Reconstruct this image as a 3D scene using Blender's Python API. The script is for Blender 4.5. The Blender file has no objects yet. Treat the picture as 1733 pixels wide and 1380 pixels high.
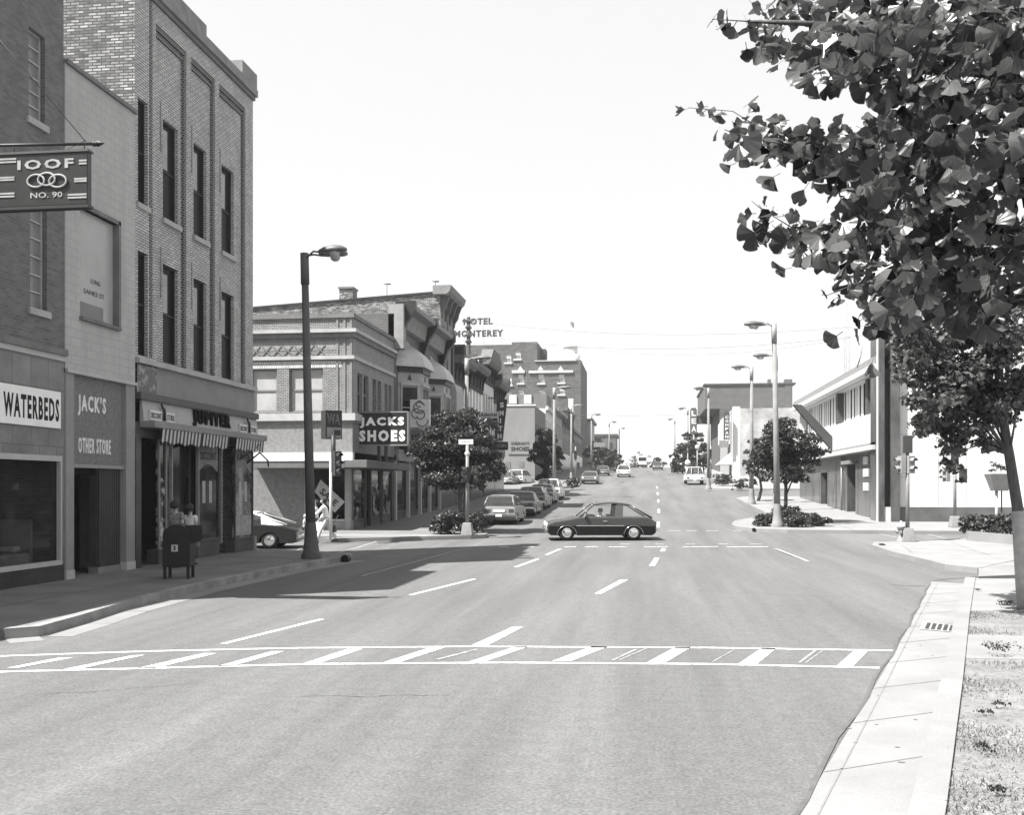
import bpy, bmesh, math, random
from mathutils import Vector, Matrix
S = bpy.context.scene
COL = S.collection
R = math.radians
# ---------------------------------------------------------------- camera
TH = math.atan(223.5 / 1700); CT, ST = math.cos(TH), math.sin(TH)
EYE = 2.2
cd = bpy.data.cameras.new('camera'); cam = bpy.data.objects.new('camera', cd); COL.objects.link(cam)
cam.location = (0, 0, EYE); cam.rotation_euler = (R(90), 0, TH)
cd.sensor_width = 36; cd.lens = 36 * 1700 / 1733; cd.shift_x = 0; cd.shift_y = 136 / 1733
cd.clip_start = .05; cd.clip_end = 4000
S.camera = cam
# ---------------------------------------------------------------- world and sun
SUN_EL, SUN_AZ = R(55.8), math.atan2(-.819, -.573)      # azimuth measured from +Y towards +X
w = bpy.data.worlds.new('World'); S.world = w; w.use_nodes = True
nt = w.node_tree; nt.nodes.clear()
sky = nt.nodes.new('ShaderNodeTexSky'); sky.sky_type = 'NISHITA'; sky.sun_disc = False
sky.sun_elevation = SUN_EL; sky.sun_rotation = SUN_AZ % (2 * math.pi)
sky.air_density = 1.0; sky.dust_density = 1.5; sky.ozone_density = 1.0
bw = nt.nodes.new('ShaderNodeRGBToBW'); bg = nt.nodes.new('ShaderNodeBackground'); out = nt.nodes.new('ShaderNodeOutputWorld')
bg.inputs['Strength'].default_value = .15
veil = nt.nodes.new('ShaderNodeMath'); veil.operation = 'POWER'; veil.inputs[1].default_value = .18   # thin white overcast veil evens the clear sky out
vm = nt.nodes.new('ShaderNodeMath'); vm.operation = 'MULTIPLY'; vm.inputs[1].default_value = 1.8
nt.links.new(sky.outputs[0], bw.inputs[0]); nt.links.new(bw.outputs[0], veil.inputs[0]); nt.links.new(veil.outputs[0], vm.inputs[0]); nt.links.new(vm.outputs[0], bg.inputs['Color']); nt.links.new(bg.outputs[0], out.inputs[0])
sl = bpy.data.lights.new('sun', 'SUN'); so = bpy.data.objects.new('sun', sl); COL.objects.link(so)
sl.energy = 5.0; sl.angle = R(.5); sl.color = (1, .985, .96)
sd = Vector((-.819 * math.cos(SUN_EL), -.573 * math.cos(SUN_EL), math.sin(SUN_EL)))
so.rotation_euler = sd.to_track_quat('Z', 'Y').to_euler(); so.location = (-30, -30, 60)
S.view_settings.view_transform = 'Standard'; S.view_settings.look = 'None'
S.view_settings.exposure = 1.6; S.view_settings.gamma = 1; S.view_settings.use_curve_mapping = False
S.cycles.max_bounces = 5; S.cycles.diffuse_bounces = 2; S.cycles.glossy_bounces = 2; S.cycles.transparent_max_bounces = 12
S.cycles.transmission_bounces = 3; S.cycles.volume_bounces = 0
S.cycles.use_denoising = True
# ---------------------------------------------------------------- ground model: a street that climbs a hill
FX, RX = -12.8, 11.8                                  # facade planes left and right
GP = [(-80,0),(34,0),(41,.12),(50,.34),(57,.52),(64,.75),(71,1.0),(78,1.26),(90,1.75),(113,2.7),(145,3.95),(175,5.15),(205,6.15),(230,6.8),(270,7.2),(400,6.3),(1500,0)]
def g(Y):
    for (a, b), (c, d) in zip(GP, GP[1:]):
        if Y <= c:
            return b + (d - b) * (max(Y, a) - a) / (c - a)
    return 0
def pt(px, py, yc):
    xc = (px - 866.5) / 1700 * yc
    return (xc * CT - yc * ST, xc * ST + yc * CT, EYE - (py - 826) / 1700 * yc)
def onX(px, py, X=FX):
    d = pt(px, py, 1.0); p = pt(px, py, X / d[0]); return p[1], p[2]
def onY(px, py, Y):
    d = pt(px, py, 1.0); p = pt(px, py, Y / d[1]); return p[0], p[2]
def gr(px, py, dz=0):                                 # where a line of sight meets the ground (measuring the photo)
    lo = 3.0
    while lo < 600:
        p = pt(px, py, lo)
        if p[2] <= g(p[1]) + dz: break
        lo += .02 + lo * .0005
    return p[0], p[1]
# ---------------------------------------------------------------- materials
MATS = {}
def M(name, v, v2=None, streak=0, bias=0, ns=3.0, rough=.8, spec=.3, metal=0, brick=None, bump=0, bs=30, contrast=.5, stretch=None, tint=(1,1,1), fine=0, emit=0, alpha=None):
    """grey procedural material: base value v, patchy mix towards v2 with noise of scale ns"""
    if name in MATS: return MATS[name]
    m = bpy.data.materials.new(name); m.use_nodes = True; n = m.node_tree.nodes; l = m.node_tree.links
    b = n['Principled BSDF']; b.inputs['Roughness'].default_value = rough; b.inputs['Metallic'].default_value = metal
    b.inputs['Specular IOR Level'].default_value = spec
    tc = n.new('ShaderNodeTexCoord'); vec = tc.outputs['Object']
    def rgb(x): return (x * tint[0], x * tint[1], x * tint[2], 1)
    def math_(op, a, c):
        q = n.new('ShaderNodeMath'); q.operation = op
        for i, x in enumerate((a, c)):
            if isinstance(x, (int, float)): q.inputs[i].default_value = x
            else: l.new(x, q.inputs[i])
        return q.outputs[0]
    def noise(scale, det=6, ro=.6, src=None):
        q = n.new('ShaderNodeTexNoise'); q.inputs['Scale'].default_value = scale; q.inputs['Detail'].default_value = det
        q.inputs['Roughness'].default_value = ro; l.new(src if src is not None else vec, q.inputs['Vector']); return q.outputs['Fac']
    if stretch:
        mp = n.new('ShaderNodeMapping'); mp.inputs['Scale'].default_value = stretch; l.new(vec, mp.inputs['Vector']); nv = mp.outputs[0]
    else: nv = vec
    def ramp(f, lo, hi):
        q = n.new('ShaderNodeMapRange'); q.inputs['From Min'].default_value = lo; q.inputs['From Max'].default_value = hi; l.new(f, q.inputs['Value']); return q.outputs[0]
    def mix(f, a, c):
        q = n.new('ShaderNodeMix'); q.data_type = 'RGBA'
        if isinstance(f, (int, float)): q.inputs[0].default_value = f
        else: l.new(f, q.inputs[0])
        for i, x in ((6, a), (7, c)):
            if isinstance(x, tuple): q.inputs[i].default_value = x
            else: l.new(x, q.inputs[i])
        return q.outputs[2]
    if v2 is None: v2 = v * .8
    f = ramp(noise(ns, src=nv), .5 + bias - contrast * .35, .5 + bias + contrast * .35)
    col = mix(f, rgb(v), rgb(v2))
    height = None
    if brick:
        bw_, bh, mort, mv, var = brick
        sx = n.new('ShaderNodeSeparateXYZ'); l.new(vec, sx.inputs[0])
        cx = n.new('ShaderNodeCombineXYZ'); l.new(math_('ADD', sx.outputs[0], sx.outputs[1]), cx.inputs[0]); l.new(sx.outputs[2], cx.inputs[1])
        bt = n.new('ShaderNodeTexBrick'); bt.inputs['Scale'].default_value = 1; bt.inputs['Brick Width'].default_value = bw_
        bt.inputs['Row Height'].default_value = bh; bt.inputs['Mortar Size'].default_value = mort; bt.inputs['Mortar Smooth'].default_value = .2
        bt.inputs['Color1'].default_value = (1 - var, 1 - var, 1 - var, 1); bt.inputs['Color2'].default_value = (1 + var, 1 + var, 1 + var, 1)
        bt.inputs['Mortar'].default_value = (1, 1, 1, 1); l.new(cx.outputs[0], bt.inputs['Vector'])
        mu = n.new('ShaderNodeMix'); mu.data_type = 'RGBA'; mu.blend_type = 'MULTIPLY'; mu.inputs[0].default_value = 1
        l.new(col, mu.inputs[6]); l.new(bt.outputs['Color'], mu.inputs[7])
        col = mix(bt.outputs['Fac'], mu.outputs[2], rgb(mv)); height = math_('SUBTRACT', 1, bt.outputs['Fac'])
    if streak:
        mp = n.new('ShaderNodeMapping'); mp.inputs['Scale'].default_value = (1.1, .035, 1); l.new(vec, mp.inputs['Vector'])
        sn = ramp(noise(1.0, 5, .65, mp.outputs[0]), .3, .7); mu = n.new('ShaderNodeMix'); mu.data_type = 'RGBA'; mu.blend_type = 'MULTIPLY'; mu.inputs[0].default_value = 1
        l.new(col, mu.inputs[6]); l.new(mix(sn, (1 - streak,) * 3 + (1,), (1 + streak * .6,) * 3 + (1,)), mu.inputs[7]); col = mu.outputs[2]
        f2 = ramp(noise(5.5, 10, .8), .36, .64); mu = n.new('ShaderNodeMix'); mu.data_type = 'RGBA'; mu.blend_type = 'MULTIPLY'; mu.inputs[0].default_value = 1
        l.new(col, mu.inputs[6]); l.new(mix(f2, (.86,) * 3 + (1,), (1.12,) * 3 + (1,)), mu.inputs[7]); col = mu.outputs[2]
    if fine:
        fn = ramp(noise(bs * 2, 3, .7), .25, .75); mu = n.new('ShaderNodeMix'); mu.data_type = 'RGBA'; mu.blend_type = 'MULTIPLY'; mu.inputs[0].default_value = 1
        l.new(col, mu.inputs[6]); l.new(mix(fn, (1 - fine,) * 3 + (1,), (1 + fine,) * 3 + (1,)), mu.inputs[7]); col = mu.outputs[2]
    l.new(col, b.inputs['Base Color'])
    if bump:
        bp = n.new('ShaderNodeBump'); bp.inputs['Strength'].default_value = bump; bp.inputs['Distance'].default_value = .02
        hn = noise(bs, 4)
        if height is not None: hn = math_('ADD', hn, height)
        l.new(hn, bp.inputs['Height']); l.new(bp.outputs[0], b.inputs['Normal'])
    if emit:
        b.inputs['Emission Color'].default_value = rgb(1); b.inputs['Emission Strength'].default_value = emit
    if alpha is not None: b.inputs['Alpha'].default_value = alpha
    MATS[name] = m; return m
def leafmat(name, v, v2, trans=.35, rough=.45, spec=.4):
    if name in MATS: return MATS[name]
    m = bpy.data.materials.new(name); m.use_nodes = True; n = m.node_tree.nodes; l = m.node_tree.links
    b = n['Principled BSDF']; b.inputs['Roughness'].default_value = rough; b.inputs['Specular IOR Level'].default_value = spec
    g_ = n.new('ShaderNodeNewGeometry'); mx = n.new('ShaderNodeMix'); mx.data_type = 'RGBA'
    mx.inputs[6].default_value = (v, v, v, 1); mx.inputs[7].default_value = (v2, v2, v2, 1)
    l.new(g_.outputs['Random Per Island'], mx.inputs[0]); l.new(mx.outputs[2], b.inputs['Base Color'])
    tr = n.new('ShaderNodeBsdfTranslucent'); l.new(mx.outputs[2], tr.inputs['Color'])
    ms = n.new('ShaderNodeMixShader'); ms.inputs[0].default_value = trans
    l.new(b.outputs[0], ms.inputs[1]); l.new(tr.outputs[0], ms.inputs[2]); l.new(ms.outputs[0], n['Material Output'].inputs['Surface'])
    MATS[name] = m; return m
asphalt = M('asphalt', .138, .083, ns=.42, rough=.9, spec=.2, bump=.35, bs=16, stretch=(1.5, .2, 1), contrast=.95, fine=.42, streak=.2)
asphalt_side = M('asphalt_side', .12, .09, ns=.8, rough=.9, spec=.2, bump=.2, bs=50, fine=.12)
concrete = M('concrete', .21, .16, ns=.9, rough=.9, spec=.2, bump=.15, bs=40, fine=.07)
concrete_white = M('concrete_white', .215, .175, ns=1.1, rough=.9, spec=.2, bump=.15, bs=20, fine=.1)
walkdark = M('walk_concrete', .17, .12, ns=.8, rough=.9, spec=.2, bump=.25, bs=14, fine=.22)
curbm = M('kerb_concrete', .27, .15, ns=1.6, rough=.9, spec=.2, bump=.2, bs=30, fine=.12)
paint = M('road_paint', .55, .17, ns=11, rough=.8, contrast=.35, bias=.09, fine=.15)
paint_worn = M('road_paint_worn', .34, .13, ns=8, rough=.8, contrast=.5, fine=.15)
black = M('black', .025, .02, rough=.5)
dark = M('dark_interior', .008, .012, rough=.9, spec=.1)
glassd = M('dark_glass', .008, .035, ns=1.3, rough=.08, spec=.15, contrast=.4, bias=.06)
glassu = M('upper_glass', .014, .01, ns=1.2, rough=.3, spec=.06)
white = M('white_paint', .6, .52, ns=2, rough=.5)
offwhite = M('off_white', .6, .5, ns=2, rough=.6)
lightm = M('light_grey_paint', .42, .36, ns=2, rough=.6)
midm = M('mid_grey_paint', .2, .16, ns=2, rough=.6)
darkm = M('dark_grey_paint', .07, .055, ns=2, rough=.5)
metal = M('galvanised_metal', .25, .18, ns=3, rough=.5, spec=.5)
polem = M('pole_concrete', .2, .15, ns=3, rough=.8, fine=.1)
poledark = M('pole_dark', .09, .065, ns=3, rough=.7, fine=.1)
chrome = M('chrome', .75, .7, rough=.18, metal=1)
bark = M('bark', .1, .05, ns=9, rough=.9, bump=.6, bs=18, stretch=(3, 3, .6))
# ---------------------------------------------------------------- mesh helpers
class PL:
    """a vertical plane: u along it, z up, d outwards"""
    def __init__(s, o, u, n): s.o, s.u, s.n = Vector(o), Vector(u), Vector(n)
    def __call__(s, u, z, d=0): p = s.o + s.u * u + s.n * d; return (p.x, p.y, p.z + z)
LEFT = PL((FX, 0, 0), (0, 1, 0), (1, 0, 0))
RIGHT = PL((RX, 0, 0), (0, 1, 0), (-1, 0, 0))
def FR(Y): return PL((0, Y, 0), (1, 0, 0), (0, -1, 0))
GZ = PL((0, 0, 0), (1, 0, 0), (0, 1, 0))
class MB:
    def __init__(s): s.v, s.f, s.m, s.cur, s.sm = [], [], [], 0, []
    def poly(s, pts, smooth=False):
        b = len(s.v); s.v += [tuple(p) for p in pts]; s.f.append(tuple(range(b, b + len(pts)))); s.m.append(s.cur); s.sm.append(smooth); return s
    def faces(s, vs, fs, smooth=False):
        b = len(s.v); s.v += [tuple(p) for p in vs]
        for f in fs: s.f.append(tuple(b + i for i in f)); s.m.append(s.cur); s.sm.append(smooth)
        return s
    def hexa(s, c):                                   # 8 corners: 0-3 one side, 4-7 the other
        return s.faces(c, [(0, 3, 2, 1), (4, 5, 6, 7), (0, 1, 5, 4), (1, 2, 6, 5), (2, 3, 7, 6), (3, 0, 4, 7)])
    def box(s, x0, x1, y0, y1, z0, z1):
        return s.hexa([(x0,y0,z0),(x1,y0,z0),(x1,y1,z0),(x0,y1,z0),(x0,y0,z1),(x1,y0,z1),(x1,y1,z1),(x0,y1,z1)])
    def pbox(s, P, u0, u1, z0, z1, d0, d1):
        return s.hexa([P(u0,z0,d0),P(u1,z0,d0),P(u1,z1,d0),P(u0,z1,d0),P(u0,z0,d1),P(u1,z0,d1),P(u1,z1,d1),P(u0,z1,d1)])
    def prism(s, P, pts, d0, d1):                     # outline (u,z) given thickness
        n = len(pts); vs = [P(u, z, d0) for u, z in pts] + [P(u, z, d1) for u, z in pts]
        return s.faces(vs, [tuple(range(n - 1, -1, -1)), tuple(range(n, 2 * n))] + [(i, (i + 1) % n, n + (i + 1) % n, n + i) for i in range(n)])
    def tube(s, pts, rad, n=8, smooth=True, caps=True):
        pts = [Vector(p) for p in pts]; k = len(pts)
        if not isinstance(rad, (list, tuple)): rad = [rad] * k
        vs = []; prev = None
        for i, p in enumerate(pts):
            t = (pts[min(i + 1, k - 1)] - pts[max(i - 1, 0)]).normalized()
            if prev is None: a = t.orthogonal().normalized()
            else:
                a = prev - t * prev.dot(t)
                a = a.normalized() if a.length > 1e-6 else t.orthogonal().normalized()
            prev = a; b = t.cross(a)
            for j in range(n):
                q = 2 * math.pi * j / n; vs.append(p + (a * math.cos(q) + b * math.sin(q)) * rad[i])
        fs = [(i * n + j, i * n + (j + 1) % n, (i + 1) * n + (j + 1) % n, (i + 1) * n + j) for i in range(k - 1) for j in range(n)]
        s.faces(vs, fs, smooth)
        if caps:
            b = len(s.v) - len(vs); s.f.append(tuple(b + j for j in range(n - 1, -1, -1))); s.f.append(tuple(b + (k - 1) * n + j for j in range(n)))
            s.m += [s.cur] * 2; s.sm += [False] * 2
        return s
    def lathe(s, c, prof, n=12, smooth=True, axis='z'):  # prof: (radius, height)
        vs = []
        for r_, h in prof:
            for j in range(n):
                q = 2 * math.pi * j / n; a, b = r_ * math.cos(q), r_ * math.sin(q)
                vs.append((c[0] + a, c[1] + b, c[2] + h) if axis == 'z' else ((c[0] + a, c[1] + h, c[2] + b) if axis == 'y' else (c[0] + h, c[1] + a, c[2] + b)))
        k = len(prof)
        return s.faces(vs, [(i * n + j, i * n + (j + 1) % n, (i + 1) * n + (j + 1) % n, (i + 1) * n + j) for i in range(k - 1) for j in range(n)], smooth)
    def wall(s, P, u0, u1, z0, z1, ops=(), depth=.18, d=0):
        """skin with rectangular openings (u0,u1,z0,z1) and their reveals"""
        us = sorted({u0, u1} | {x for o in ops for x in o[:2]}); zs = sorted({z0, z1} | {x for o in ops for x in o[2:4]})
        for a, b in zip(us, us[1:]):
            for c, e in zip(zs, zs[1:]):
                mu, mz = (a + b) / 2, (c + e) / 2
                if any(o[0] < mu < o[1] and o[2] < mz < o[3] for o in ops): continue
                s.poly([P(a, c, d), P(b, c, d), P(b, e, d), P(a, e, d)])
        for a, b, c, e in [o[:4] for o in ops]:
            for q in (((a, c), (a, e)), ((b, c), (b, e)), ((a, c), (b, c)), ((a, e), (b, e))):
                s.poly([P(*q[0], d), P(*q[1], d), P(*q[1], d - depth), P(*q[0], d - depth)])
        return s
    def build(s, name, mats, parent=None, bevel=0, recalc=True, world=True):
        me = bpy.data.meshes.new(name)
        vs = s.v
        if parent is not None and world:
            L = parent_loc(parent); vs = [(x - L[0], y - L[1], z - L[2]) for x, y, z in vs]
        me.from_pydata(vs, [], s.f); me.polygons.foreach_set('material_index', s.m); me.polygons.foreach_set('use_smooth', s.sm)
        if not isinstance(mats, (list, tuple)): mats = [mats]
        for m in mats: me.materials.append(m)
        if recalc:
            bm = bmesh.new(); bm.from_mesh(me); bmesh.ops.recalc_face_normals(bm, faces=bm.faces); bm.to_mesh(me); bm.free()
        o = bpy.data.objects.new(name, me); COL.objects.link(o)
        if parent is not None: o.parent = parent
        if bevel:
            b = o.modifiers.new('bevel', 'BEVEL'); b.width = bevel; b.segments = 2; b.limit_method = 'ANGLE'; b.angle_limit = R(40)
        return o
def parent_loc(p):
    v = Vector((0, 0, 0))
    while p is not None: v = v + p.location; p = p.parent
    return v
def tag(o, label, cat=None, group=None, kind=None):
    if label: o['label'] = label
    if cat: o['category'] = cat
    if group: o['group'] = group
    if kind: o['kind'] = kind
    return o
def thing(name, loc, label, cat, group=None, rz=0):
    o = bpy.data.objects.new(name, None); COL.objects.link(o); o.location = loc; o.rotation_euler = (0, 0, rz); o.empty_display_size = .2
    return tag(o, label, cat, group)
def struct(name, mb, mat): return tag(mb.build(name, mat), None, kind='structure')
def copy_tree(o, parent=None):
    c = o.copy(); COL.objects.link(c)
    if parent is not None: c.parent = parent
    for ch in list(o.children): copy_tree(ch, c)
    return c
def place(proto, used, loc, label, group=None, rz=0, cat=None):
    o = proto if not used else copy_tree(proto)
    o.location = loc; o.rotation_euler = (0, 0, rz); o['label'] = label
    if group: o['group'] = group
    return o
def text(body, P, u, z, h, width=None, world=True, d=.03, mat=None, parent=None, name='lettering', bold=.02, thick=.015, shear=0, rot=0, space=1.0, line=.9, vertical=False):
    cu = bpy.data.curves.new(name, 'FONT'); cu.body = '\n'.join(body) if vertical else body
    cu.size = 1; cu.offset = bold; cu.extrude = .0; cu.shear = shear; cu.space_character = space; cu.space_line = line; cu.resolution_u = 2
    cu.align_x = 'CENTER' if vertical else 'LEFT'
    o = bpy.data.objects.new(name, cu); COL.objects.link(o)
    bpy.context.view_layer.update()
    me = bpy.data.meshes.new_from_object(o.evaluated_get(bpy.context.evaluated_depsgraph_get()))
    bpy.data.objects.remove(o); bpy.data.curves.remove(cu)
    xs = [v.co.x for v in me.vertices]; ys = [v.co.y for v in me.vertices]
    x0, x1, y0, y1 = min(xs), max(xs), min(ys), max(ys)
    sy = h / (y1 - y0); sx = sy if width is None else width / (x1 - x0)
    co = [v.co.copy() for v in me.vertices]; fs = [tuple(p.vertices) for p in me.polygons]; bpy.data.meshes.remove(me)
    def T(c, dd):
        a, b = (c.x - x0) * sx, (c.y - y0) * sy
        if rot: a, b = a * math.cos(rot) - b * math.sin(rot), a * math.sin(rot) + b * math.cos(rot)
        return P(u + a, z + b, dd)
    mb = MB(); mb.faces([T(c, d) for c in co], fs)
    # sides so that the letters have thickness
    ec = {}
    for f in fs:
        for i in range(len(f)):
            e = (f[i], f[(i + 1) % len(f)]); ec[tuple(sorted(e))] = ec.get(tuple(sorted(e)), 0) + 1
    for (a, b), c in ec.items():
        if c == 1: mb.poly([T(co[a], d), T(co[b], d), T(co[b], d - thick), T(co[a], d - thick)])
    return mb.build(name, mat or white, parent, recalc=False, world=world)
def window(parent, P, u0, u1, z0, z1, depth=.15, fw=.05, fm=None, gm=None, rails=(.5,), mull=(), sill=True, sm=None, sd=.08, sh=.1, blind=None, so=.08, frame=True):
    """glass pane as the window part, frame, sill and blind as its sub-parts"""
    w_ = MB().pbox(P, u0, u1, z0, z1, -depth - .04, -depth).build('window', gm or glassd, parent)
    if frame:
        f = MB()
        f.pbox(P, u0, u0 + fw, z0, z1, -depth + .002, -depth + .05); f.pbox(P, u1 - fw, u1, z0, z1, -depth + .002, -depth + .05)
        f.pbox(P, u0 + fw, u1 - fw, z1 - fw, z1, -depth + .002, -depth + .05); f.pbox(P, u0 + fw, u1 - fw, z0, z0 + fw, -depth + .002, -depth + .05)
        for r_ in rails: zz = z0 + (z1 - z0) * r_; f.pbox(P, u0 + fw, u1 - fw, zz - fw * .5, zz + fw * .5, -depth + .002, -depth + .04)
        for r_ in mull: uu = u0 + (u1 - u0) * r_; f.pbox(P, uu - fw * .4, uu + fw * .4, z0 + fw, z1 - fw, -depth + .001, -depth + .035)
        f.build('frame', fm or darkm, w_)
    if sill: MB().pbox(P, u0 - so, u1 + so, z0 - sh, z0, -depth, sd).build('sill', sm or lightm, w_)
    if blind: MB().pbox(P, u0 + fw + .01, u1 - fw - .01, z0 + (z1 - z0) * blind[0], z1 - fw - .01, -depth + .0005, -depth + .0015).build('blind', blind[1], w_)
    return w_
def slab(name, poly, dz, mat, h=.3, skirt=True, kind='structure'):
    """a paved sheet following the slope of the ground, with vertical edges"""
    from mathutils.geometry import tessellate_polygon
    bm = bmesh.new(); vs = [bm.verts.new((x, y, 0)) for x, y in poly]
    for t_ in tessellate_polygon([[Vector((x, y, 0)) for x, y in poly]]):
        if len(set(t_)) == 3: bm.faces.new([vs[i] for i in t_])
    bm.normal_update()
    y0, y1 = min(p[1] for p in poly), max(p[1] for p in poly)
    for a, _ in GP:
        if y0 < a < y1:
            bmesh.ops.bisect_plane(bm, geom=bm.verts[:] + bm.edges[:] + bm.faces[:], plane_co=(0, a, 0), plane_no=(0, 1, 0))
    bmesh.ops.triangulate(bm, faces=bm.faces[:]); bm.normal_update()
    for f in bm.faces:
        if f.normal.z < 0: f.normal_flip()
    tops_ = set(bm.faces)
    if skirt:
        bd = [e for e in bm.edges if len(e.link_faces) == 1]
        r_ = bmesh.ops.extrude_edge_only(bm, edges=bd); nv = {v for v in r_['geom'] if isinstance(v, bmesh.types.BMVert)}
    else: nv = set()
    for v in bm.verts: v.co.z = g(v.co.y) + dz - (h if v in nv else 0)
    if skirt: bmesh.ops.recalc_face_normals(bm, faces=[f for f in bm.faces if f not in tops_])
    me = bpy.data.meshes.new(name); bm.to_mesh(me); bm.free(); me.materials.append(mat)
    o = bpy.data.objects.new(name, me); COL.objects.link(o)
    if kind: o['kind'] = kind
    return o
def strip(a, b, wd):
    """ground quad around a segment"""
    a, b = Vector((a[0], a[1])), Vector((b[0], b[1])); t = (b - a).normalized(); n = Vector((-t.y, t.x)) * wd / 2
    return [tuple(a - n), tuple(b - n), tuple(b + n), tuple(a + n)]
def marks(name, quads, mat, dz=.008):
    mb = MB()
    for q in quads:
        n = max(1, int(max(abs(q[1][1] - q[0][1]), abs(q[1][0] - q[0][0])) / 3))
        for i in range(n):
            def L(a, b, t): return (a[0] + (b[0] - a[0]) * t, a[1] + (b[1] - a[1]) * t)
            c = [L(q[0], q[1], i / n), L(q[0], q[1], (i + 1) / n), L(q[3], q[2], (i + 1) / n), L(q[3], q[2], i / n)]
            mb.poly([(x, y, g(y) + dz) for x, y in c])
    return struct(name, mb, mat)
# ================================================================= SETTING: ground, streets, pavements
def sheet(name, x0, x1, ys, dz, mat):
    mb = MB()
    for a, b in zip(ys, ys[1:]): mb.poly([(x0, a, g(a) + dz), (x1, a, g(a) + dz), (x1, b, g(b) + dz), (x0, b, g(b) + dz)])
    return struct(name, mb, mat)
YS = [a for a, _ in GP]
sheet('ground', -900, 900, YS, -.06, concrete)
sheet('road', -70, 70, [-30, 34, 41, 50, 57, 64, 71, 78, 90, 113, 145, 175, 205, 230, 270, 400], 0, asphalt)
P = lambda *q: [gr(x, y, .15) for x, y in q]
# left pavement before the side street
near_walk = [(-40, -20), (-11.3, -20), (-11.3, 13.5), (-9.2, 13.5), (-8.86, 13.8), (-9.0, 15.2), (-9.24, 16.8), (-9.42, 20.2), (-9.3, 25), (-9.0, 28), (-8.75, 29.5), (-9.1, 30.4), (-10.4, 31.3), (-12.3, 32.3), (-40, 33.2)]
slab('pavement', near_walk, .15, walkdark)
def curb(name, line, wd=.16, dz=.156, mat=curbm, side=1, inset=0):
    """separate kerb stone laid proud of the pavement edge"""
    mb = MB(); n = len(line)
    def off(i, k):
        a = Vector(line[max(i - 1, 0)]); b = Vector(line[min(i + 1, n - 1)]); t = (b - a).normalized(); p = Vector(line[i]) + Vector((-t.y, t.x)) * k * side
        return p
    for i in range(n - 1):
        a, b, c, d = off(i, -.012), off(i + 1, -.012), off(i + 1, wd), off(i, wd)
        top = [(p.x, p.y, g(p.y) + dz) for p in (a, b, c, d)]; bot = [(p.x, p.y, g(p.y) - .1) for p in (a, b, c, d)]
        mb.hexa(bot + top)
    return struct(name, mb, mat)
curb('kerb', near_walk[3:14], side=1)
# concrete gutter beside it
def gutter(name, line, wd, mat, side=-1):
    mb = MB()
    for i in range(len(line) - 1):
        a, b = Vector(line[i]), Vector(line[i + 1]); t = (b - a).normalized(); nn = Vector((-t.y, t.x)) * side * wd
        pa, pb = a + nn, b + nn
        mb.poly([(p.x, p.y, g(p.y) + .004) for p in (a, b, pb, pa)])
    return struct(name, mb, mat)
gutter('gutter', near_walk[3:11], .5, concrete)
# left corner beyond the side street, with the bulb for the lamp and bush
XC = -8.45
far_walk = [(-60, 38.2), (-12, 38.0), (-8.6, 39.5), (-7.0, 40.3), (-6.5, 40.9), (-6.55, 41.8), (-7.4, 43.4), (XC, 45.5), (XC, 95), (XC + .0, 99), (-7.0, 101), (-6.7, 104), (-6.9, 108), (XC, 112), (XC, 300), (-60, 300)]
slab('pavement', far_walk, .15, walkdark)
curb('kerb', far_walk[0:15], side=1, mat=concrete_white)
# paler strip along the side street, sunlight put into its colour
marks('pavement', [[(-30, 38.22), (-8.75, 39.6), (-8.2, 40.6), (-30, 40.2)]], concrete_white, .156)
# right side
rk = [gr(*q, 0) for q in ((1365, 1358), (1500, 1130), (1545, 1050), (1565, 1010), (1577, 985))]
rk = [(-.9, 1.0), (.2, 4)] + rk
rc = [(.0, 1.0), (1.0, 4)] + [gr(*q, .15) for q in ((1600, 1358), (1628, 1150), (1640, 1040), (1650, 978))]
rc = [(x - .2, y) for x, y in rc]
slab('gutter', rk + rc[::-1], .004, concrete_white, skirt=False)
curb('kerb', rc, wd=.2, dz=.155, mat=concrete_white, side=-1)
o2 = [(x + .2, y) for x, y in rc]
verge = o2 + [(o2[-1][0] + 9, o2[-1][1] + 1.0), (20, 1.0)]
slab('ground', verge, .13, M('verge_soil', .22, .1, ns=1.3, rough=.95, spec=.1, bump=1, bs=9, fine=.35, contrast=.9))
def pave_between(ya, yb):
    xa = np_i(ya); xb = np_i(yb); slab('paving', [(xa, ya), (xa + 9, ya + .4), (xb + 9, yb + .4), (xb, yb)], .137, concrete_white, h=.05)
def np_i(y):
    for (a, b), (c, d) in zip(o2, o2[1:]):
        if y <= d: return a + (c - a) * (y - b) / (d - b)
    return o2[-1][0]
pave_between(12.75, 14.75); pave_between(17.7, o2[-1][1] - .1)
# wide right pavement of the verge
slab('pavement', [(6.2, -10), (30, -10), (30, 25), (12.2, 25), (9.0, 16)], .145, concrete_white)
# right corner bulb with hydrant and signal
bulb = [gr(x, y, .15) for x, y in ((1900, 926), (1770, 938), (1700, 952), (1655, 962), (1600, 956), (1560, 946), (1510, 934), (1476, 923), (1480, 918), (1540, 916), (1620, 913), (1700, 907))]
bulb = bulb + [(40, 41.5), (40, 36.0)]
slab('pavement', bulb, .15, concrete_white)
curb('kerb', bulb[3:12], side=-1, mat=concrete_white)
slab('driveway', [gr(1578, 984), gr(1600, 958), gr(1655, 963), gr(1655, 977)], .008, asphalt_side, skirt=False)
slab('driveway', [gr(1656, 962, .15), gr(1700, 952.5, .15), gr(1770, 938.5, .15), gr(1900, 926.5, .15), gr(1900, 966, .15), gr(1656, 976, .15)], .147, concrete)
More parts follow.
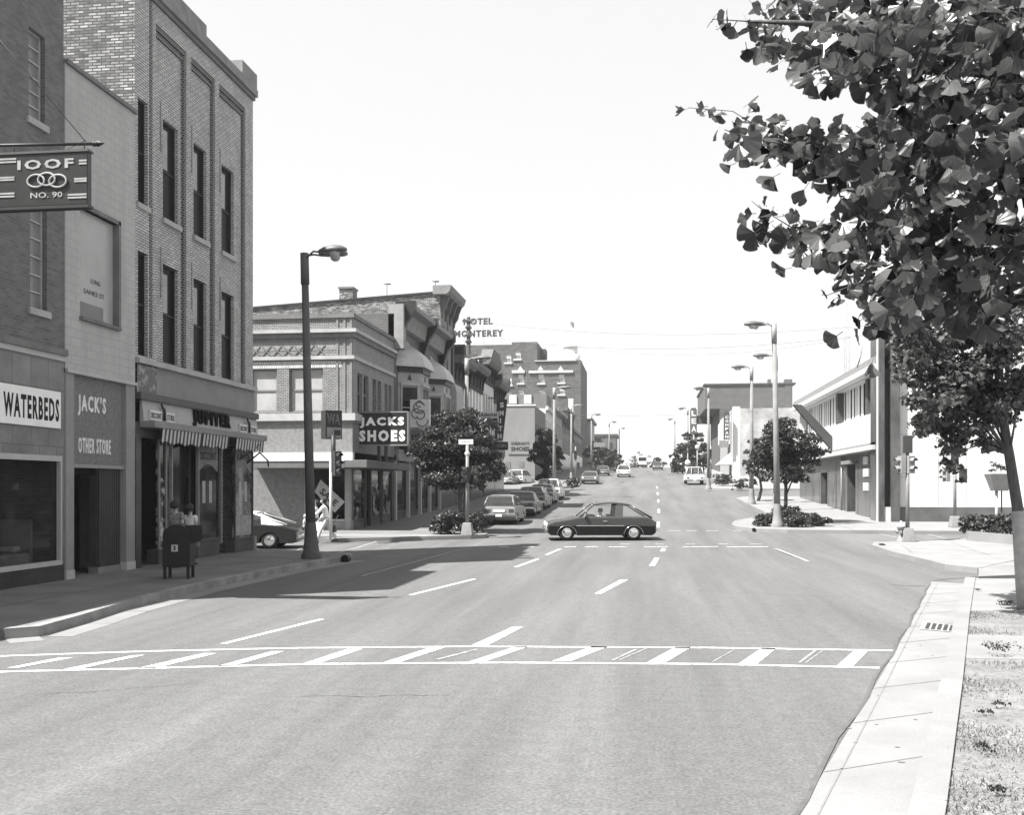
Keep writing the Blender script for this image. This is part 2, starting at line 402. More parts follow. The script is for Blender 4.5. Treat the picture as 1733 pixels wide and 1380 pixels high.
# right corner across, island with tree and lamp, pavement in front of the modern building
isl = [(60, 44.9), (11.6, 44.7), (6.2, 45.0), (4.9, 45.6), (4.2, 47.2), (4.15, 49), (4.6, 52), (5.6, 54.5), (7.0, 57), (7.0, 78.5), (8, 81), (60, 81)]
slab('pavement', isl, .15, concrete_white)
curb('kerb', isl[0:11], side=-1, mat=concrete_white)
isl2 = [(60, 95), (8.4, 95), (6.6, 96.2), (6.2, 98.5), (6.6, 104), (7.4, 108), (7.4, 300), (60, 300)]
slab('pavement', isl2, .15, concrete_white)
curb('kerb', isl2[0:7], side=-1, mat=concrete_white)
# ---------------------------------------------------------------- painted markings, measured on the ground
def line_px(pts, wd):
    q = [gr(*p) for p in pts]; return [strip(a, b, wd) for a, b in zip(q, q[1:])]
Q = lambda *p: [gr(*c) for c in p]
marks('crosswalk_marking', line_px([(-60, 1114), (30, 1111), (250, 1104), (500, 1098.5), (800, 1096), (1200, 1098), (1512, 1103)], .11) +
      line_px([(-60, 1141), (30, 1138), (250, 1133), (520, 1126), (850, 1123), (1200, 1126), (1492, 1132)], .11) +
      [Q((30, 1132), (12, 1132), (100, 1115), (124, 1115)), Q((100, 1136), (130, 1135), (246, 1110), (222, 1111)), Q((232, 1133), (262, 1133), (368, 1107), (344, 1107)), Q((365, 1130), (393, 1129), (482, 1104), (460, 1104)),
       Q((512, 1125), (542, 1124), (614, 1100), (588, 1100)), Q((648, 1123), (675, 1123), (755, 1097), (730, 1097)), Q((793, 1122), (820, 1122), (895, 1096), (873, 1096)), Q((934, 1121), (966, 1121), (1030, 1096), (1001, 1096)),
       Q((1093, 1124), (1125, 1124), (1170, 1097), (1143, 1097)), Q((1249, 1126), (1281, 1126), (1315, 1098), (1290, 1098)), Q((1416, 1129), (1444, 1129), (1470, 1102), (1446, 1102))], paint, .006)
marks('crosswalk_marking', [Q((735, 1118), (744, 1118), (812, 1100), (804, 1100)), Q((1034, 1119), (1040, 1119), (1080, 1100), (1074, 1100)), Q((1045, 1119), (1049, 1119), (1098, 1098), (1094, 1098)), Q((1204, 1122), (1207, 1122), (1246, 1100), (1243, 1100)),
      Q((1350, 1123), (1355, 1123), (1384, 1101), (1379, 1101)), Q((1362, 1123), (1365, 1123), (1396, 1101), (1393, 1101))], paint_worn, .005)
marks('lane_marking', line_px([(378, 1091), (545, 1049)], .11) + line_px([(695, 1008), (803, 981)], .12) + line_px([(872, 961), (910, 947)], .12) + line_px([(925, 940), (948, 930)], .12) +
      [Q((798, 1094), (826, 1094), (886, 1062), (868, 1062)), Q((1006, 1006), (1018, 1006), (1063, 982), (1050, 982)), Q((1098, 959), (1108, 959), (1116, 945), (1108, 945)), Q((1117, 934), (1125, 934), (1127, 929), (1120, 929))], paint, .006)
for s_ in ((1112, 884, 1118, 893), (1113, 862, 1118, 869), (1112, 846, 1116, 851), (1111, 834, 1114, 838), (1110, 824, 1113, 827)):
    a, b = gr(s_[0] + 2, s_[3]), gr(s_[0] + 2, s_[1]); marks('lane_marking', [strip(a, b, .14)], paint, .006)
marks('crosswalk_marking', line_px([(612, 976), (700, 952), (775, 932)], .08) + line_px([(635, 944), (830, 929)], .07) + line_px([(553, 942), (640, 916)], .1) + line_px([(488, 937), (520, 926)], .1) +
      line_px([(1312, 929), (1368, 951)], .13) + line_px([(830, 928), (930, 927.5)], .09) + line_px([(1085, 924), (1100, 924)], .1) + line_px([(1480, 903), (1540, 915)], .1) + line_px([(1560, 903), (1600, 912)], .1), paint_worn, .006)
dashes = [(845, 862), (885, 905), (955, 975), (990, 1012), (1030, 1060), (1090, 1130), (1155, 1215), (1230, 1300)]
marks('crosswalk_marking', [strip(gr(a, 926.5), gr(b, 926), .16) for a, b in dashes] + [strip(gr(a, 921.5), gr(b, 921.5), .1) for a, b in ((1050, 1066), (1108, 1124), (1160, 1176), (1215, 1232), (1270, 1290))] +
      [strip(gr(a, 899), gr(b, 899), .12) for a, b in ((1130, 1150), (1160, 1180), (1195, 1215), (1240, 1256))], paint, .006)
# a thin joint line and repair patches in the asphalt
tar = M('tar', .07, .1, ns=5, rough=.8)
marks('road_joint', line_px([(1508, 991), (1568, 993)], .07), tar, .005)
jl = [(x - .03 + .03 * math.sin(i * 1.7), y) for i, (x, y) in enumerate([(rk[k][0] + (rk[k + 1][0] - rk[k][0]) * t / 6, rk[k][1] + (rk[k + 1][1] - rk[k][1]) * t / 6) for k in range(len(rk) - 1) for t in range(6)])]
marks('road_joint', [strip(a, b, .035) for a, b in zip(jl, jl[1:])], tar, .009)
# pavement scores
sc = []
for k in range(9):
    yy = 14.5 + k * 2.0; sc.append(strip((-12.7, yy), (-9.4, yy + .15), .02))
sc.append(strip((-11, 13.7), (-11.0, 31), .02))
for k in range(6): sc.append(strip((-12.7, 44 + 3 * k), (-8.6, 44 + 3 * k), .03))
marks('pavement_joint', sc, M('joint', .09, .12, ns=5), .156)
sc = [strip((8.4, 33), (8.9, 36.5), .02), strip((10.4, 32), (11, 38), .02), strip((9.2, 33.0), (18, 32.8), .02), strip((8, 34.5), (18, 34.2), .02), strip((5.2, 47.5), (11.7, 47.3), .03), strip((7, 50), (11.6, 50), .03), strip((9, 45), (9, 60), .03)]
marks('pavement_joint', sc, M('joint_light', .14, .17, ns=5), .156)
# cracks in the asphalt and joints in the right gutter
rc_ = random.Random(8)
def crack(p0, p1, wd, n=22, amp=.12):
    a, b = Vector(p0), Vector(p1); t = (b - a).normalized(); nn = Vector((-t.y, t.x)); w_ = 0; pts = []
    for i in range(n + 1): w_ = w_ * .75 + rc_.gauss(0, amp * .4); pts.append(tuple(a.lerp(b, i / n) + nn * w_))
    return [strip(u, v, wd * rc_.uniform(.4, 1.2)) for u, v in zip(pts, pts[1:])]
G_ = lambda x, y: gr(x, y)
cr = crack(G_(500, 1182), G_(760, 1178), .014, amp=.05) + crack(G_(60, 1180), G_(330, 1158), .012, amp=.05) + crack(G_(1180, 1000), G_(1420, 1012), .016, amp=.05)
marks('road_crack', cr, M('crack', .06, .085, ns=5), .005)
def rlerp(L, y):
    for (a, b), (c, d) in zip(L, L[1:]):
        if y <= d: return a + (c - a) * (y - b) / (d - b)
    return L[-1][0]
gj = []
for yy in (6.3, 8.0, 9.7, 11.4, 13.1, 14.8, 16.5, 18.2, 19.9, 21.6): gj.append(strip((rlerp(rk, yy), yy), (rlerp(rc, yy + .6), yy + .6), .018))
for i in range(len(rc) - 1): gj.append(strip((rc[i][0] - .62, rc[i][1]), (rc[i + 1][0] - .62, rc[i + 1][1]), .015))
gj += crack((rlerp(rk, 9) + .5, 7), (rlerp(rk, 13) + .9, 13), .012)
marks('gutter_joint', gj, M('joint_gutter', .15, .185, ns=5), .0075)
rs = random.Random(3); gs_ = []
for i in range(26):
    yy = rs.uniform(5.5, 23); x_ = rlerp(rk, yy) + rs.random() ** 2 * (rlerp(rc, yy) - rlerp(rk, yy)); r_ = rs.uniform(.01, .035); n_ = 7
    gs_.append([(x_ + r_ * math.cos(q) * rs.uniform(.5, 1.2), yy + r_ * math.sin(q) * rs.uniform(.5, 1.2)) for q in (0.3, 1.8, 3.3, 4.9)])
mb = MB()
for q in gs_: mb.poly([(x, y, g(y) + .0085) for x, y in q]) if abs(q[0][0]) < 50 else None
tag(mb.build('gutter_dirt', M('dirt_spots', .15, .12, ns=9)), None, kind='structure')
# drain grate in the right gutter
gt = thing('drain_grate', (4.2, 14.8, .0), 'dark slotted iron drain grate set in the pale concrete gutter', 'grate')
a_, b_, c_, d_ = [Vector((*gr(*q), .012)) for q in ((1556, 1067), (1616, 1072), (1620, 1060), (1562, 1054))]
gt.location = ((a_ + b_ + c_ + d_) / 4).to_tuple(); gt.location.z = 0
fr = MB().poly([a_ , b_, c_, d_]); fr.build('frame', M('iron_light', .3, .2, ns=6), gt)
for i in range(5):
    t0, t1 = .14 + i * .17, .14 + i * .17 + .11
    def bl(s_, t): return a_.lerp(b_, s_).lerp(d_.lerp(c_, s_), t) + Vector((0, 0, .004))
    MB().poly([bl(t0, .1), bl(t1, .1), bl(t1, .9), bl(t0, .9)]).build('slot', black, gt)
# ================================================================= LEFT BUILDINGS
brick_dark = M('brick_dark', .135, .10, ns=2, brick=(.21, .068, .006, .16, .18), rough=.85, bump=.25, fine=.15)
brick_buff = M('brick_buff', .5, .37, ns=1.6, brick=(.21, .07, .013, .12, .16), rough=.85, bump=.3, fine=.12)
brick_trim = M('brick_trim', .05, .035, ns=4, brick=(.12, .075, .016, .2, .5), rough=.85)
brick_old = M('brick_old', .36, .05, ns=1.7, brick=(.24, .075, .016, .06, .7), rough=.9, bump=.5, contrast=.75, fine=.35)
brick_jack = M('brick_jack', .27, .2, ns=1.5, brick=(.2, .075, .012, .06, .14), rough=.85, bump=.2)
brick_jack_s = M('brick_jack_street', .27, .22, ns=1.5, brick=(.2, .075, .01, .1, .12), rough=.85)
stucco = M('stucco', .42, .31, ns=1.8, rough=.9, bump=.3, bs=25, fine=.12, stretch=(1, 1, .22), brick=(.42, .2, .008, .3, .03), contrast=.8)
rough_st = M('rough_stucco', .2, .13, ns=5, rough=.95, bump=.6, bs=22, fine=.25)
stone = M('trim_stone', .38, .3, ns=2, rough=.85)
stone_d = M('trim_stone_dark', .17, .12, ns=2, rough=.85)
tile = M('tile_panel', .17, .1, ns=1.6, rough=.3, spec=.4, brick=(.62, .62, .008, .05, .12))
roofm = M('roof_tar', .12, .09, ns=2, rough=.9)
def shell(mb, x0, x1, y0, y1, z0, z1, skip=(), top=None):
    """other walls and flat roof of a building"""
    if 'E' not in skip: mb.poly([(x1, y0, z0), (x1, y1, z0), (x1, y1, z1), (x1, y0, z1)])
    if 'W' not in skip: mb.poly([(x0, y0, z0), (x0, y1, z0), (x0, y1, z1), (x0, y0, z1)])
    if 'S' not in skip: mb.poly([(x0, y0, z0), (x1, y0, z0), (x1, y0, z1), (x0, y0, z1)])
    if 'N' not in skip: mb.poly([(x0, y1, z0), (x1, y1, z0), (x1, y1, z1), (x0, y1, z1)])
    zt = z1 - .4 if top is None else top
    mb.poly([(x0, y0, zt), (x1, y0, zt), (x1, y1, zt), (x0, y1, zt)])
    return mb
# ---- lodge building with the narrow windows
B = thing('lodge_building', (FX, 18.4, 0), 'dark brick building with narrow slit windows at the left edge, behind the lodge sign', 'building')
ops = [(19.62, 20.22, 6.0, 8.28), (19.57, 20.15, 10.0, 11.9), (17.3, 17.9, 6.0, 8.28), (17.3, 17.9, 10, 11.9)]
mb = MB().wall(LEFT, 16.0, 20.85, 5.25, 13.3, ops, .2); shell(mb, -30, FX, 16.0, 20.85, 0, 13.3, skip='E'); mb.build('wall', brick_dark, B, recalc=False)
for o in ops: window(B, LEFT, *o, depth=.16, fw=.03, fm=lightm, gm=M('glass_block', .22, .16, ns=2, rough=.2), rails=(.17, .33, .5, .67, .83), sill=True, sm=stone, sd=.06, sh=.14)
MB().pbox(LEFT, 16.0, 20.84, 5.12, 5.26, 0, .12).build('belt_course', stone_d, B)
MB().pbox(LEFT, 16.0, 20.84, 5.0, 5.12, -.05, .06).build('belt_course', lightm, B)
MB().pbox(LEFT, 16.0, 20.84, 2.9, 5.0, -.2, .02).build('fascia', tile, B)
MB().pbox(LEFT, 16.0, 20.84, 0, .5, -.2, .02).build('bulkhead', M('bulkhead_tile', .05, .035, ns=2, rough=.3, brick=(.4, .4, .006, .02, .1)), B)
for u0, u1 in ((18.1, 20.72), (16.2, 17.9)):
    w_ = MB().pbox(LEFT, u0, u1, .56, 2.85, -.08, -.07).build('shop_window', M('see_through', .02, .02, rough=.04, spec=.3, alpha=.3), B)
    f = MB(); f.pbox(LEFT, u0, u1, .5, .6, -.05, .05); f.pbox(LEFT, u0, u1, 2.78, 2.9, -.05, .05); f.pbox(LEFT, u1 - .06, u1, .6, 2.78, -.05, .05); f.pbox(LEFT, u0, u0 + .06, .6, 2.78, -.05, .05); f.build('frame', lightm, w_)
MB().pbox(LEFT, 20.72, 20.84, .5, 2.9, -.2, .02).build('pier', tile, B)
MB().poly([LEFT(16.1, .3, -3.2), LEFT(20.8, .3, -3.2), LEFT(20.8, 2.9, -3.2), LEFT(16.1, 2.9, -3.2)]).poly([LEFT(16.1, .5, -3.2), LEFT(20.8, .5, -3.2), LEFT(20.8, .5, -.2), LEFT(16.1, .5, -.2)]).build('interior_wall', M('shop_interior', .14, .05, ns=1.2, contrast=.6), B, recalc=False)
T = thing('display_bed', (FX - 1.4, 19.6, .5), 'low bed with headboard dimly seen inside the waterbed shop window', 'bed')
MB().pbox(LEFT, 18.6, 20.4, .5, .78, -2.2, -.5).build('mattress', M('bed_cover', .35, .2, ns=3), T, bevel=.05); MB().pbox(LEFT, 20.4, 20.5, .5, 1.5, -2.2, -.5).build('headboard', midm, T, bevel=.02); MB().pbox(LEFT, 20.1, 20.38, .78, .92, -2.0, -.7).build('pillow', lightm, T, bevel=.05)
T = thing('shop_sign', (FX, 19.6, 3.9), 'white board with hand painted black lettering on the far left shopfront', 'sign')
MB().pbox(LEFT, 18.35, 20.6, 3.5, 4.3, .03, .09).build('board', M('sign_white', .8, .72, ns=3), T)
text('WATERBEDS', LEFT, 18.6, 3.64, .5, 1.93, d=.095, mat=M('letter_black', .012), parent=T, bold=.035, space=1.25)
# projecting lodge sign hanging from an iron arm
SG = thing('hanging_sign', (-11.9, 15.7, 6.2), 'dark lodge sign with three linked rings hanging from an iron arm', 'sign')
ys_ = 16.4
P1 = FR(ys_)
def npx(px, py): return onY(px, py, ys_)
x0, z1 = npx(-70, 268); x1, _ = npx(148, 262); _, z0 = npx(148, 346)
sign_navy = M('sign_dark', .018, .026, ns=3, rough=.35)
bd = MB().pbox(P1, x0, x1, z0, z1 + .02, -.14, .0); bd.build('board', sign_navy, SG, bevel=.015)
MB().pbox(P1, x0, x1 + .02, z1 + .02, z1 + .06, -.16, .02).build('rim', darkm, SG); MB().pbox(P1, x0, x1 + .02, z0 - .05, z0, -.16, .02).build('rim', black, SG)
sl_ = M('sign_letter', .32, .22, ns=8)
a = npx(-12, 290); text('IOOF', P1, npx(30, 292)[0], a[1], .17, npx(125, 292)[0] - npx(30, 292)[0], d=.012, mat=sl_, parent=SG, bold=.03, space=1.25)
a = npx(52, 336); text('NO. 90', P1, a[0], a[1], .1, npx(106, 336)[0] - a[0], d=.012, mat=sl_, parent=SG, bold=.01)
for k, px in enumerate((62, 80, 99)):
    c = npx(px, 307 if k != 1 else 304); mbr = MB(); rx, rz = .16, .11
    ring = [P1(c[0] + rx * math.cos(q * math.pi / 10), c[1] + rz * math.sin(q * math.pi / 10), .02) for q in range(21)]
    mbr.tube(ring, .02, 6, caps=False); mbr.build('ring', sl_, SG)
for py in (272, 277, 303, 307, 330, 335):
    for a_, b_ in ((-40, 25 if py > 300 else 28), (134 if py < 300 else (126 if py < 310 else 115), 147)):
        u, z = npx(a_, py); u2, _ = npx(b_, py); MB().pbox(P1, u, u2, z - .015, z + .015, 0, .012).build('stripe', sl_, SG)
AR = thing('sign_arm', (FX, ys_ + .07, 7), 'black iron arm with spear tip and stays holding the lodge sign', 'bracket')
a = npx(-160, 247); b = npx(152, 241)
AY = ys_ + .07
mb = MB().tube([(FX, AY, a[1]), (b[0], AY, b[1])], .028, 8); mb.build('arm', black, AR)
t0 = npx(166, 242); MB().lathe((b[0], AY, b[1]), [(.0, 0), (.05, .02), (.05, .06), (.03, .08), (.06, .1), (0, .24)], 8, axis='x').build('spear_tip', black, AR)
s1 = npx(24, 98); s2 = npx(141, 237)
k_ = (s1[1] - s2[1]) / (s2[0] - s1[0])
MB().tube([(FX, AY, s2[1] + k_ * (s2[0] - FX)), (s2[0], AY, s2[1])], .008, 5).build('stay', darkm, AR)
MB().tube([(FX + .02, AY + 1.6, npx(0, 270)[1]), (s2[0], AY, s2[1] + .02)], .008, 5).build('stay', darkm, AR)
for px in (139, 20): c = npx(px, 241); MB().tube([(c[0], AY, c[1]), (c[0], AY, z1 + .05)], .012, 6).build('hanger', black, AR)
# one storey shop before the lodge: its shade falls along the near kerb
B = thing('low_shop_building', (FX, 10, 0), 'low one storey shop just outside the left edge that shades the near pavement', 'building')
mb = MB().wall(LEFT, 3.0, 15.95, 0, 6.6, [(5, 9, .7, 3), (10.5, 14.5, .7, 3)], .2); shell(mb, -28, FX, 3.0, 15.95, 0, 6.6, skip='E'); mb.build('wall', brick_dark, B, recalc=False)
for a_, b_ in ((5, 9), (10.5, 14.5)): window(B, LEFT, a_, b_, .7, 3, depth=.15, gm=glassd, fm=lightm, rails=())
# ---- stucco building
B = thing('stucco_building', (FX, 22.4, 0), 'narrow two storey building faced in smooth light stucco beside the tall brick one', 'building')
ops = [(21.45, 23.11, 6.12, 8.62)]
mb = MB().wall(LEFT, 20.87, 23.96, 4.86, 11.66, ops, .12, d=.03); shell(mb, -30, FX + .03, 20.87, 23.96, 0, 11.66, skip='E'); mb.build('wall', stucco, B, recalc=False)
MB().pbox(LEFT, 20.87, 23.96, 11.66, 11.76, -.3, .1).build('coping', stone_d, B)
w_ = MB().pbox(LEFT, 21.45, 23.11, 6.12, 8.62, -.1, -.06).build('window', M('painted_glass', .36, .3, ns=1.2, rough=.25, spec=.4), B)
f = MB(); f.pbox(LEFT, 23.05, 23.15, 6.05, 8.7, -.06, .1); f.pbox(LEFT, 21.42, 23.15, 8.62, 8.72, -.06, .1); f.pbox(LEFT, 21.42, 23.15, 6.04, 6.12, -.06, .12); f.build('frame', stone_d, w_)
MB().pbox(LEFT, 21.47, 22.6, 6.14, 6.5, -.059, -.055).build('blind', midm, w_)
text('LONG', LEFT, 22.05, 7.0, .11, .42, d=-.05, mat=darkm, parent=w_, bold=0, thick=.003); text('SANES ST', LEFT, 21.75, 6.72, .11, .9, d=-.05, mat=darkm, parent=w_, bold=0, thick=.003)
for y in (20.87, 23.5): MB().pbox(LEFT, y + .002, y + (.33 if y < 21 else .44), .35, 4.78, -.3, .04).build('pilaster', M('pilaster_grey', .26, .21, ns=2, rough=.85, fine=.1), B); MB().pbox(LEFT, y + .002, y + (.33 if y < 21 else .44), .1, .35, -.3, .06).build('pilaster_base', lightm, B)
MB().pbox(LEFT, 20.87, 23.96, 4.78, 4.86, -.3, .09).build('ledge', lightm, B)
MB().pbox(LEFT, 21.2, 23.5, 2.74, 4.78, -.25, -.06).build('sign_panel', M('pebble_panel', .2, .12, ns=14, rough=.95, fine=.3, bs=30, bump=.4), B)
MB().pbox(LEFT, 21.2, 23.5, 2.66, 2.74, -.25, .0).build('trim', metal, B)
MB().pbox(LEFT, 21.2, 23.5, .1, 2.66, -1.3, -1.2).build('door', dark, B)
MB().pbox(LEFT, 21.2, 22.5, 2.5, 2.66, -1.2, -.25).build('soffit', dark, B)
mb = MB()
for k in range(11): u = 22.52 + k * .088; mb.pbox(LEFT, u, u + .05, .3, 2.66, -.4 + .25, -.3 + .2)
mb.pbox(LEFT, 22.5, 23.5, .3, 2.66, -.35, -.16); mb.build('ribbed_panel', M('ribbed', .055, .04, ns=3, rough=.6), B)
MB().pbox(LEFT, 22.45, 23.5, .12, .3, -.35, -.1).build('bulkhead', midm, B)
text("JACK'S", LEFT, 21.5, 3.86, .5, 1.2, d=-.04, mat=M('letter_white', .72, .6, ns=6), parent=B, bold=.03, thick=.02, space=1.3)
text('OTHER STORE', LEFT, 21.52, 3.0, .36, 1.4, d=-.04, mat=M('letter_white', .72), parent=B, bold=.02, thick=.02, space=1.3)
# ---- tall buff brick building on the corner
B = thing('corner_brick_building', (FX, 27.9, 0), 'tall three storey buff brick building with recessed panels above the striped awning', 'building')
Y0, Y1, ZT = 24.0, 31.76, 15.3
wins = [(24.16, 24.67), (25.7, 26.58), (27.56, 28.42), (29.5, 30.42)]
panels = [(25.12, 26.9), (27.2, 28.8), (29.1, 31.12)]
ops = [(a, b, z0, z1) for a, b in wins for z0, z1 in ((5.6, 8.27), (9.5, 12.2))]
PD = .1
mb = MB()
mb.wall(LEFT, Y0, Y1, 5.5, ZT, [ops[0], ops[1]] + [(a, b, 5.52, 14.5) for a, b in panels], PD)
for (a, b) in panels: mb.wall(LEFT, a, b, 5.52, 14.5, [o for o in ops if a < o[0] < b], .16, d=-PD)
XB = -24.0                                            # the side street runs off at an angle, so the plot narrows to the rear
mb.poly([(FX, Y1, 0), (XB, Y0 + .6, 0), (XB, Y0 + .6, ZT), (FX, Y1, ZT)]); mb.poly([(XB, Y0, 0), (XB, Y0 + .6, 0), (XB, Y0 + .6, ZT), (XB, Y0, ZT)]); mb.poly([(FX, Y0, ZT - .4), (FX, Y1, ZT - .4), (XB, Y0 + .6, ZT - .4), (XB, Y0, ZT - .4)])
mb.build('wall', brick_buff, B, recalc=False)
mb = MB(); mb.poly([(XB, Y0, 0), (FX, Y0, 0), (FX, Y0, ZT), (XB, Y0, ZT - .3)]); mb.build('side_wall', brick_old, B, recalc=False)
for k, (a, b) in enumerate(panels):
    f = MB(); f.pbox(LEFT, b - .12, b, 5.6, 14.38, -PD, -.02); f.pbox(LEFT, a, b, 14.38, 14.5, -PD, -.03); f.pbox(LEFT, a, b - .12, 14.2, 14.3, -PD, -.05); f.build('panel_trim', brick_trim, B)
MB().pbox(LEFT, 24.76, 24.9, 5.6, 15.1, 0, .015).build('panel_trim', brick_trim, B)
win3 = []
for i, (a, b) in enumerate(wins):
    for z0, z1 in ((5.6, 8.27), (9.5, 12.2)):
        dd = .14 if i == 0 else PD + .14
        w_ = window(B, LEFT, a, b, z0, z1, depth=dd, fw=.045, fm=black, gm=glassu, sill=False)
        if z0 > 9 or True:
            if z0 > 9: MB().pbox(LEFT, a - .08, b + .1, z0 - .14, z0 - .003, -dd, .05 if i == 0 else -PD + .09).build('sill', stone, w_)
        if i: MB().pbox(LEFT, a + .05, a + .05 + .34 * (b - a), (z0 + z1) / 2 + .03, z1 - .25, -dd + .05, -dd + .09).build('sash_reflection', M('sash_reflection', .36, .28, ns=4), w_)  # pale strip painted in as a reflection on the upper sash
        if i: MB().tube([LEFT(a - .17, z1 - .95, -PD + .03), LEFT(a - .17, z1 + .4, -PD + .03)], .012, 5).build('cable', stone_d, w_)
MB().pbox(LEFT, Y0, Y1 + .02, 14.98, 15.1, 0, .08).build('cornice', stone_d, B)
MB().pbox(LEFT, Y0, Y1 + .05, 15.1, 15.32, -.2, .16).build('cornice', M('cornice_stone', .22, .15, ns=2.5, fine=.2), B)
MB().pbox(LEFT, Y0, 28.0, 15.32, 15.75, -.3, .1).build('parapet', M('cornice_stone'  , .2), B)
MB().pbox(LEFT, 30.6, Y1 + .06, 15.32, 15.85, -.4, .12).build('parapet', M('cornice_stone'  , .2), B)
MB().pbox(LEFT, 28.0, 30.6, 15.32, 15.45, -.3, .1).build('parapet', M('cornice_stone'  , .2), B)
MB().pbox(LEFT, Y0, Y1 + .05, 5.38, 5.52, -.1, .14).build('ledge', stone, B)
MB().pbox(LEFT, 25.1, Y1 - .0, 4.64, 5.38, -.3, .03).build('frieze', M('frieze_grey', .22, .17, ns=1.5, rough=.7, fine=.08), B)
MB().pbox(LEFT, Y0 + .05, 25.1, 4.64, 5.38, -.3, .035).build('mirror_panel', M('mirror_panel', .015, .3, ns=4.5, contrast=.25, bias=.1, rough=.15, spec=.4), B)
MB().pbox(LEFT, Y0 + .02, Y1 + .12, 4.46, 4.64, -.3, .16).build('signboard_hood', darkm, B)
mb = MB().prism(PL((0, 0, 0), (1, 0, 0), (0, 1, 0)), [(FX, 3.9), (FX + .12, 3.9), (FX + .06, 4.46), (FX, 4.46)], Y0 + .25, Y1 + .15); mb.build('signboard', M('signboard_grey', .34, .3, ns=2, rough=.5), B)
SB = lambda z: .125 - .06 * (z - 3.9) / .56
jl_ = M('letter_dark', .02, .03)
text('JUPITER', LEFT, 27.05, 3.93, .5, 2.6, d=.15, mat=M('letter_jet', .006, .005, spec=.1), parent=B, bold=.08, thick=.06, space=1.45)
for u in (24.55, 30.35):
    for k, (s_, ww) in enumerate((('DISCOUNT', .62), ('STORES', .48))):
        uu = u + k * .88
        MB().pbox(LEFT, uu, uu + ww, 3.96, 4.22, .1, .14).build('sign_box', M('sign_cream', .6, .5, ns=3), B)
        text(s_, LEFT, uu + .03, 4.01, .15, ww - .06, d=.145, mat=jl_, parent=B, bold=.015, thick=.006)
    MB().tube([LEFT(u + .56, 4.42, .16), LEFT(u + .6, 4.34, .16), LEFT(u + .72, 4.25, .16), LEFT(u + .73, 3.98, .16)], [.03, .03, .035, .035], 6).build('emblem', jl_, B)
    MB().tube([LEFT(u + .79, 4.0, .16), LEFT(u + .79, 4.25, .16), LEFT(u + .85, 4.36, .16)], [.02, .025, .03], 6).build('emblem', stone, B)
# shopfront below
def shopwin(B, u0, u1, z0=.75, z1=3.45, d=-.05, g_=glassd, fm=darkm, base=True, bm=M('bulkhead_grey', .08, .05, ns=2)):
    w_ = MB().pbox(LEFT, u0, u1, z0, z1, d - .05, d).build('shop_window', g_, B)
    f = MB(); f.pbox(LEFT, u0, u0 + .05, z0, z1, d, d + .05); f.pbox(LEFT, u1 - .05, u1, z0, z1, d, d + .05); f.pbox(LEFT, u0, u1, z0 - .05, z0, d, d + .06); f.pbox(LEFT, u0, u1, z1, z1 + .05, d, d + .06)
    f.build('frame', fm, w_)
    if base: MB().pbox(LEFT, u0, u1, .0, z0 - .05, d - .3, d + .03).build('bulkhead', bm, B)
    return w_
MB().pbox(LEFT, Y0, Y1, 3.5, 3.88, -.5, -.0).build('header', darkm, B)
MB().pbox(LEFT, Y0, Y1 - 1.7, .0, 3.5, -2.2, -2.1).build('interior_wall', dark, B)
MB().pbox(LEFT, Y0 + .01, Y0 + .28, .1, 3.5, -.3, .03).build('pier', M('black_tile', .03, .05, ns=3, rough=.25), B)
MB().pbox(LEFT, Y0 + .28, 25.3, .1, 3.5, -.9, -.8).build('door', dark, B)
w1 = shopwin(B, 25.3, 25.75, .6, 3.45, fm=metal, g_=M('shop_glass_reflections', .01, .4, ns=1.4, rough=.08, spec=.3, contrast=.18, bias=.07, stretch=(1, 1, 1.6))); w2 = shopwin(B, 26.0, 27.6, .55, 3.45, d=-.25, fm=darkm); w3 = shopwin(B, 27.65, 29.15, .7, 3.45, d=-.05)  # pale blotches in the narrow pane are reflections put into the colour
w4 = shopwin(B, 30.2, 31.68, .62, 3.45, d=.0, g_=M('shop_glass_light', .04, .3, ns=1.6, rough=.1, spec=.3, contrast=.3, bias=.05))
for u in (25.95, 27.6, 29.2): MB().pbox(LEFT, u, u + .05, .5, 3.5, -.05, .04).build('post', metal, B)
MB().pbox(LEFT, 29.3, 30.15, .1, 3.5, -1.2, -1.1).build('door', dark, B)
for w_, u0, u1 in ((w3, 27.72, 29.08), (w4, 30.27, 31.6)):
    pts = [(u0, 3.42), (u0, 2.6)] + [(u0 + (u1 - u0) * t / 8, 2.6 + .25 * math.sin(math.pi * t / 8)) for t in range(9)] + [(u1, 2.6), (u1, 3.42)]
    pts = [(u0, 3.42)] + [(u0 + (u1 - u0) * t / 8, 2.65 + .25 * math.sin(math.pi * t / 8)) for t in range(9)] + [(u1, 3.42)]
    dd = -.045 if w_ is w3 else .005
    MB().prism(LEFT, pts, dd, dd + .01).build('valance_board', M('valance_grey', .12, .2, ns=5), w_)
    text('DISCOUNT' if w_ is w3 else 'JUPITER', LEFT, u0 + .12, 3.02, .24, u1 - u0 - .24, d=dd + .015, mat=jl_, parent=w_, bold=.02, thick=.004)
    for k in (0, 1):
        uu = u0 + .3 + .45 * k; MB().pbox(LEFT, uu, uu + .2, 1.75, 2.4, dd, dd + .006).build('poster', M('poster_light', .4, .25, ns=12, contrast=.8), w_)
MB().pbox(LEFT, 30.3, 31.6, .68, 1.3, .003, .008).build('display', M('display_light', .4, .12, ns=5, contrast=.8), w4)
MB().pbox(LEFT, 31.6, 31.78, .1, .6, -.3, .12).build('plinth', midm, B)
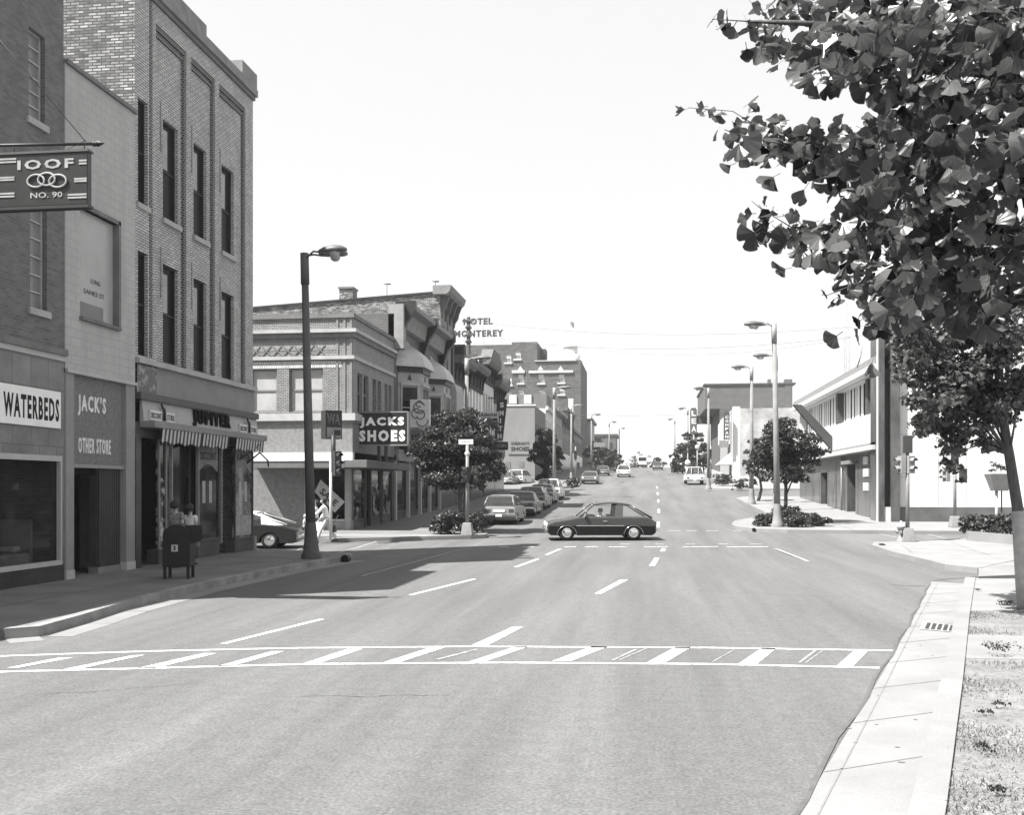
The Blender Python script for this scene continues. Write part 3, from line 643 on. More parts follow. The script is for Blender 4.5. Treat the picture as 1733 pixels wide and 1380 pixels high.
# canopy box and awnings
mb = MB().pbox(LEFT, Y0 + .25, Y1 + .2, 3.74, 3.92, -.02, .42); mb.build('canopy_box', M('canopy_grey', .22, .16, ns=2, rough=.6), B, bevel=.02)
AW = M('awning_light', .5, .42, ns=6); AWD = M('awning_dark', .07, .05, ns=6)
for n_, (u0, u1) in enumerate(((24.75, 27.1), (27.2, 28.95), (29.55, 31.75))):
    A = thing('awning', (FX, (u0 + u1) / 2, 3.6), ['striped scalloped awning valance over the left shop windows, nearest the mailbox', 'striped scalloped awning valance, the middle one of three under the canopy', 'striped scalloped awning valance nearest the street corner'][n_], 'awning', 'striped awnings under the canopy')
    n = max(8, int((u1 - u0) / .105)); mb = MB()
    for k in range(n):
        a, b = u0 + (u1 - u0) * k / n, u0 + (u1 - u0) * (k + 1) / n; mb.cur = k % 2
        zb = 3.42 + .03 * math.sin(k * .9)
        mb.hexa([LEFT(a, zb, .34), LEFT(b, zb, .34), LEFT(b, 3.74, .38), LEFT(a, 3.74, .38), LEFT(a, zb, .35), LEFT(b, zb, .35), LEFT(b, 3.74, .39), LEFT(a, 3.74, .39)])
        m_ = (a + b) / 2; mb.prism(LEFT, [(a, zb), (m_, zb - .06), (b, zb)], .34, .35)
    mb.build('valance', [AW, AWD], A, recalc=False)
    MB().tube([LEFT(u0, 3.66, .32), LEFT(u1, 3.66, .32)], .03, 8).build('roller', darkm, A)
MB().tube([LEFT(31.2, 3.0, .02), LEFT(31.6, 3.35, .3), LEFT(32.0, 3.1, .42), LEFT(32.05, 2.9, .42)], .03, 6).build('awning_arm', black, B)
MB().tube([LEFT(30.6, 3.1, .02), LEFT(31.0, 3.4, .3), LEFT(31.3, 3.6, .4)], .02, 6).build('awning_arm', black, B)

# ---- two storey corner building across the side street
JY0, JY1, JZ = 43.2, 50.6, 9.85
B = thing('corner_shoe_shop_building', (-18, 43.2, 0), 'two storey pale brick corner building with patterned frieze and blinds in its upper windows', 'building')
F = FR(JY0)
def fp(px, py): return onY(px, py, JY0)
wf = []
for a, b, t, bt in ((489, 546.5, 623, 697), (424, 468.5, 625, 697), (362, 408, 625, 697)):
    u0, z1 = fp(a, t); u1, z0 = fp(b, bt); wf.append((u0, u1, z0, z1))
zs = lambda y: fp(590, y)[1]
lo_ = [(fp(515, 0)[0], FX - .28, .75, zs(790))]
mb = MB().wall(F, -40, FX, zs(703), JZ, wf, .2); mb.poly([(-40, JY0, 0), (-40, JY1, 0), (-40, JY1, JZ), (-40, JY0, JZ)]); mb.poly([(-40, JY1, 0), (FX, JY1, 0), (FX, JY1, JZ), (-40, JY1, JZ)]); mb.poly([(-40, JY0, JZ - .5), (FX, JY0, JZ - .5), (FX, JY1, JZ - .5), (-40, JY1, JZ - .5)])
mb.build('side_wall', brick_jack, B, recalc=False)
jw = [(43.95, 44.75), (44.95, 45.8), (46.5, 47.2), (47.4, 48.1), (48.75, 49.3), (49.5, 50.1)]
MB().wall(LEFT, JY0, JY1, 3.95, JZ, [(a, b, 5.6, 7.4) for a, b in jw], .2).build('street_wall', brick_jack_s, B, recalc=False)
blind = M('blind_white', .36, .28, ns=1.5, rough=.6)
for o in wf: window(B, F, *o, depth=.17, fw=.07, fm=midm, gm=glassd, rails=(.5,), sill=False, blind=(.02, blind))
for a, b in jw: window(B, LEFT, a, b, 5.6, 7.4, depth=.16, fw=.06, fm=midm, gm=glassu, rails=(.5,), sill=False)
def band(z0, z1, d, mat, name='cornice', both=True):
    MB().pbox(F, -40, FX + (d if both else 0), z0, z1, 0, d).build(name, mat, B)
    MB().pbox(LEFT, JY0 + .001, JY1, z0, z1, 0, d).build(name, mat, B)
band(JZ - .1, JZ + .08, .08, stone_d, 'coping'); band(zs(563), zs(557), .22, stone); band(zs(571), zs(563), .12, stone_d); band(zs(608), zs(602), .1, stone); 
MB().pbox(F, -40, FX - .6, zs(592), zs(577), 0, .012).build('soldier_course', M('brick_soldier', .3, .24, ns=4, brick=(.07, .3, .01, .1, .15)), B)
dm = MB(); u = -40.0; za, zb_ = zs(600), zs(584)
while u < FX - 1.6:
    dm.prism(F, [(u, za), (u + .06, za), (u + .46, zb_), (u + .4, zb_)], .012, .035); dm.prism(F, [(u + .4, za), (u + .46, za), (u + .06, zb_), (u, zb_)], .012, .045); u += .5
dm.build('diamond_frieze', M('diamond', .17, .12, ns=6), B)
MB().pbox(F, -40, FX - .5, zs(622), zs(611), 0, .01).build('soldier_course', M('brick_soldier2', .5, .42, ns=4, brick=(.08, .35, .01, .1, .15)), B)
for u in (FX - .75, FX - .42, FX - .12): MB().pbox(F, u, u + .1, zs(700), JZ, 0, .035).build('corner_rib', M('rib_d', .2, .15, ns=3), B)
band(zs(712), zs(700), .16, stone, 'ledge'); band(zs(716), zs(712), .1, stone_d, 'ledge')
MB().pbox(F, -40, FX, zs(766), zs(716), -.2, .02).build('stucco_panel', M('stucco_bright', .22, .15, ns=6, rough=.95, bump=.5, bs=22, fine=.2), B)
MB().pbox(LEFT, JY0 + .01, JY1, zs(766), zs(716), -.2, .02).build('stucco_panel', rough_st, B)
MB().pbox(F, -40, FX + .02, zs(781), zs(766), -.2, .1).build('ledge', white, B)
z781 = zs(781); z795 = zs(794)
FC = FR(JY0 - 1.25); zc1 = onY(560, 781, JY0 - 1.25)[1]; zc0 = onY(560, 792, JY0 - 1.25)[1]; uL = onY(417, 0, JY0 - 1.25)[0]
MB().pbox(FC, uL, FX + .0, zc0, zc1, -1.25, 0).build('canopy', M('canopy_dark', .13, .1, ns=2), B)
MB().pbox(FC, uL, FX + .0, zc1, zc1 + .04, -1.25, .03).build('canopy_edge', lightm, B)
MB().pbox(F, -40, FX - .02, z795, z781 - .003, -.3, .01).build('fascia', rough_st, B)
mb = MB().pbox(LEFT, JY0 - 1.25, JY1 - .6, zc0, zc1 + .05, .003, 1.0); mb.build('canopy', M('canopy_side', .13, .09, ns=2), B, bevel=.02)
uS = fp(515, 0)[0]
MB().pbox(F, -40, uS, 0, z795, -.2, .0).build('rough_wall', rough_st, B)
MB().pbox(F, uS, FX - .05, 0, .75, -.3, .0).build('bulkhead', M('marble_base', .3, .14, ns=3, contrast=.8), B)
w_ = MB().pbox(F, uS, FX - .35, .78, z795, -.35, -.3).build('shop_window', glassd, B)
f = MB(); f.pbox(F, uS, uS + .06, .78, z795, -.3, -.02); f.pbox(F, uS, FX - .35, .73, .8, -.3, .04); f.build('frame', lightm, w_)
MB().pbox(F, FX - .35, FX - .1, .3, z795, -.3, .03).build('column', M('column_light', .3, .24, ns=3), B)
# sale placard hanging in the window
SL = thing('sale_placard', (-14, JY0 - .03, 1.6), 'tilted grey sale placard in the corner shop window', 'placard')
c = [fp(543, 812), fp(584, 850), fp(567, 868), fp(533, 833)]
MB().prism(F, c, .03, .045).build('board', M('placard_grey', .36, .3, ns=3), SL)
a0 = fp(541, 838); text('SALE', F, a0[0] - .02, a0[1] + .1, .3, .95, d=.05, mat=black, parent=SL, bold=.03, thick=.003, rot=R(-42))
for a, b, t in ((43.5, 45.3, 0), (46.3, 48.1, 0), (48.6, 50.2, .1)):
    w_ = shopwin(B, a, b, .8 + t, z795, d=-.1, g_=M('shop_glass_reflections', .02), bm=M('bulkhead_dark', .06, .12, ns=1.5))
MB().pbox(LEFT, 45.35, 46.25, .2, z795, -1.2, -1.1).build('door', dark, B); MB().pbox(LEFT, 45.3, 50.6, .1, z795, -3, -2.9).build('interior_wall', dark, B)
for u in (45.3, 46.22, 48.15, 50.25): MB().pbox(LEFT, u, u + .12, .2, z795, -.15, .0).build('post', darkm, B)
# the big dark sign standing on the canopy
SG = thing('projecting_sign', (-11.6, 44.3, 5), 'large dark rectangular sign with bold white letters standing on the canopy', 'sign')
F2 = FR(44.2)
def fq(px, py, Y=44.2): return onY(px, py, Y)
x0, z1 = fq(600, 698); x1, z0 = fq(690.5, 754)
MB().pbox(F2, x0, x1, z0, z1, -.3, 0).build('board', M('sign_board_dark', .022, .016, ns=2, rough=.4), SG, bevel=.02)
f = MB()
for a in ((x0, x1, z1 - .04, z1 + .02), (x0, x1, z0 - .02, z0 + .04)): f.pbox(F2, *a, -.31, .02)
f.pbox(F2, x1 - .03, x1 + .02, z0, z1, -.31, .02); f.build('rim', midm, SG)
lw = M('letter_bright', .75, .7, ns=8)
a = fq(609, 725); b = fq(684, 706); text('JACKS', F2, a[0], a[1], b[1] - a[1], b[0] - a[0], d=.02, mat=lw, parent=SG, bold=.055, thick=.02, space=1.35)
a = fq(608, 748); b = fq(686, 728); text('SHOES', F2, a[0], a[1], b[1] - a[1], b[0] - a[0], d=.02, mat=lw, parent=SG, bold=.055, thick=.02, space=1.35)
for px in (640, 652): u = fq(px, 0)[0]; MB().pbox(F2, u - .07, u + .07, z781, z0, -.2, -.08).build('post', black, SG)
# ================================================================= further along the left side
# ---- pair of shops with domed bay windows
white_trim = M('trim_white', .5, .42, ns=3)
victor = M('victorian_wall', .08, .06, ns=2, brick=(.22, .08, .008, .16, .15))
dome_m = M('dome_metal', .45, .36, ns=1.5, rough=.5)
B = thing('bay_window_building', (FX, 56.5, 0), 'dark brick building with two domed bay windows beyond the corner shoe shop', 'building')
mb = MB().wall(LEFT, 50.62, 62.46, 3.9, 11.2, (), .2); shell(mb, -38, FX, 50.62, 62.46, 0, 11.2, skip='E'); mb.build('wall', victor, B, recalc=False)
MB().pbox(LEFT, 50.62, 51.2, 9.4, 11.7, -.3, .5).build('end_pier', M('pier_grey', .24, .2, ns=3), B)
for y0, y1 in ((51.3, 56.5), (57.0, 62.2)):
    mb = MB().prism(PL((0, 0, 0), (1, 0, 0), (0, 1, 0)), [(FX, 10.5), (FX + .35, 10.6), (FX + .5, 11.4), (FX + .95, 11.5), (FX + .95, 11.75), (FX, 11.75)], y0, y1); mb.build('cornice', M('cornice_paint', .22, .16, ns=2), B)
    MB().pbox(LEFT, y0, y1, 9.9, 10.5, 0, .08).build('frieze', black, B)
for y0 in (50.9, 56.55, 61.9):
    mb = MB().prism(PL((0, 0, 0), (1, 0, 0), (0, 1, 0)), [(FX, 9.7), (FX + .3, 9.9), (FX + .6, 10.8), (FX + 1.05, 11.4), (FX + 1.05, 11.9), (FX, 11.9)], y0, y0 + .4); mb.build('bracket', black, B)
for yc, k in ((53.2, 0), (59.3, 1)):
    bay = MB(); oct_ = [(FX, yc - 1.75), (FX + .75, yc - 1.1), (FX + 1.0, yc - .9), (FX + 1.0, yc + .9), (FX + .75, yc + 1.1), (FX, yc + 1.75)]
    oct_ = [(FX, yc - 1.7), (FX + 1.05, yc - .95), (FX + 1.05, yc + .95), (FX, yc + 1.7)]
    n = len(oct_)
    bay.faces([(x, y, z) for z in (4.9, 8.55) for x, y in oct_], [(i, i + 1, n + i + 1, n + i) for i in range(n - 1)] + [(3, 2, 1, 0), (4, 5, 6, 7)])
    b_ = bay.build('bay', M('bay_paint', .34, .26, ns=2), B)
    # windows on its faces
    for i in range(3):
        a, c = Vector(oct_[i]), Vector(oct_[i + 1]); t = (c - a); L = t.length; t.normalize(); nn = Vector((t.y, -t.x))
        if nn.x < 0: nn = -nn
        PP = PL((a.x, a.y, 0), (t.x, t.y, 0), (nn.x, nn.y, 0))
        MB().pbox(PP, .22, L - .22, 5.4, 7.5, .0, .03).build('window', glassd, b_)
        f = MB(); f.pbox(PP, .14, .22, 5.3, 7.6, 0, .07); f.pbox(PP, L - .22, L - .14, 5.3, 7.6, 0, .07); f.pbox(PP, .1, L - .1, 7.6, 7.78, 0, .1); f.pbox(PP, .2, L - .2, 6.4, 6.46, .03, .05); f.build('frame', stone, b_)
        MB().pbox(PP, -.03, L + .03, 8.3, 8.58, 0, .12).build('eaves_band', black, b_)
        MB().prism(PP, [(L / 2 - .12, 7.9), (L / 2 + .12, 7.9), (L / 2, 8.2)], 0, .03).build('ornament', black, b_)
    # ogee dome
    d_ = MB(); prof = [(1.32, 0), (1.30, .15), (1.2, .45), (1.0, .75), (.72, 1.0), (.42, 1.2), (.2, 1.35), (.08, 1.55), (.0, 1.8)]
    rows = []
    for r_, h in prof:
        f_ = r_ / 1.05; rows.append([(FX + (x - FX) * f_, yc + (y - yc) * f_, 8.58 + h) for x, y in oct_])
    for i in range(len(rows) - 1):
        for j in range(3): d_.poly([rows[i][j], rows[i][j + 1], rows[i + 1][j + 1], rows[i + 1][j]], True)
    d_.poly(rows[0])
    d_.build('dome', dome_m, B)
for y0, y1 in ((51.0, 53.5), (54.4, 56.4), (57.2, 59.0), (60, 62)):
    shopwin(B, y0, y1, 1.0, 3.5, d=-.1)
for y in (50.65, 53.6, 56.5, 59.1, 62.1): MB().pbox(LEFT, y, y + .25, .3, 3.9, -.2, .1).build('pier', lightm, B)
MB().pbox(LEFT, 50.62, 62.46, .3, 3.9, -2, -1.9).build('interior_wall', dark, B)
MB().pbox(LEFT, 50.65, 62.4, 3.6, 4.2, 0, .25).build('sign_band', M('band_cream', .3, .2, ns=4), B)
# ---- old brick three storey block with heavy cornice
B = thing('old_brick_building', (FX, 64.8, 0), 'old three storey brick building with peeling side wall, heavy bracketed cornice and roof chimney', 'building')
oy0, oy1 = 62.5, 67.0
def po(px, py): return onY(px, py, oy0)
tl = po(425, 523); tr_ = po(735, 497)
xl = -46; zl = tl[1] - (tr_[1] - tl[1]) * (tl[0] - xl) / (tr_[0] - tl[0])
mb = MB().poly([(xl, oy0, 0), (FX, oy0, 0), (FX, oy0, tr_[1]), (tr_[0], oy0, tr_[1]), (xl, oy0, zl)]); mb.poly([(xl, oy1, 0), (FX, oy1, 0), (FX, oy1, tr_[1]), (tr_[0], oy1, tr_[1]), (xl, oy1, zl)]); mb.poly([(xl, oy0, zl), (FX, oy0, tr_[1] - .05), (FX, oy1, tr_[1] - .05), (xl, oy1, zl)])
mb.build('side_wall', brick_old, B, recalc=False)
MB().hexa([(xl, oy0 - .1, zl), (tr_[0], oy0 - .1, tr_[1]), (tr_[0], oy0 + .2, tr_[1]), (xl, oy0 + .2, zl), (xl, oy0 - .1, zl + .12), (tr_[0], oy0 - .1, tr_[1] + .12), (tr_[0], oy0 + .2, tr_[1] + .12), (xl, oy0 + .2, zl + .12)]).build('coping', black, B)
ow = [(oy0 + .6 + 1.45 * k, oy0 + 1.35 + 1.45 * k) for k in range(3)]
MB().wall(LEFT, oy0, oy1, 0, tr_[1], [(a, b, z0, z1) for a, b in ow for z0, z1 in ((5.0, 7.4), (9.0, 12.6))], .2).build('street_wall', M('victorian_grey', .2, .15, ns=2, brick=(.22, .08, .008, .2, .12)), B, recalc=False)
for a, b in ow:
    for z0, z1 in ((5.0, 7.4), (9.0, 12.6)): window(B, LEFT, a, b, z0, z1, depth=.16, fm=black, gm=glassu, sill=True, sm=stone, sd=.12)
for u in (oy0 + .01, oy0 + 2.2, oy1 - .36): MB().pbox(LEFT, u, u + .35, 4.5, 13.3, 0, .05).build('pilaster', stone_d, B)
MB().pbox(LEFT, oy0, oy1, 8.1, 8.5, 0, .15).build('string_course', stone, B)
X0 = onY(735, 500, oy0)[0]
MB().prism(PL((0, 0, 0), (1, 0, 0), (0, 1, 0)), [(X0, 14.4), (FX + .5, 14.4), (FX + .7, 14.6), (FX + .8, 14.95), (X0, 14.95)], oy0 - .5, oy1 + .3).build('cornice', M('cornice_paint2', .2, .14, ns=3), B)
for k in range(4):
    u = oy0 + .1 + k * 1.35
    MB().prism(PL((0, 0, 0), (1, 0, 0), (0, 1, 0)), [(FX, 13.0), (FX + .1, 13.0), (FX + .14, 13.3), (FX + .34, 13.6), (FX + .4, 13.9), (FX + .6, 14.4), (FX, 14.4)], u, u + .3).build('bracket', M('bracket_d', .1, .08), B)
# hood below: projecting entrance pavilion with fluted frieze
MB().prism(PL((0, 0, 0), (1, 0, 0), (0, 1, 0)), [(FX, 10.0), (FX + .15, 10.0), (FX + .6, 11.3), (FX + .6, 11.6), (FX, 11.6)], oy0 - .6, oy0 + .9).build('hood', stone_d, B)
MB().prism(PL((0, 0, 0), (1, 0, 0), (0, 1, 0)), [(FX, 4.2), (FX + .9, 4.2), (FX + .9, 8.4), (FX + .75, 8.9), (FX, 9.3)], oy0 + .8, oy0 + 3.2).build('bay', M('bay_light', .36, .28, ns=3), B)
c0 = po(558, 503); c1 = po(582, 478)
CH = MB().box(c0[0], c1[0], oy0 + 2, oy0 + 3, c0[1] - 1, c1[1]).build('chimney', brick_old, B)
MB().box(c0[0] - .05, c1[0] + .05, oy0 + 1.9, oy0 + 3.1, c1[1], c1[1] + .12).build('cap', stone_d, CH)
MB().box(c0[0] - .35, c1[0] + .35, oy0 + 1.8, oy0 + 3.2, c0[1] - .6, c0[1] + .1).build('flashing', white, CH)
MB().pbox(LEFT, oy0, oy1, .4, 4.0, .02, .1).build('shopfront', M('shopfront_dark', .05, .12, ns=1.5, contrast=.5, rough=.2), B)
for px, y_, hh, lab in ((655, 62.8, 1.0, 'small tv aerial on the parapet of the old peeling side wall'), (737, 62.8, .9, 'short roof aerial beside the heavy cornice corner')):
    a = onY(px, 497, y_); z0_ = zl + (tr_[1] - zl) * (a[0] - xl) / (tr_[0] - xl)
    T = thing('roof_aerial', (a[0], y_, z0_), lab, 'aerial'); MB().tube([(a[0], y_, z0_ - .1), (a[0], y_, z0_ + hh)], .02, 5).build('mast', black, T)
    mb = MB()
    for k in range(4): mb.tube([(a[0] - .25 + .03 * k, y_ + .1 * k, z0_ + hh - .05), (a[0] + .25 - .03 * k, y_ + .1 * k, z0_ + hh - .05)], .012, 4)
    mb.tube([(a[0], y_, z0_ + hh - .05), (a[0], y_ + .35, z0_ + hh - .05)], .012, 4); mb.build('arms', black, T)
# ---- Italianate row
row = [(67.1, 73.0, 11.7, 'narrow pale painted building with curved black cornice beside the old brick block', .75, 'curved'),
       (73.1, 79.2, 12.0, 'white painted brick building with shade painted dark under its eaves, in the old row', .8, 'flat'),
       (79.3, 85.2, 13.1, 'light grey building with sloping bracketed gable cornice in the middle of the old row', .6, 'gable'),
       (85.3, 91.0, 11.9, 'pale building with dark hooded end cornice behind the tall vertical sign', .5, 'curved')]
for k, (a, b, zt, lab, v, kind) in enumerate(row):
    B = thing('row_building', (FX, (a + b) / 2, 0), lab, 'building', 'old row of narrow shop buildings')
    pm = M('row_paint_%d' % k, v, v * .8, ns=2, brick=(.22, .08, .006, v * .7, .06), rough=.85)
    n = 4; ww = [(a + .45 + (b - a - .5) * i / n, a + .45 + (b - a - .5) * i / n + .62) for i in range(n)]
    ops = [(u, v_, z0 + g(a), z1 + g(a)) for u, v_ in ww for z0, z1 in ((4.4, 7.0),)] + [(u, v_, 8.0, 9.9) for u, v_ in ww]
    mb = MB().wall(LEFT, a, b, 0, zt - 1.0, ops, .18); shell(mb, -36, FX, a, b, 0, zt - .6, skip='E', top=zt - 1.2); mb.build('wall', pm, B, recalc=False)
    for o in ops: window(B, LEFT, *o, depth=.14, fw=.04, fm=midm, gm=glassu, sill=False)
    cm = M('row_cornice', .03, .02, ns=3)
    PX_ = PL((0, 0, 0), (1, 0, 0), (0, 1, 0))
    MB().prism(PX_, [(FX, zt - 2.4), (FX + .06, zt - 2.4), (FX + .06, zt - 1.0), (FX, zt - 1.0)], a, b).build('frieze', cm, B)  # black band paints the cornice shadow onto the wall
    MB().prism(PX_, [(FX - .3, zt - 1.0), (FX + .5, zt - 1.0), (FX + .7, zt - .7), (FX + .7, zt - .45), (FX - .3, zt - .45)], a, b).build('cornice', M('row_cornice_l', .13, .09, ns=3), B)
    if kind == 'curved':
        for u in (a, b - .9): MB().prism(LEFT, [(u + .45 + .45 * math.cos(math.pi * t / 8), zt - .45 + .75 * math.sin(math.pi * t / 8)) for t in range(9)], -.2, .68).build('hooded_pediment', cm, B)
    elif kind == 'gable':
        MB().prism(LEFT, [(a, zt - .45), (b, zt - .45), (b - 1.2, zt + .35), (a + 1.2, zt + .35)], -.2, .72).build('gable_cornice', M('row_cornice_l', .3), B)
    for i in range(5): u = a + .1 + (b - a - .35) * i / 4; MB().prism(PX_, [(FX, zt - 2.1), (FX + .12, zt - 2.1), (FX + .18, zt - 1.5), (FX + .42, zt - 1.0), (FX, zt - 1.0)], u, u + .16).build('bracket', cm, B)
    MB().pbox(LEFT, a + .05, b - .05, g(a), g(a) + 3.4, .02, .1).build('shopfront', M('shopfront_dark', .05), B)
    MB().pbox(LEFT, a + .05, b - .05, g(a) + 3.45, g(a) + 4.1, .02, .22).build('sign_band', M('row_band_%d' % k, .15 + .15 * (k % 2), .1, ns=3), B)
CP = thing('utility_pole', (FX - 4, 78, 11), 'dark wooden pole with crossarms rising above the old row roofs', 'pole')
pA = pt(790, 650, 78); pB = pt(793, 537, 78)
MB().tube([(pB[0], pA[1], pA[2] - 4), (pB[0], pA[1], pB[2])], [.2, .15], 8).build('shaft', M('pole_wood', .05, .03, ns=5), CP)
for z, wd in ((pB[2] - .3, .45), (pB[2] - 1.45, .28)): MB().box(pB[0] - wd, pB[0] + wd, pA[1] - .2, pA[1] - .1, z - .1, z + .08).build('crossarm', M('pole_wood', .05), CP)
for k in range(4): MB().box(pB[0] - .22, pB[0] + .22, pA[1] - .2, pA[1] + .2, pB[2] - .9 - k * 1.1, pB[2] - .75 - k * 1.1).build('insulator', black, CP)
# ---- parking-lot side building with shoe sign
B = thing('lot_side_building', (FX, 124, 0), 'two storey building with blank pale side wall facing the small car park', 'building')
LY = 118
pale = M('pale_wall', .2, .16, ns=.6, rough=.9, fine=.08, stretch=(1, 1, .5))
mb = MB().wall(LEFT, LY, 131, 0, 11.9, [(u, u + 1.0, 7.4, 9.8) for u in (119, 121.5, 124, 126.5, 129)], .2); shell(mb, -34, FX, LY, 131, 0, 11.9, skip='ES'); mb.build('wall', M('lot_front', .14, .1, ns=2), B, recalc=False)
MB().poly([(-34, LY, 0), (FX, LY, 0), (FX, LY, 11.9), (-34, LY, 11.9)]).build('side_wall', pale, B, recalc=False)
MB().box(-34, FX + .1, LY - .1, LY + .2, 11.9, 12.05).build('coping', white, B)
for u in (119, 121.5, 124, 126.5, 129): window(B, LEFT, u, u + 1.0, 7.4, 9.8, depth=.15, gm=glassu, sill=False)
for k in range(2): MB().box(-16.3 + k * 1.6, -15.7 + k * 1.6, LY - .05, LY, g(LY) + .4, g(LY) + 2.4).build('door', stone_d, B)
T = thing('wall_sign', (-14, LY, 6.6), 'long grey shoe shop sign on the blank side wall above the car park', 'sign')
q0 = onY(860, 751, LY - .1); q1 = onY(905, 769, LY - .1); FS = FR(LY - .1)
MB().pbox(FS, q0[0], q1[0] + .25, q1[1], q0[1], -.1, 0).build('board', M('sign_mid', .2, .16, ns=3), T)
text("SHEEHAN'S", FS, onY(865, 0, LY)[0], onY(0, 758.5, LY)[1], .38, 2.2, d=.02, mat=black, parent=T, bold=.03); text('SHOES', FS, onY(865, 0, LY)[0], onY(0, 768, LY)[1], .5, 2.2, d=.02, mat=black, parent=T, bold=.04)
# penthouse roof boxes behind it
B = thing('low_roof_building', (-22, 134, 0), 'dark flat roofed building peeking over the pale side wall below the hotel', 'building')
q0 = onY(858, 668, 134); q1 = onY(925, 686, 134)
MB().box(-32, q1[0], 134, 141, 0, q0[1]).build('wall', M('penthouse_dark', .14, .08, ns=.8), B)
for px in (868, 893): c = onY(px, 676, 133.8); MB().box(c[0] - .5, c[0] + .5, 133.8, 134, c[1] - .6, c[1] + .6).build('vent', lightm, B)
blk = [(131.1, 141, 12.6, 'white', 'white painted two storey building with light cornice beyond the car park', .6),
       (141.1, 158, 13.2, 'grey', 'grey building with round arched attic shadow, between white building and hotel', .36),
       (158.1, 176, 14.6, 'dark', 'dark building with heavy overhanging black cornice near the hotel corner', .22),
       (176.1, 208.5, 12.5, 'mixed', 'long shaded two storey shop building at the foot of the hotel', .16)]
for k, (a, b, zt, nm, lab, v) in enumerate(blk):
    B = thing('shop_building', (FX, (a + b) / 2, 0), lab, 'building', 'shop buildings below the hotel')
    n = max(3, int((b - a) / 2.6)); ops = [(a + .6 + i * (b - a - 1) / n, a + 1.7 + i * (b - a - 1) / n, zt - 3.6, zt - 1.5) for i in range(n)]
    mb = MB().wall(LEFT, a, b, 0, zt, ops, .2); shell(mb, -30, FX, a, b, 0, zt, skip='E'); mb.build('wall', M('far_wall_%d' % k, v, v * .75, ns=1), B, recalc=False)
    for o in ops: window(B, LEFT, *o, depth=.15, gm=glassu, sill=False, frame=False)
    MB().pbox(LEFT, a, b, zt - .2, zt + .35, 0, .9 if nm in ('dark', 'grey') else .35).build('cornice', M('far_cornice_%d' % k, .05 if nm == 'dark' else v * .8, v * .5, ns=1), B)
    if nm == 'dark':
        for i in range(4): MB().prism(PL((0, 0, 0), (1, 0, 0), (0, 1, 0)), [(FX, zt - 2.6), (FX + .3, zt - 2.5), (FX + .9, zt - .2), (FX, zt - .2)], a + .3 + i * 5, a + 1.3 + i * 5).build('bracket', M('far_cornice_2', .05), B)
    z = g(a) + .2; MB().pbox(LEFT, a + .1, b - .1, z, z + 3, .02, .1).build('shopfront', M('shopfront_dark', .05), B)
T = thing('wall_sign', (FX + 1, 158, 10), 'tall narrow white vertical sign beside the hotel corner', 'sign')
q0 = onX(965, 672, -11.5); a = onY(962, 675, 176); b = onY(970, 706, 176); MB().box(a[0], b[0], 176, 176.3, b[1], a[1]).build('board', white, T); MB().box(a[0] - .1, b[0] + .1, 176.1, 176.2, b[1] - 4.5, b[1]).build('lower_panel', black, T)
# ---- the hotel
HB = thing('hotel_building', (-25, 209, 0), 'tall dark brick hotel with white window bands and rooftop letters', 'hotel')
hb = M('hotel_brick', .085, .06, ns=.5, brick=(.8, .3, .03, .1, .3), rough=.9, fine=.1)
HY = 209
FH = FR(HY)
def hp(px, py): return onY(px, py, HY)
xs = hp(866, 0)[0]; zt_r = hp(900, 611)[1]; zt_l = hp(830, 584)[1]; zt_m = hp(890, 579)[1]; xm = hp(909, 0)[0]; xR = hp(985, 0)[0]
wl = M('hotel_blind', .5, .42, ns=.4)
wops = []
for px in (831, 860, 874, 881, 916, 950): pass
def hw(px0, px1, py0, py1):
    a = hp(px0, py1); b = hp(px1, py0); return (a[0], b[0], a[1], b[1])
wl_list = [(826, 836, 599, 614), (855, 865, 599, 614), (857, 866, 637, 652), (857, 866, 664, 678), (830, 838, 637, 652),
           (876.5, 886, 634, 649), (911, 921, 634, 649), (945, 955, 634, 648), (876.5, 886, 660, 668), (911, 921, 660, 668), (945, 955, 655, 668)]
w3_ = [(871, 881, 594, 608)]
ops_l = [hw(*q) for q in wl_list if q[1] < 868]; ops_r = [hw(*q) for q in wl_list if q[0] > 868]; ops_m = [hw(*q) for q in w3_]
xR = hp(983, 0)[0]
mb = MB().wall(FH, hp(700, 0)[0], xs, 0, zt_l, ops_l, .3); mb.wall(FH, xs, xR, 0, zt_r, ops_r, .3); mb.wall(FH, xs, xm, zt_r, zt_m, ops_m, .3)
x00 = hp(700, 0)[0]
mb.poly([(x00, 232, 0), (xR, 232, 0), (xR, 232, zt_r), (x00, 232, zt_r)]); mb.poly([(xs, HY, zt_r - .3), (xR, HY, zt_r - .3), (xR, 232, zt_r - .3), (xs, 232, zt_r - .3)]); mb.poly([(x00, HY, zt_l - .3), (xs, HY, zt_l - .3), (xs, 225, zt_l - .3), (x00, 225, zt_l - .3)])
mb.poly([(xm, HY, zt_r), (xm, 222, zt_r), (xm, 222, zt_m), (xm, HY, zt_m)]); mb.poly([(xs, HY, zt_m - .1), (xm, HY, zt_m - .1), (xm, 222, zt_m - .1), (xs, 222, zt_m - .1)]); mb.poly([(xs, 222, 20), (xm, 222, 20), (xm, 222, zt_m), (xs, 222, zt_m)]); mb.poly([(x00, 225, 20), (xs, 225, 20), (xs, 225, zt_l), (x00, 225, zt_l)])
mb.build('wall', hb, HB, recalc=False)
MB().poly([(xR, HY, 0), (xR, 232, 0), (xR, 232, zt_r), (xR, HY, zt_r)]).build('street_wall', M('hotel_street', .05, .035, ns=.5), HB, recalc=False)
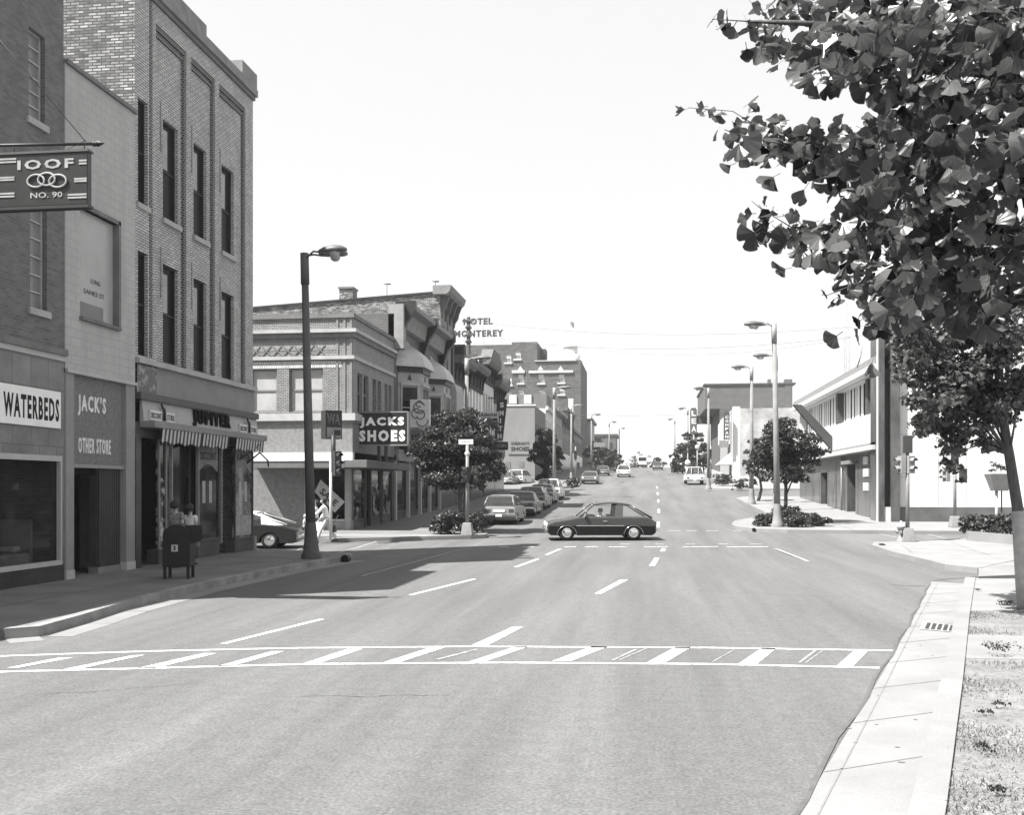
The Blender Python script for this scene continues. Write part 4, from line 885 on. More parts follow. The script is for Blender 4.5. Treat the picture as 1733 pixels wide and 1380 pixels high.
for o in ops_l + ops_r + ops_m:
    w_ = window(HB, FH, *o, depth=.25, fw=.1, fm=white, gm=M('hotel_pane', .2, .12, ns=.3, rough=.3), rails=(.5,), sill=True, sm=wl, sd=.25, sh=.3, so=.25)
    MB().pbox(FH, o[0] + .12, o[1] - .12, o[2] + (o[3] - o[2]) * .5, o[3] - .12, -.24, -.2).build('blind', wl, w_)
for px0, px1 in ((866.5, 888), (895, 970)):
    a = hp(px0, 632); b = hp(px1, 627); MB().pbox(FH, a[0], b[0], a[1], b[1], 0, .3).build('band', wl, HB)
for px in (881, 915, 949): a = hp(px, 627); MB().prism(FH, [(a[0] - .6, a[1]), (a[0] + .6, a[1]), (a[0], a[1] + .9)], 0, .3).build('pediment', wl, HB)
a = hp(905, 612); b = hp(975, 609.5); MB().pbox(FH, a[0], b[0], a[1], b[1], 0, .3).build('coping', wl, HB)
a = hp(910, 612); b = hp(918.5, 584); MB().box(a[0], b[0], HY + 6, HY + 10, a[1] - .5, b[1]).build('stair_tower', M('hotel_street', .08), HB)
a = hp(892, 650); MB().pbox(FH, a[0] - .25, a[0] + .1, a[1] - 2, a[1] + 3.5, .0, .05).build('stain', M('hotel_stain', .06, .12, ns=1), HB)
# rooftop letters on struts
T = thing('rooftop_sign', (-30, 215, 33), 'two rows of dark skeleton letters standing on the hotel roof', 'sign')
FT = FR(216); lm = M('roof_letters', .03, .02)
def ht(px, py): return onY(px, py, 216)
a = ht(784.5, 550.5); b = ht(834, 538); text('HOTEL', FT, a[0], a[1], b[1] - a[1], b[0] - a[0], d=.1, mat=lm, parent=T, bold=.05, thick=.2, space=1.15)
a = ht(769, 571.5); b = ht(852, 558); text('MONTEREY', FT, a[0], a[1], b[1] - a[1], b[0] - a[0], d=.1, mat=lm, parent=T, bold=.05, thick=.2, space=1.2)
mb = MB()
for px in (786, 802, 818, 834, 848, 776): a = ht(px, 590); b = ht(px, 540 if px in (786, 802, 818, 834) else 560); mb.tube([(a[0], 216.3, a[1] - 1), (a[0], 216.3, b[1])], .035, 4)
mb.build('struts', metal, T)
# skeletal dome tower and flag behind the roof
T = thing('rooftop_tower', (-17, 240, 30), 'pale openwork cupola with small flag above the hotel roof', 'cupola')
def tp(px, py): c = onY(px, py, 240); return (c[0], 240, c[1])
tm = M('tower_pale', .62, .5, ns=1)
c = tp(965, 605); r_ = 1.9
mb = MB(); mb.lathe((c[0], 240, c[2] - 1), [(r_ * 1.2, 0), (r_ * 1.2, 1.5), (r_ * .9, 1.5), (r_ * .85, 3.2), (r_ * 1.0, 3.3), (r_ * .9, 3.7), (r_ * .6, 4.8), (r_ * .2, 5.3), (.1, 5.6), (.02, 6.5)], 10); mb.build('cupola', tm, T)
for k in range(3):
    px = (948, 965, 981)[k]; a = tp(px, 608); b = tp(px, 578 if k != 1 else 570); mb = MB()
    for dx in (-.5, .5): mb.tube([(a[0] + dx, 241, a[2] - 4), (a[0] + dx, 241, b[2])], .05, 4)
    for j in range(7): z = a[2] - 3 + (b[2] - a[2] + 3) * j / 7; mb.tube([(a[0] - .5, 241, z), (a[0] + .5, 241, z + .7)], .04, 4)
    mb.build('lattice', tm, T)
a = tp(965, 580); b = tp(965, 540); MB().tube([a, b], [.05, .03], 5).build('flagpole', tm, T)
FL = thing('flag', tuple(tp(966, 548)), 'tiny drooping flag on the cupola pole', 'flag'); a = tp(965, 543); b = tp(972, 556)
mb = MB()
for i in range(5): mb.poly([(a[0] + .2 * i, 240 + .1 * math.sin(i * 2), a[2] - .12 * i), (a[0] + .2 * (i + 1), 240 + .1 * math.sin(i * 2 + 2), a[2] - .12 * (i + 1)), (a[0] + .2 * (i + 1), 240 + .1 * math.sin(i * 2 + 2), a[2] - .9 - .22 * (i + 1)), (a[0] + .2 * i, 240 + .1 * math.sin(i * 2), a[2] - .9 - .22 * i)])
mb.build('cloth', midm, FL)
# ---- far blocks on the left
for k, (y, x0, x1, zt, lab, v) in enumerate([(236, -24, -12.4, 19.8 - 2, 'pale block with dark curved end cornice just past the hotel', .3), (255, -20, -11.4, 14.2, 'far low light shopfront block beyond the hotel on the left', .4), (300, -19, -8.3, 17.6, 'distant dark brick block at the crest of the hill on the left', .1)]):
    B = thing('far_building', (x1, y, 0), lab, 'building')
    mb = MB().box(x0, x1, y, y + 18, 0, zt); mb.build('wall', M('farblk_%d' % k, v, v * .7, ns=.6), B)
    MB().box(x0, x1 + .6, y - .3, y + 18.2, zt, zt + .6).build('cornice', darkm, B)
    for i in range(3):
        xx = x1 - 1.5 - i * 2.6; MB().box(xx - .5, xx + .5, y - .1, y, zt - 4.4, zt - 2).build('window', black, B)
    for i in range(2): xx = x1 - 2.2 - i * 3.4; MB().box(xx - 1.2, xx + 1.2, y - 1.0, y, g(y) + 2.6, g(y) + 4.0).build('awning', white, B)

# ================================================================= RIGHT BUILDINGS
marble = M('marble_dark', .1, .035, ns=1.6, rough=.2, spec=.4, contrast=.6, stretch=(1, 1, .5))
marble_b = M('marble_black', .06, .03, ns=2, rough=.15, spec=.4)
panelw = M('panel_white', .55, .5, ns=.7, rough=.6)
B = thing('modern_building', (RX, 60, 0), 'modernist white building with ribbon windows, dark marble base and tall marble pier', 'building')
my0, my1 = 52.6, 79.0
zp, zw1, zw0, zs1, zs0 = 8.75, 8.1, 6.1, 4.35, 4.1
mb = MB().wall(RIGHT, my0, my1, 4.3, 8.1, [(my0 + .5, my1 - .4, zw0, zw1 - .05)], .5); mb.poly([(RX, my1, 0), (32, my1, 0), (32, my1, zp), (RX, my1, zp)]); mb.poly([(RX, my0, zp - .1), (32, my0, zp - .1), (32, my1, zp - .1), (RX, my1, zp - .1)]); mb.build('wall', panelw, B, recalc=False)
MB().pbox(RIGHT, my0 - .9, my1 + .3, 8.1, 8.35, -1, .55).build('eaves', white, B); MB().pbox(RIGHT, my0 - .9, my1 + .3, 8.35, zp, -.8, .45).build('fascia', M('fascia_grey', .22, .17, ns=2), B)
w_ = MB().pbox(RIGHT, my0 + .5, my1 - .4, zw0, zw1 - .05, -.5, -.45).build('ribbon_window', M('ribbon_glass', .02, .03, ns=.8, rough=1, spec=.03, contrast=.5), B)
mb = MB(); u = my0 + .6; rnd = random.Random(4)
while u < my1 - 1.2:
    wd = rnd.uniform(.25, .7); mb.pbox(RIGHT, u, u + wd, zw0, zw1 - .05, -.44, -.43); u += wd + rnd.uniform(.08, .5)
mb.build('blinds', M('blind_slats', .9, .8, ns=3), w_)
for u in (my0 + 3.2, my0 + 11.5): MB().pbox(RIGHT, u, u + .5, zw0, zw1 - .05, -.4, -.05).build('mullion', darkm, w_)
MB().pbox(RIGHT, my0 - .5, my1 + .2, 4.12, 4.36, -.3, .5).build('canopy', M('canopy_edge', .4, .34, ns=2), B); MB().pbox(RIGHT, my0 - .5, my1 + .2, 4.36, 4.5, -.2, .35).build('canopy_top', midm, B)
MB().wall(RIGHT, my0, my1, .3, 4.12, [(58.6, 60.9, .5, 3.55), (67.3, 69.8, .9, 3.2)], .8).build('marble_wall', marble, B, recalc=False)
MB().pbox(RIGHT, 58.6, 60.9, .4, 3.6, -.9, -.8).build('doorway', black, B); MB().pbox(RIGHT, 58.5, 61, 3.55, 3.75, 0, .35).build('door_hood', stone_d, B)
w_ = MB().pbox(RIGHT, 67.3, 69.8, .9, 3.2, -.4, -.3).build('window', glassd, B)
for k, z in enumerate((3.45, 2.8, 2.05)): MB().pbox(RIGHT, 55.3, 56.4, z, z + .42, 0, .05).build('plaque', panelw, B)
MB().pbox(RIGHT, my0 - .1, my0 + .25, .5, 4.12, 0, .04).build('edge_strip', white, B)
mb = MB()
for u in [my0 + 2.2 * i for i in range(1, 12)]: mb.pbox(RIGHT, u, u + .02, 4.5, 6.05, 0, .004)
mb.build('panel_joints', M('joint_pale', .3), B)
for u in (54.9, 57.9, 61.6, 64.2, 66.8, 70.4, 73, 76): MB().pbox(RIGHT, u, u + .03, .5, 4.1, 0, .006).build('marble_joint', black, B)
MB().tube([(RX - .08, 62.2, .5), (RX - .08, 62.2, 4.1)], .05, 6).build('downpipe', metal, B)
MB().box(RX + 4, RX + 7, 60, 63, 8.6, 9.9).build('roof_unit', metal, B)
# pier
def mp(px, Y=51.3): return onY(px, 0, Y)[0]
xa, xb, xc_, xd = RX - .35, mp(1497), mp(1508), mp(1523.5)
MB().box(xa, xb, 51.3, 53.2, .3, 13.0).build('pier', marble, B)
MB().box(xc_, xd, 51.3, 53.2, .3, 13.0).build('pier', marble, B)
MB().box(xb, xc_, 51.7, 52.0, 1.25, 13).build('pier_glazing', black, B); MB().box(xb, xc_, 51.35, 52.0, .3, 1.25).build('pier_base', M('stone_l', .5, .4), B)
MB().box(xa - .03, xa, 51.5, 51.7, .3, 13).build('edge_strip', white, B)
F5 = FR(51.6)
mb = MB().wall(F5, xd, 34, 1.25, 8.8, (), .1); mb.poly([(34, 51.6, 0), (34, 79, 0), (34, 79, 8.8), (34, 51.6, 8.8)]); mb.build('side_wall', panelw, B, recalc=False)
mb = MB()
for px in (1588, 1636, 1684): u = onY(px, 0, 51.6)[0]; mb.pbox(F5, u - .015, u + .015, 1.3, 8.8, 0, .004)
for py in (808, 735): mb.pbox(F5, xd, 34, onY(1600, py, 51.6)[1] - .01, onY(1600, py, 51.6)[1] + .012, 0, .004)
mb.build('panel_joints', M('joint_pale', .3, .25), B)
MB().pbox(F5, xd, 34, .2, 1.25, -.1, .06).build('plinth', M('marble_mid', .06, .12, ns=1.2, rough=.3, contrast=.7), B)
# slanting canopy arm at the modern building
SA = thing('slanting_sign', (RX - .6, 66, 4), 'long dark slanting beam with fluted foot leaning against the modern building', 'sign')
q = [pt(1334, 690, 66), pt(1347, 690, 66), pt(1420, 768, 66), pt(1424, 780, 66), pt(1410, 782, 66), pt(1398, 768, 66)]
FA = FR(66); MB().prism(FA, [(p[0], p[2]) for p in q], 0, .5).build('beam', M('beam_dark', .06, .04, ns=3), SA)
mb = MB()
for k in range(5): a = pt(1408 + k * 3.6, 770 + k * 1.2, 65.4); b = pt(1411 + k * 3.2, 796 - k, 65.4); mb.tube([a, b], .05, 5)
mb.build('flutes', stone_d, SA)
# building across the next street with painted wall
B = thing('painted_wall_building', (RX, 137, 0), 'pale two storey building with faded painted side wall behind the round tree', 'building')
pz = onY(1300, 691, 137)[1]
poster = M('faded_mural', .42, .2, ns=.45, rough=.9, contrast=.45)
mb = MB().poly([(RX + .9, 137, 0), (34, 137, 0), (34, 137, pz), (RX + .9, 137, pz)]); mb.poly([(RX, 137, pz - .4), (34, 137, pz - .4), (34, 160, pz - .4), (RX, 160, pz - .4)]); mb.build('side_wall', poster, B, recalc=False)
MB().box(RX, RX + .9, 137, 138, 0, pz + .25).build('corner_pier', panelw, B)
rops = [(140 + 5 * i, 142.4 + 5 * i, pz - 4.6, pz - 1.6) for i in range(4)]
MB().wall(RIGHT, 138, 160, 0, pz, rops, .2).build('street_wall', M('front_grey', .3, .22, ns=.8), B, recalc=False)
for o in rops: window(B, RIGHT, *o, depth=.15, fm=white, gm=glassd, sill=False)
MB().prism(PL((0, 0, 0), (1, 0, 0), (0, 1, 0)), [(RX - 1.4, g(137) + 4.6), (RX - 1.4, pz - 1.8), (RX - .9, pz - 1.0), (RX, pz - .8), (RX, g(137) + 4.6)], 141, 145).build('bay', panelw, B)
AWN = thing('awning', (RX - .8, 139, 6.5), 'pale pitched canvas awning over the far right shop door', 'awning')
a = onY(1213, 787, 139); b = onY(1234, 766, 139); zb_ = a[1]; MB().prism(FR(139), [(a[0], zb_), (RX, zb_), (RX, b[1])], -3.5, 0).build('canvas', M('canvas', .5, .4, ns=2), AWN)
T = thing('vertical_sign', (RX - 1, 137, 10), 'narrow dark vertical sign with rounded top beside the pale corner pier', 'sign')
FV = FR(136.5)
def vp(px, py): return onY(px, py, 136.5)
a = vp(1224.5, 745); b = vp(1234.5, 702); n = 8
outl = [(a[0], a[1]), (b[0], a[1])] + [((a[0] + b[0]) / 2 + (b[0] - a[0]) / 2 * math.cos(math.pi * t / n), b[1] + .5 * math.sin(math.pi * t / n)) for t in range(n + 1)]
MB().prism(FV, outl, 0, .3).build('board', M('sign_dk2', .06), T)
for i, ch in enumerate('COMPANY'): text(ch, FV, a[0] + .2, b[1] - .55 - i * .52, .36, .42, d=.31, mat=white, parent=T, bold=.03)
a2 = vp(1217, 758); b2 = vp(1233, 746); MB().pbox(FV, a2[0], b2[0], a2[1], b2[1], 0, .25).build('lower_board', midm, T)
# tall dark brick building behind it
B = thing('tall_dark_building', (RX, 196, 0), 'tall dark brick building with roof chimneys behind the painted wall building', 'building')
tz = onY(1250, 652, 161)[1]; x0_ = onY(1194, 0, 190)[0]
BY = 161; x0_ = RX + .0
zt2 = onY(1240, 652, BY)[1]; xl_ = onY(1193, 0, BY)[0]; xr_ = onY(1340, 0, BY)[0]; zb2 = onY(1240, 692, BY)[1]
MB().box(xl_, xr_, BY, BY + 22, zb2, zt2).build('wall', M('dark_block_brick', .08, .055, ns=1, brick=(.5, .18, .02, .17, .2)), B)
MB().box(RX, xr_, BY, BY + 22, 0, zb2).build('lower_wall', M('front_dk', .1, .06), B)
MB().box(xl_ - .2, xr_ + .6, BY - .2, BY + 22, zt2, zt2 + .25).build('cornice', darkm, B)
for pxa, pxb in ((1328, 1341), (1300, 1305)):
    a = onY(pxa, 648, BY - .05); b = onY(pxb, 642, BY - .05); MB().box(a[0], b[0], BY - .1, BY + 1.2, zb2 if pxa > 1320 else zt2, b[1]).build('chimney', M('dark_block_brick', .13), B)
B = thing('far_right_building', (RX, 200, 0), 'very pale blank walled building beyond the dark brick one', 'building')
q = onX(1193, 668, RX)
MB().box(RX + .1, 26, 184, 250, 0, onY(1190, 700, 190)[1]).build('wall', M('pale_far', .45, .35, ns=.5), B); MB().box(RX - .3, 26, 250, 251, 0, onY(1180, 712, 250)[1] + 1).build('end_wall', M('pale_far', .6), B)
T = thing('vertical_sign', (RX - 1, 178, 10), 'tall dark vertical sign with large white letters near the far corner', 'sign')
FV = FR(178)
def vp(px, py): return onY(px, py, 178)
a = vp(1168, 765); b = vp(1179.5, 694); MB().pbox(FV, a[0], b[0], a[1], b[1], -.4, 0).build('board', M('sign_dk3', .09), T)
MB().prism(FV, [(a[0], b[1]), (b[0], b[1]), (b[0] - .25, b[1] + .35), (a[0] + .25, b[1] + .35)], -.4, 0).build('cap', darkm, T)
for i, ch in enumerate('LEATH'): p_ = vp(1170.2, 704.5 + i * 13.2); text(ch, FV, p_[0], p_[1], .95, .8, d=.02, mat=white, parent=T, bold=.045)
MB().box(b[0], RX + .1, 178.2, 178.4, b[1] - 2.5, b[1] - 1).build('bracket', darkm, T)
# far low end buildings at the crest on the right
B = thing('far_building', (14, 330, 0), 'distant low block behind the far right trees', 'building'); MB().box(12, 26, 262, 300, 0, 13).build('wall', offwhite, B); MB().box(11.8, 26.2, 261.8, 300.2, 13, 13.4).build('cornice', midm, B)
# radio mast
T = thing('radio_mast', (60, 320, 0), 'thin lattice radio mast rising behind the big foreground leaves', 'mast')
a = pt(1433, 600, 330); b = pt(1433, 440, 330); mb = MB()
for dx, dy in ((-.9, 0), (.9, 0), (0, 1.2)): mb.tube([(a[0] + dx, a[1] + dy, 0), (a[0] + dx * .8, a[1] + dy, b[2])], .12, 4)
for k in range(40):
    z = a[2] - 5 + k * 1.3; s_ = 1 if k % 2 else -1; mb.tube([(a[0] - .85 * s_, a[1], z), (a[0] + .85 * s_, a[1], z + 1.3)], .07, 4)
mb.build('lattice', metal, T)
# overhead cables
for k, (A_, B_, sag, lab) in enumerate([((838, 572, 90), (1500, 563, 60), 1.0, 'upper thin cable strung high across the street'), ((905, 572, 110), (1440, 572, 80), 1.6, 'sagging thin cable just below the upper one across the street'), ((785, 541, 78), (1500, 548, 60), .9, 'thin cable leaving the crossarm pole above the hotel sign'), ((930, 700, 120), (1180, 700, 130), .3, 'low faint cable crossing the far end of the street')]):
    a = Vector(pt(*A_)); b = Vector(pt(*B_)); pts = [a.lerp(b, t / 16) - Vector((0, 0, sag * 4 * (t / 16) * (1 - t / 16))) for t in range(17)]
    tag(MB().tube(pts, .017 if k < 3 else .02, 4).build('overhead_cable', midm), lab, 'cable')
import numpy as np
# ================================================================= STREET FURNITURE
def lamp(loc, h, label, side=1, lean=0, mats=(polem, metal), yaw=0):
    """concrete pole with flared foot, top sleeve and two cobra heads; side=+1 reaches towards +X"""
    t = thing('street_lamp', loc, label, 'street lamp', 'street lamps along the street')
    L = lambda s_: s_
    mb = MB().tube([(0, 0, 0), (0, 0, h - .9)], [.15, .10], 12); mb.build('pole', mats[0], t, world=False)
    MB().tube([(0, 0, h - .9), (0, 0, h)], [.125, .12], 12).build('top_sleeve', mats[1], t, world=False)
    MB().lathe((0, 0, 0), [(.29, 0), (.29, .12), (.24, .2), (.2, .5), (.165, .95), (.15, 1.05)], 12).build('pole_foot', mats[0], t, world=False)
    for k, (dx, dy, dz) in enumerate(((.42, .42, .0), (.66, -.35, -.1))):
        MB().tube([(0, 0, h - .08 - .1 * k), (dx * .5 * side, dy * .5, h + .0), (dx * side, dy, h + dz)], .028, 6).build('arm', mats[1], t, world=False)
        a = math.atan2(dy * .25, side); ca, sa = math.cos(a), math.sin(a)
        vs = []; prof = [(-.12, .06, .06), (.05, .16, .13), (.35, .22, .17), (.6, .18, .13), (.72, .07, .06)]
        for x, r_, z_ in prof:
            for q in range(10):
                an = 2 * math.pi * q / 10; yy, zz = r_ * math.cos(an), z_ * math.sin(an)
                if zz < 0: zz *= .4
                vs.append((dx * side + x * ca - yy * sa, dy + x * sa + yy * ca, h + dz + .03 + zz))
        mb = MB(); mb.faces(vs, [(i * 10 + j, i * 10 + (j + 1) % 10, (i + 1) * 10 + (j + 1) % 10, (i + 1) * 10 + j) for i in range(4) for j in range(10)] + [tuple(range(9, -1, -1)), tuple(range(40, 50))], True)
        hd = mb.build('lamp_head', M('lamp_housing', .12, .08, ns=4, rough=.5), t, world=False)
        MB().lathe((dx * side + .36 * ca, dy + .36 * sa, h + dz + .0), [(.0, -.17), (.08, -.16), (.14, -.1), (.16, 0)], 10).build('lamp_glass', M('lamp_glass', .4, .3, rough=.2), hd, world=False)
    if lean: t.rotation_euler = (0, lean, 0)
    return t
def copy_lamp(proto, loc, label, sc=1):
    c = copy_tree(proto); c.location = loc; c.rotation_euler = (0, 0, 0); c['label'] = label; return c
def base(px, yc, dz=.15):
    p = pt(px, 900, yc); return (p[0], p[1], g(p[1]) + dz)
b_ = gr(527, 946, .15)
lamp((b_[0], b_[1], .15), 8.85, 'dark street lamp pole with flared foot at the left kerb beside the mailbox', 1, R(-1.35), (poledark, poledark))
LP_ = lamp(base(790, 55), 8.7, 'street lamp rising behind the left corner tree, next past the big left one', 1)
copy_lamp(LP_, base(938, 80), 'street lamp with white arm in front of the pale wall, left side')
copy_lamp(LP_, base(967, 115), 'street lamp standing beside the tall hotel corner on the left')
copy_lamp(LP_, base(1001, 145), 'small distant street lamp just right of the hotel corner')
copy_lamp(LP_, base(1031, 185), 'tiny street lamp against the sky above the far dark block')
copy_lamp(LP_, base(1048, 225), 'farthest tiny street lamp at the left of the hill crest')
b_ = gr(1316, 892, .15)
RP = lamp((b_[0], b_[1], g(b_[1]) + .15), 9.3, 'tall pale street lamp standing in the planted corner island on the right', -1, R(-1.0))
copy_lamp(RP, base(1272, 68), 'street lamp to the left of the round tree, behind the island lamp')
copy_lamp(RP, base(1313, 60), 'street lamp almost hidden behind the island lamp, its head showing left of the shaft')
copy_lamp(RP, base(1199, 92), 'street lamp in front of the tall dark brick building on the right')
copy_lamp(RP, base(1164, 140), 'thin distant street lamp just left of the large letters sign')
copy_lamp(RP, base(1142, 190), 'tiny distant street lamp at the right of the hill crest')
# pipe on the near lamp: small boxes
# ---- signals
sigm = M('signal_housing', .04, .03, rough=.5); sigp = M('signal_pole', .22, .16, ns=3, rough=.6)
def sig_head(t, x, y, z, ang, n=3, mat=sigm, s_=.3):
    """n-lens signal facing direction ang, with visors"""
    H = n * s_ + .04; ca, sa = math.cos(ang), math.sin(ang)
    P = PL((x, y, 0), (-sa, ca, 0), (ca, sa, 0))
    h = MB().pbox(P, -.15, .15, z, z + H, -.12, .08).build('signal_head', mat, t, world=False, bevel=.01)
    for k in range(n):
        c = z + .02 + s_ * (k + .5); mb = MB(); vs = []
        for d in (.08, .26):
            for q in range(9): an = math.pi * (q / 8) ; vs.append(P(.115 * math.cos(an), c + .115 * math.sin(an) - .01, d))
        mb.faces(vs, [(j, j + 1, 10 + j, 9 + j) for j in range(8)]); mb.build('visor', mat, h, world=False)
        vs = [P(.1 * math.cos(2 * math.pi * q / 12), c + .1 * math.sin(2 * math.pi * q / 12), .085) for q in range(12)]
        MB().poly(vs).build('lens', M('lens_%d' % (k % 3), (.12, .2, .06)[k % 3], rough=.3), h, world=False)
    return h
def sig_pole(loc, h, label, heads, foot='box', mat=sigp):
    t = thing('traffic_signal', loc, label, 'traffic signal')
    MB().tube([(0, 0, .3), (0, 0, h)], [.075, .065], 10).build('pole', mat, t, world=False)
    mb = MB()
    if foot == 'box': mb.hexa([(-.24, -.24, 0), (.24, -.24, 0), (.24, .24, 0), (-.24, .24, 0), (-.17, -.17, .5), (.17, -.17, .5), (.17, .17, .5), (-.17, .17, .5)])
    mb.build('pedestal', mat, t, world=False, bevel=.02)
    for hd in heads: sig_head(t, *hd)
    return t
b_ = gr(791, 906, .15); z_ = g(b_[1]) + .15
t = sig_pole((b_[0], b_[1], z_), 3.7, 'pedestrian signal post with white street name plate in front of the left corner bush', [(-.05, -.2, 2.15, R(-120), 2), (.35, 0, 2.15, R(-60), 2)])
MB().lathe((0, 0, 3.2), [(.05, 0), (.09, .08), (.12, .16), (.06, .24), (.04, .3), (.06, .4), (.0, .5)], 10).build('finial', M('sig_w', .6, .5), t, world=False)
pl_ = MB().box(-.36, .24, -.03, .03, 3.72, 3.92).build('name_plate', white, t, world=False)
for k_ in range(5): MB().box(-.22 + k_ * .075, -.18 + k_ * .075, -.034, -.03, 3.79, 3.85 + .02 * (k_ % 2)).build('mark', metal, pl_, world=False)
b_ = gr(1536, 917, .15); z_ = g(b_[1]) + .15
RS = sig_pole((b_[0], b_[1], z_), 3.5, 'pale traffic signal post beside the fire hydrant on the right corner', [(0, 0, 3.25, R(90), 2), (-.22, .02, 2.5, R(-165), 2, metal), (.1, .0, 2.5, R(-60), 2, metal)])
b_ = gr(1616, 893, .15); z_ = g(b_[1]) + .15
sig_pole((b_[0], b_[1], z_), 3.3, 'traffic signal post standing in front of the white panelled wall', [(-.38, 0, 2.05, R(-160), 2, metal), (.35, 0, 2.0, R(90), 2), (-.0, 0, 2.7, R(-90), 2)])
b_ = gr(974, 818, .15); z_ = g(b_[1]) + .15
sig_pole((b_[0], b_[1], z_), 4.0, 'small distant traffic signal at the next corner on the left', [(0, -.2, 2.6, R(-90), 3), (.3, 0, 1.6, R(-90), 2)])
b_ = gr(1203, 818, .15); z_ = g(b_[1]) + .15
sig_pole((b_[0], b_[1], z_), 4.0, 'distant traffic signal in front of the dark shrub at the next right corner', [(-.1, -.2, 2.7, R(-90), 3), (-.1, -.1, 1.8, R(-90), 2, white)])
# signal on the far left with box sign on top
b_ = gr(562, 915, .15); z_ = g(b_[1]) + .15
t = thing('traffic_signal', (b_[0], b_[1], z_), 'black and white post carrying a dark box sign, behind the white clad walker', 'traffic signal')
MB().tube([(-.05, 0, 0), (-.05, 0, 3.1)], .055, 8).build('lower_pole', white, t, world=False)
MB().tube([(.05, 0, 2.6), (.05, 0, 4.0)], .09, 8).build('upper_pole', black, t, world=False)
sig_head(t, .22, -.05, 2.45, R(-40), 3)
P_ = PL((0, 0, 0), (math.cos(R(38)), math.sin(R(38)), 0), (math.sin(R(38)), -math.cos(R(38)), 0))
q = MB().pbox(P_, -.26, .4, 3.87, 4.95, -.5, 0).build('box_sign', black, t, world=False)
MB().pbox(P_, -.2, .36, 3.9, 4.3, 0, .01).build('face', M('sign_faded', .25, .2, ns=4), q, world=False); MB().pbox(P_, .08, .34, 3.99, 4.2, .011, .014).build('symbol', black, q, world=False); text('WA', P_, -.2, 4.4, .42, .52, world=False, d=.02, mat=M('sign_faded2', .2, .04, ns=9, contrast=.5), parent=q, bold=.03, thick=.018)
# ---- hydrant
b_ = gr(1525, 917, .15); t = thing('fire_hydrant', (b_[0], b_[1], g(b_[1]) + .15), 'pale fire hydrant with domed cap by the right corner signal post', 'hydrant')
hm = M('hydrant_paint', .2, .13, ns=5, rough=.5)
MB().lathe((0, 0, 0), [(.17, 0), (.17, .05), (.12, .06), (.115, .45), (.15, .47), (.15, .52), (.13, .54)], 14).build('barrel', hm, t, world=False)
MB().lathe((0, 0, .54), [(.17, 0), (.17, .03), (.13, .1), (.07, .15), (.035, .17), (.035, .22), (0, .22)], 14).build('bonnet', M('hydrant_cap', .42, .3), t, world=False)
for a in (0, 180, 250): MB().tube([(0, 0, .36), (.2 * math.cos(R(a)), .2 * math.sin(R(a)), .36)], .06, 10).build('nozzle', hm, t, world=False)
# ---- mailbox(es)
def mailbox(loc, rz, label, w=.54, d=.5):
    t = thing('mailbox', loc, label, 'mailbox'); mm = M('mailbox_paint', .012, .016, ns=3, rough=.5, spec=.25)
    pts = [(-d / 2, .28), (d / 2, .28), (d / 2, .95)] + [(d / 2 * math.cos(a), .95 + .28 * math.sin(a)) for a in [math.pi * i / 10 for i in range(1, 10)]] + [(-d / 2, .95)]
    P = PL((0, 0, 0), (1, 0, 0), (0, -1, 0)); MB().prism(P, pts, -w / 2, w / 2).build('body', mm, t, bevel=.01, world=False)
    for x in (-1, 1):
        for y in (-1, 1): MB().box(x * (d / 2 - .045) - .03, x * (d / 2 - .045) + .03, y * (w / 2 - .045) - .03, y * (w / 2 - .045) + .03, 0, .28).build('leg', mm, t, world=False)
    MB().tube([(d / 2 + .02, -w / 2 + .08, 1.0), (d / 2 + .05, -w / 2 + .1, 1.02), (d / 2 + .05, w / 2 - .1, 1.02), (d / 2 + .02, w / 2 - .08, 1.0)], .012, 6).build('handle', metal, t, world=False)
    MB().prism(P, [(d / 2 - .05, .78), (d / 2 + .12, .82), (d / 2 + .26, .98), (d / 2 + .26, 1.2), (d / 2 - .12, 1.2)], -w / 2 + .06, w / 2 - .06).build('chute', mm, t, world=False, bevel=.01)
    dec = MB().box(-.1, .04, -w / 2 - .006, -w / 2 - .002, .62, .77).build('decal', M('decal_white', .55, .45), t, world=False)
    P = PL((-.1, -w / 2 - .006, .62), (1, 0, 0), (0, -1, 0))
    e = MB().prism(P, [(.03, .03), (.11, .03), (.11, .05), (.08, .05), (.1, .09), (.08, .13), (.045, .13), (.03, .1), (.055, .1), (.06, .07), (.03, .05)], 0, .003).build('emblem', black, dec, world=False)
    t.rotation_euler = (0, 0, rz); return t
b_ = gr(303, 979, .15); mailbox((b_[0], b_[1], .15), R(12), 'dark four legged mailbox with white square emblem on the left pavement', .54, .6)
# ---- small kerb drains
for (px, py, lab, r_) in ((585, 949, 'dark round drain cap at the tip of the left kerb', .12), (1493, 928, 'small dark drain opening in the right corner kerb', .11), (1276, 899, 'small dark drain stub at the island kerb on the right', .08), (820, 907, 'small dark drain at the tip of the left island kerb', .1)):
    b_ = gr(px, py, .05); t = thing('kerb_drain', (b_[0], b_[1], g(b_[1])), lab, 'drain')
    MB().lathe((0, -.12, .1), [(r_, 0), (r_, .3)], 12, axis='y').build('pipe', black, t, world=False); MB().lathe((0, -.11, .1), [(0, 0), (r_, 0.0)], 12, axis='y').build('opening', dark, t, world=False)
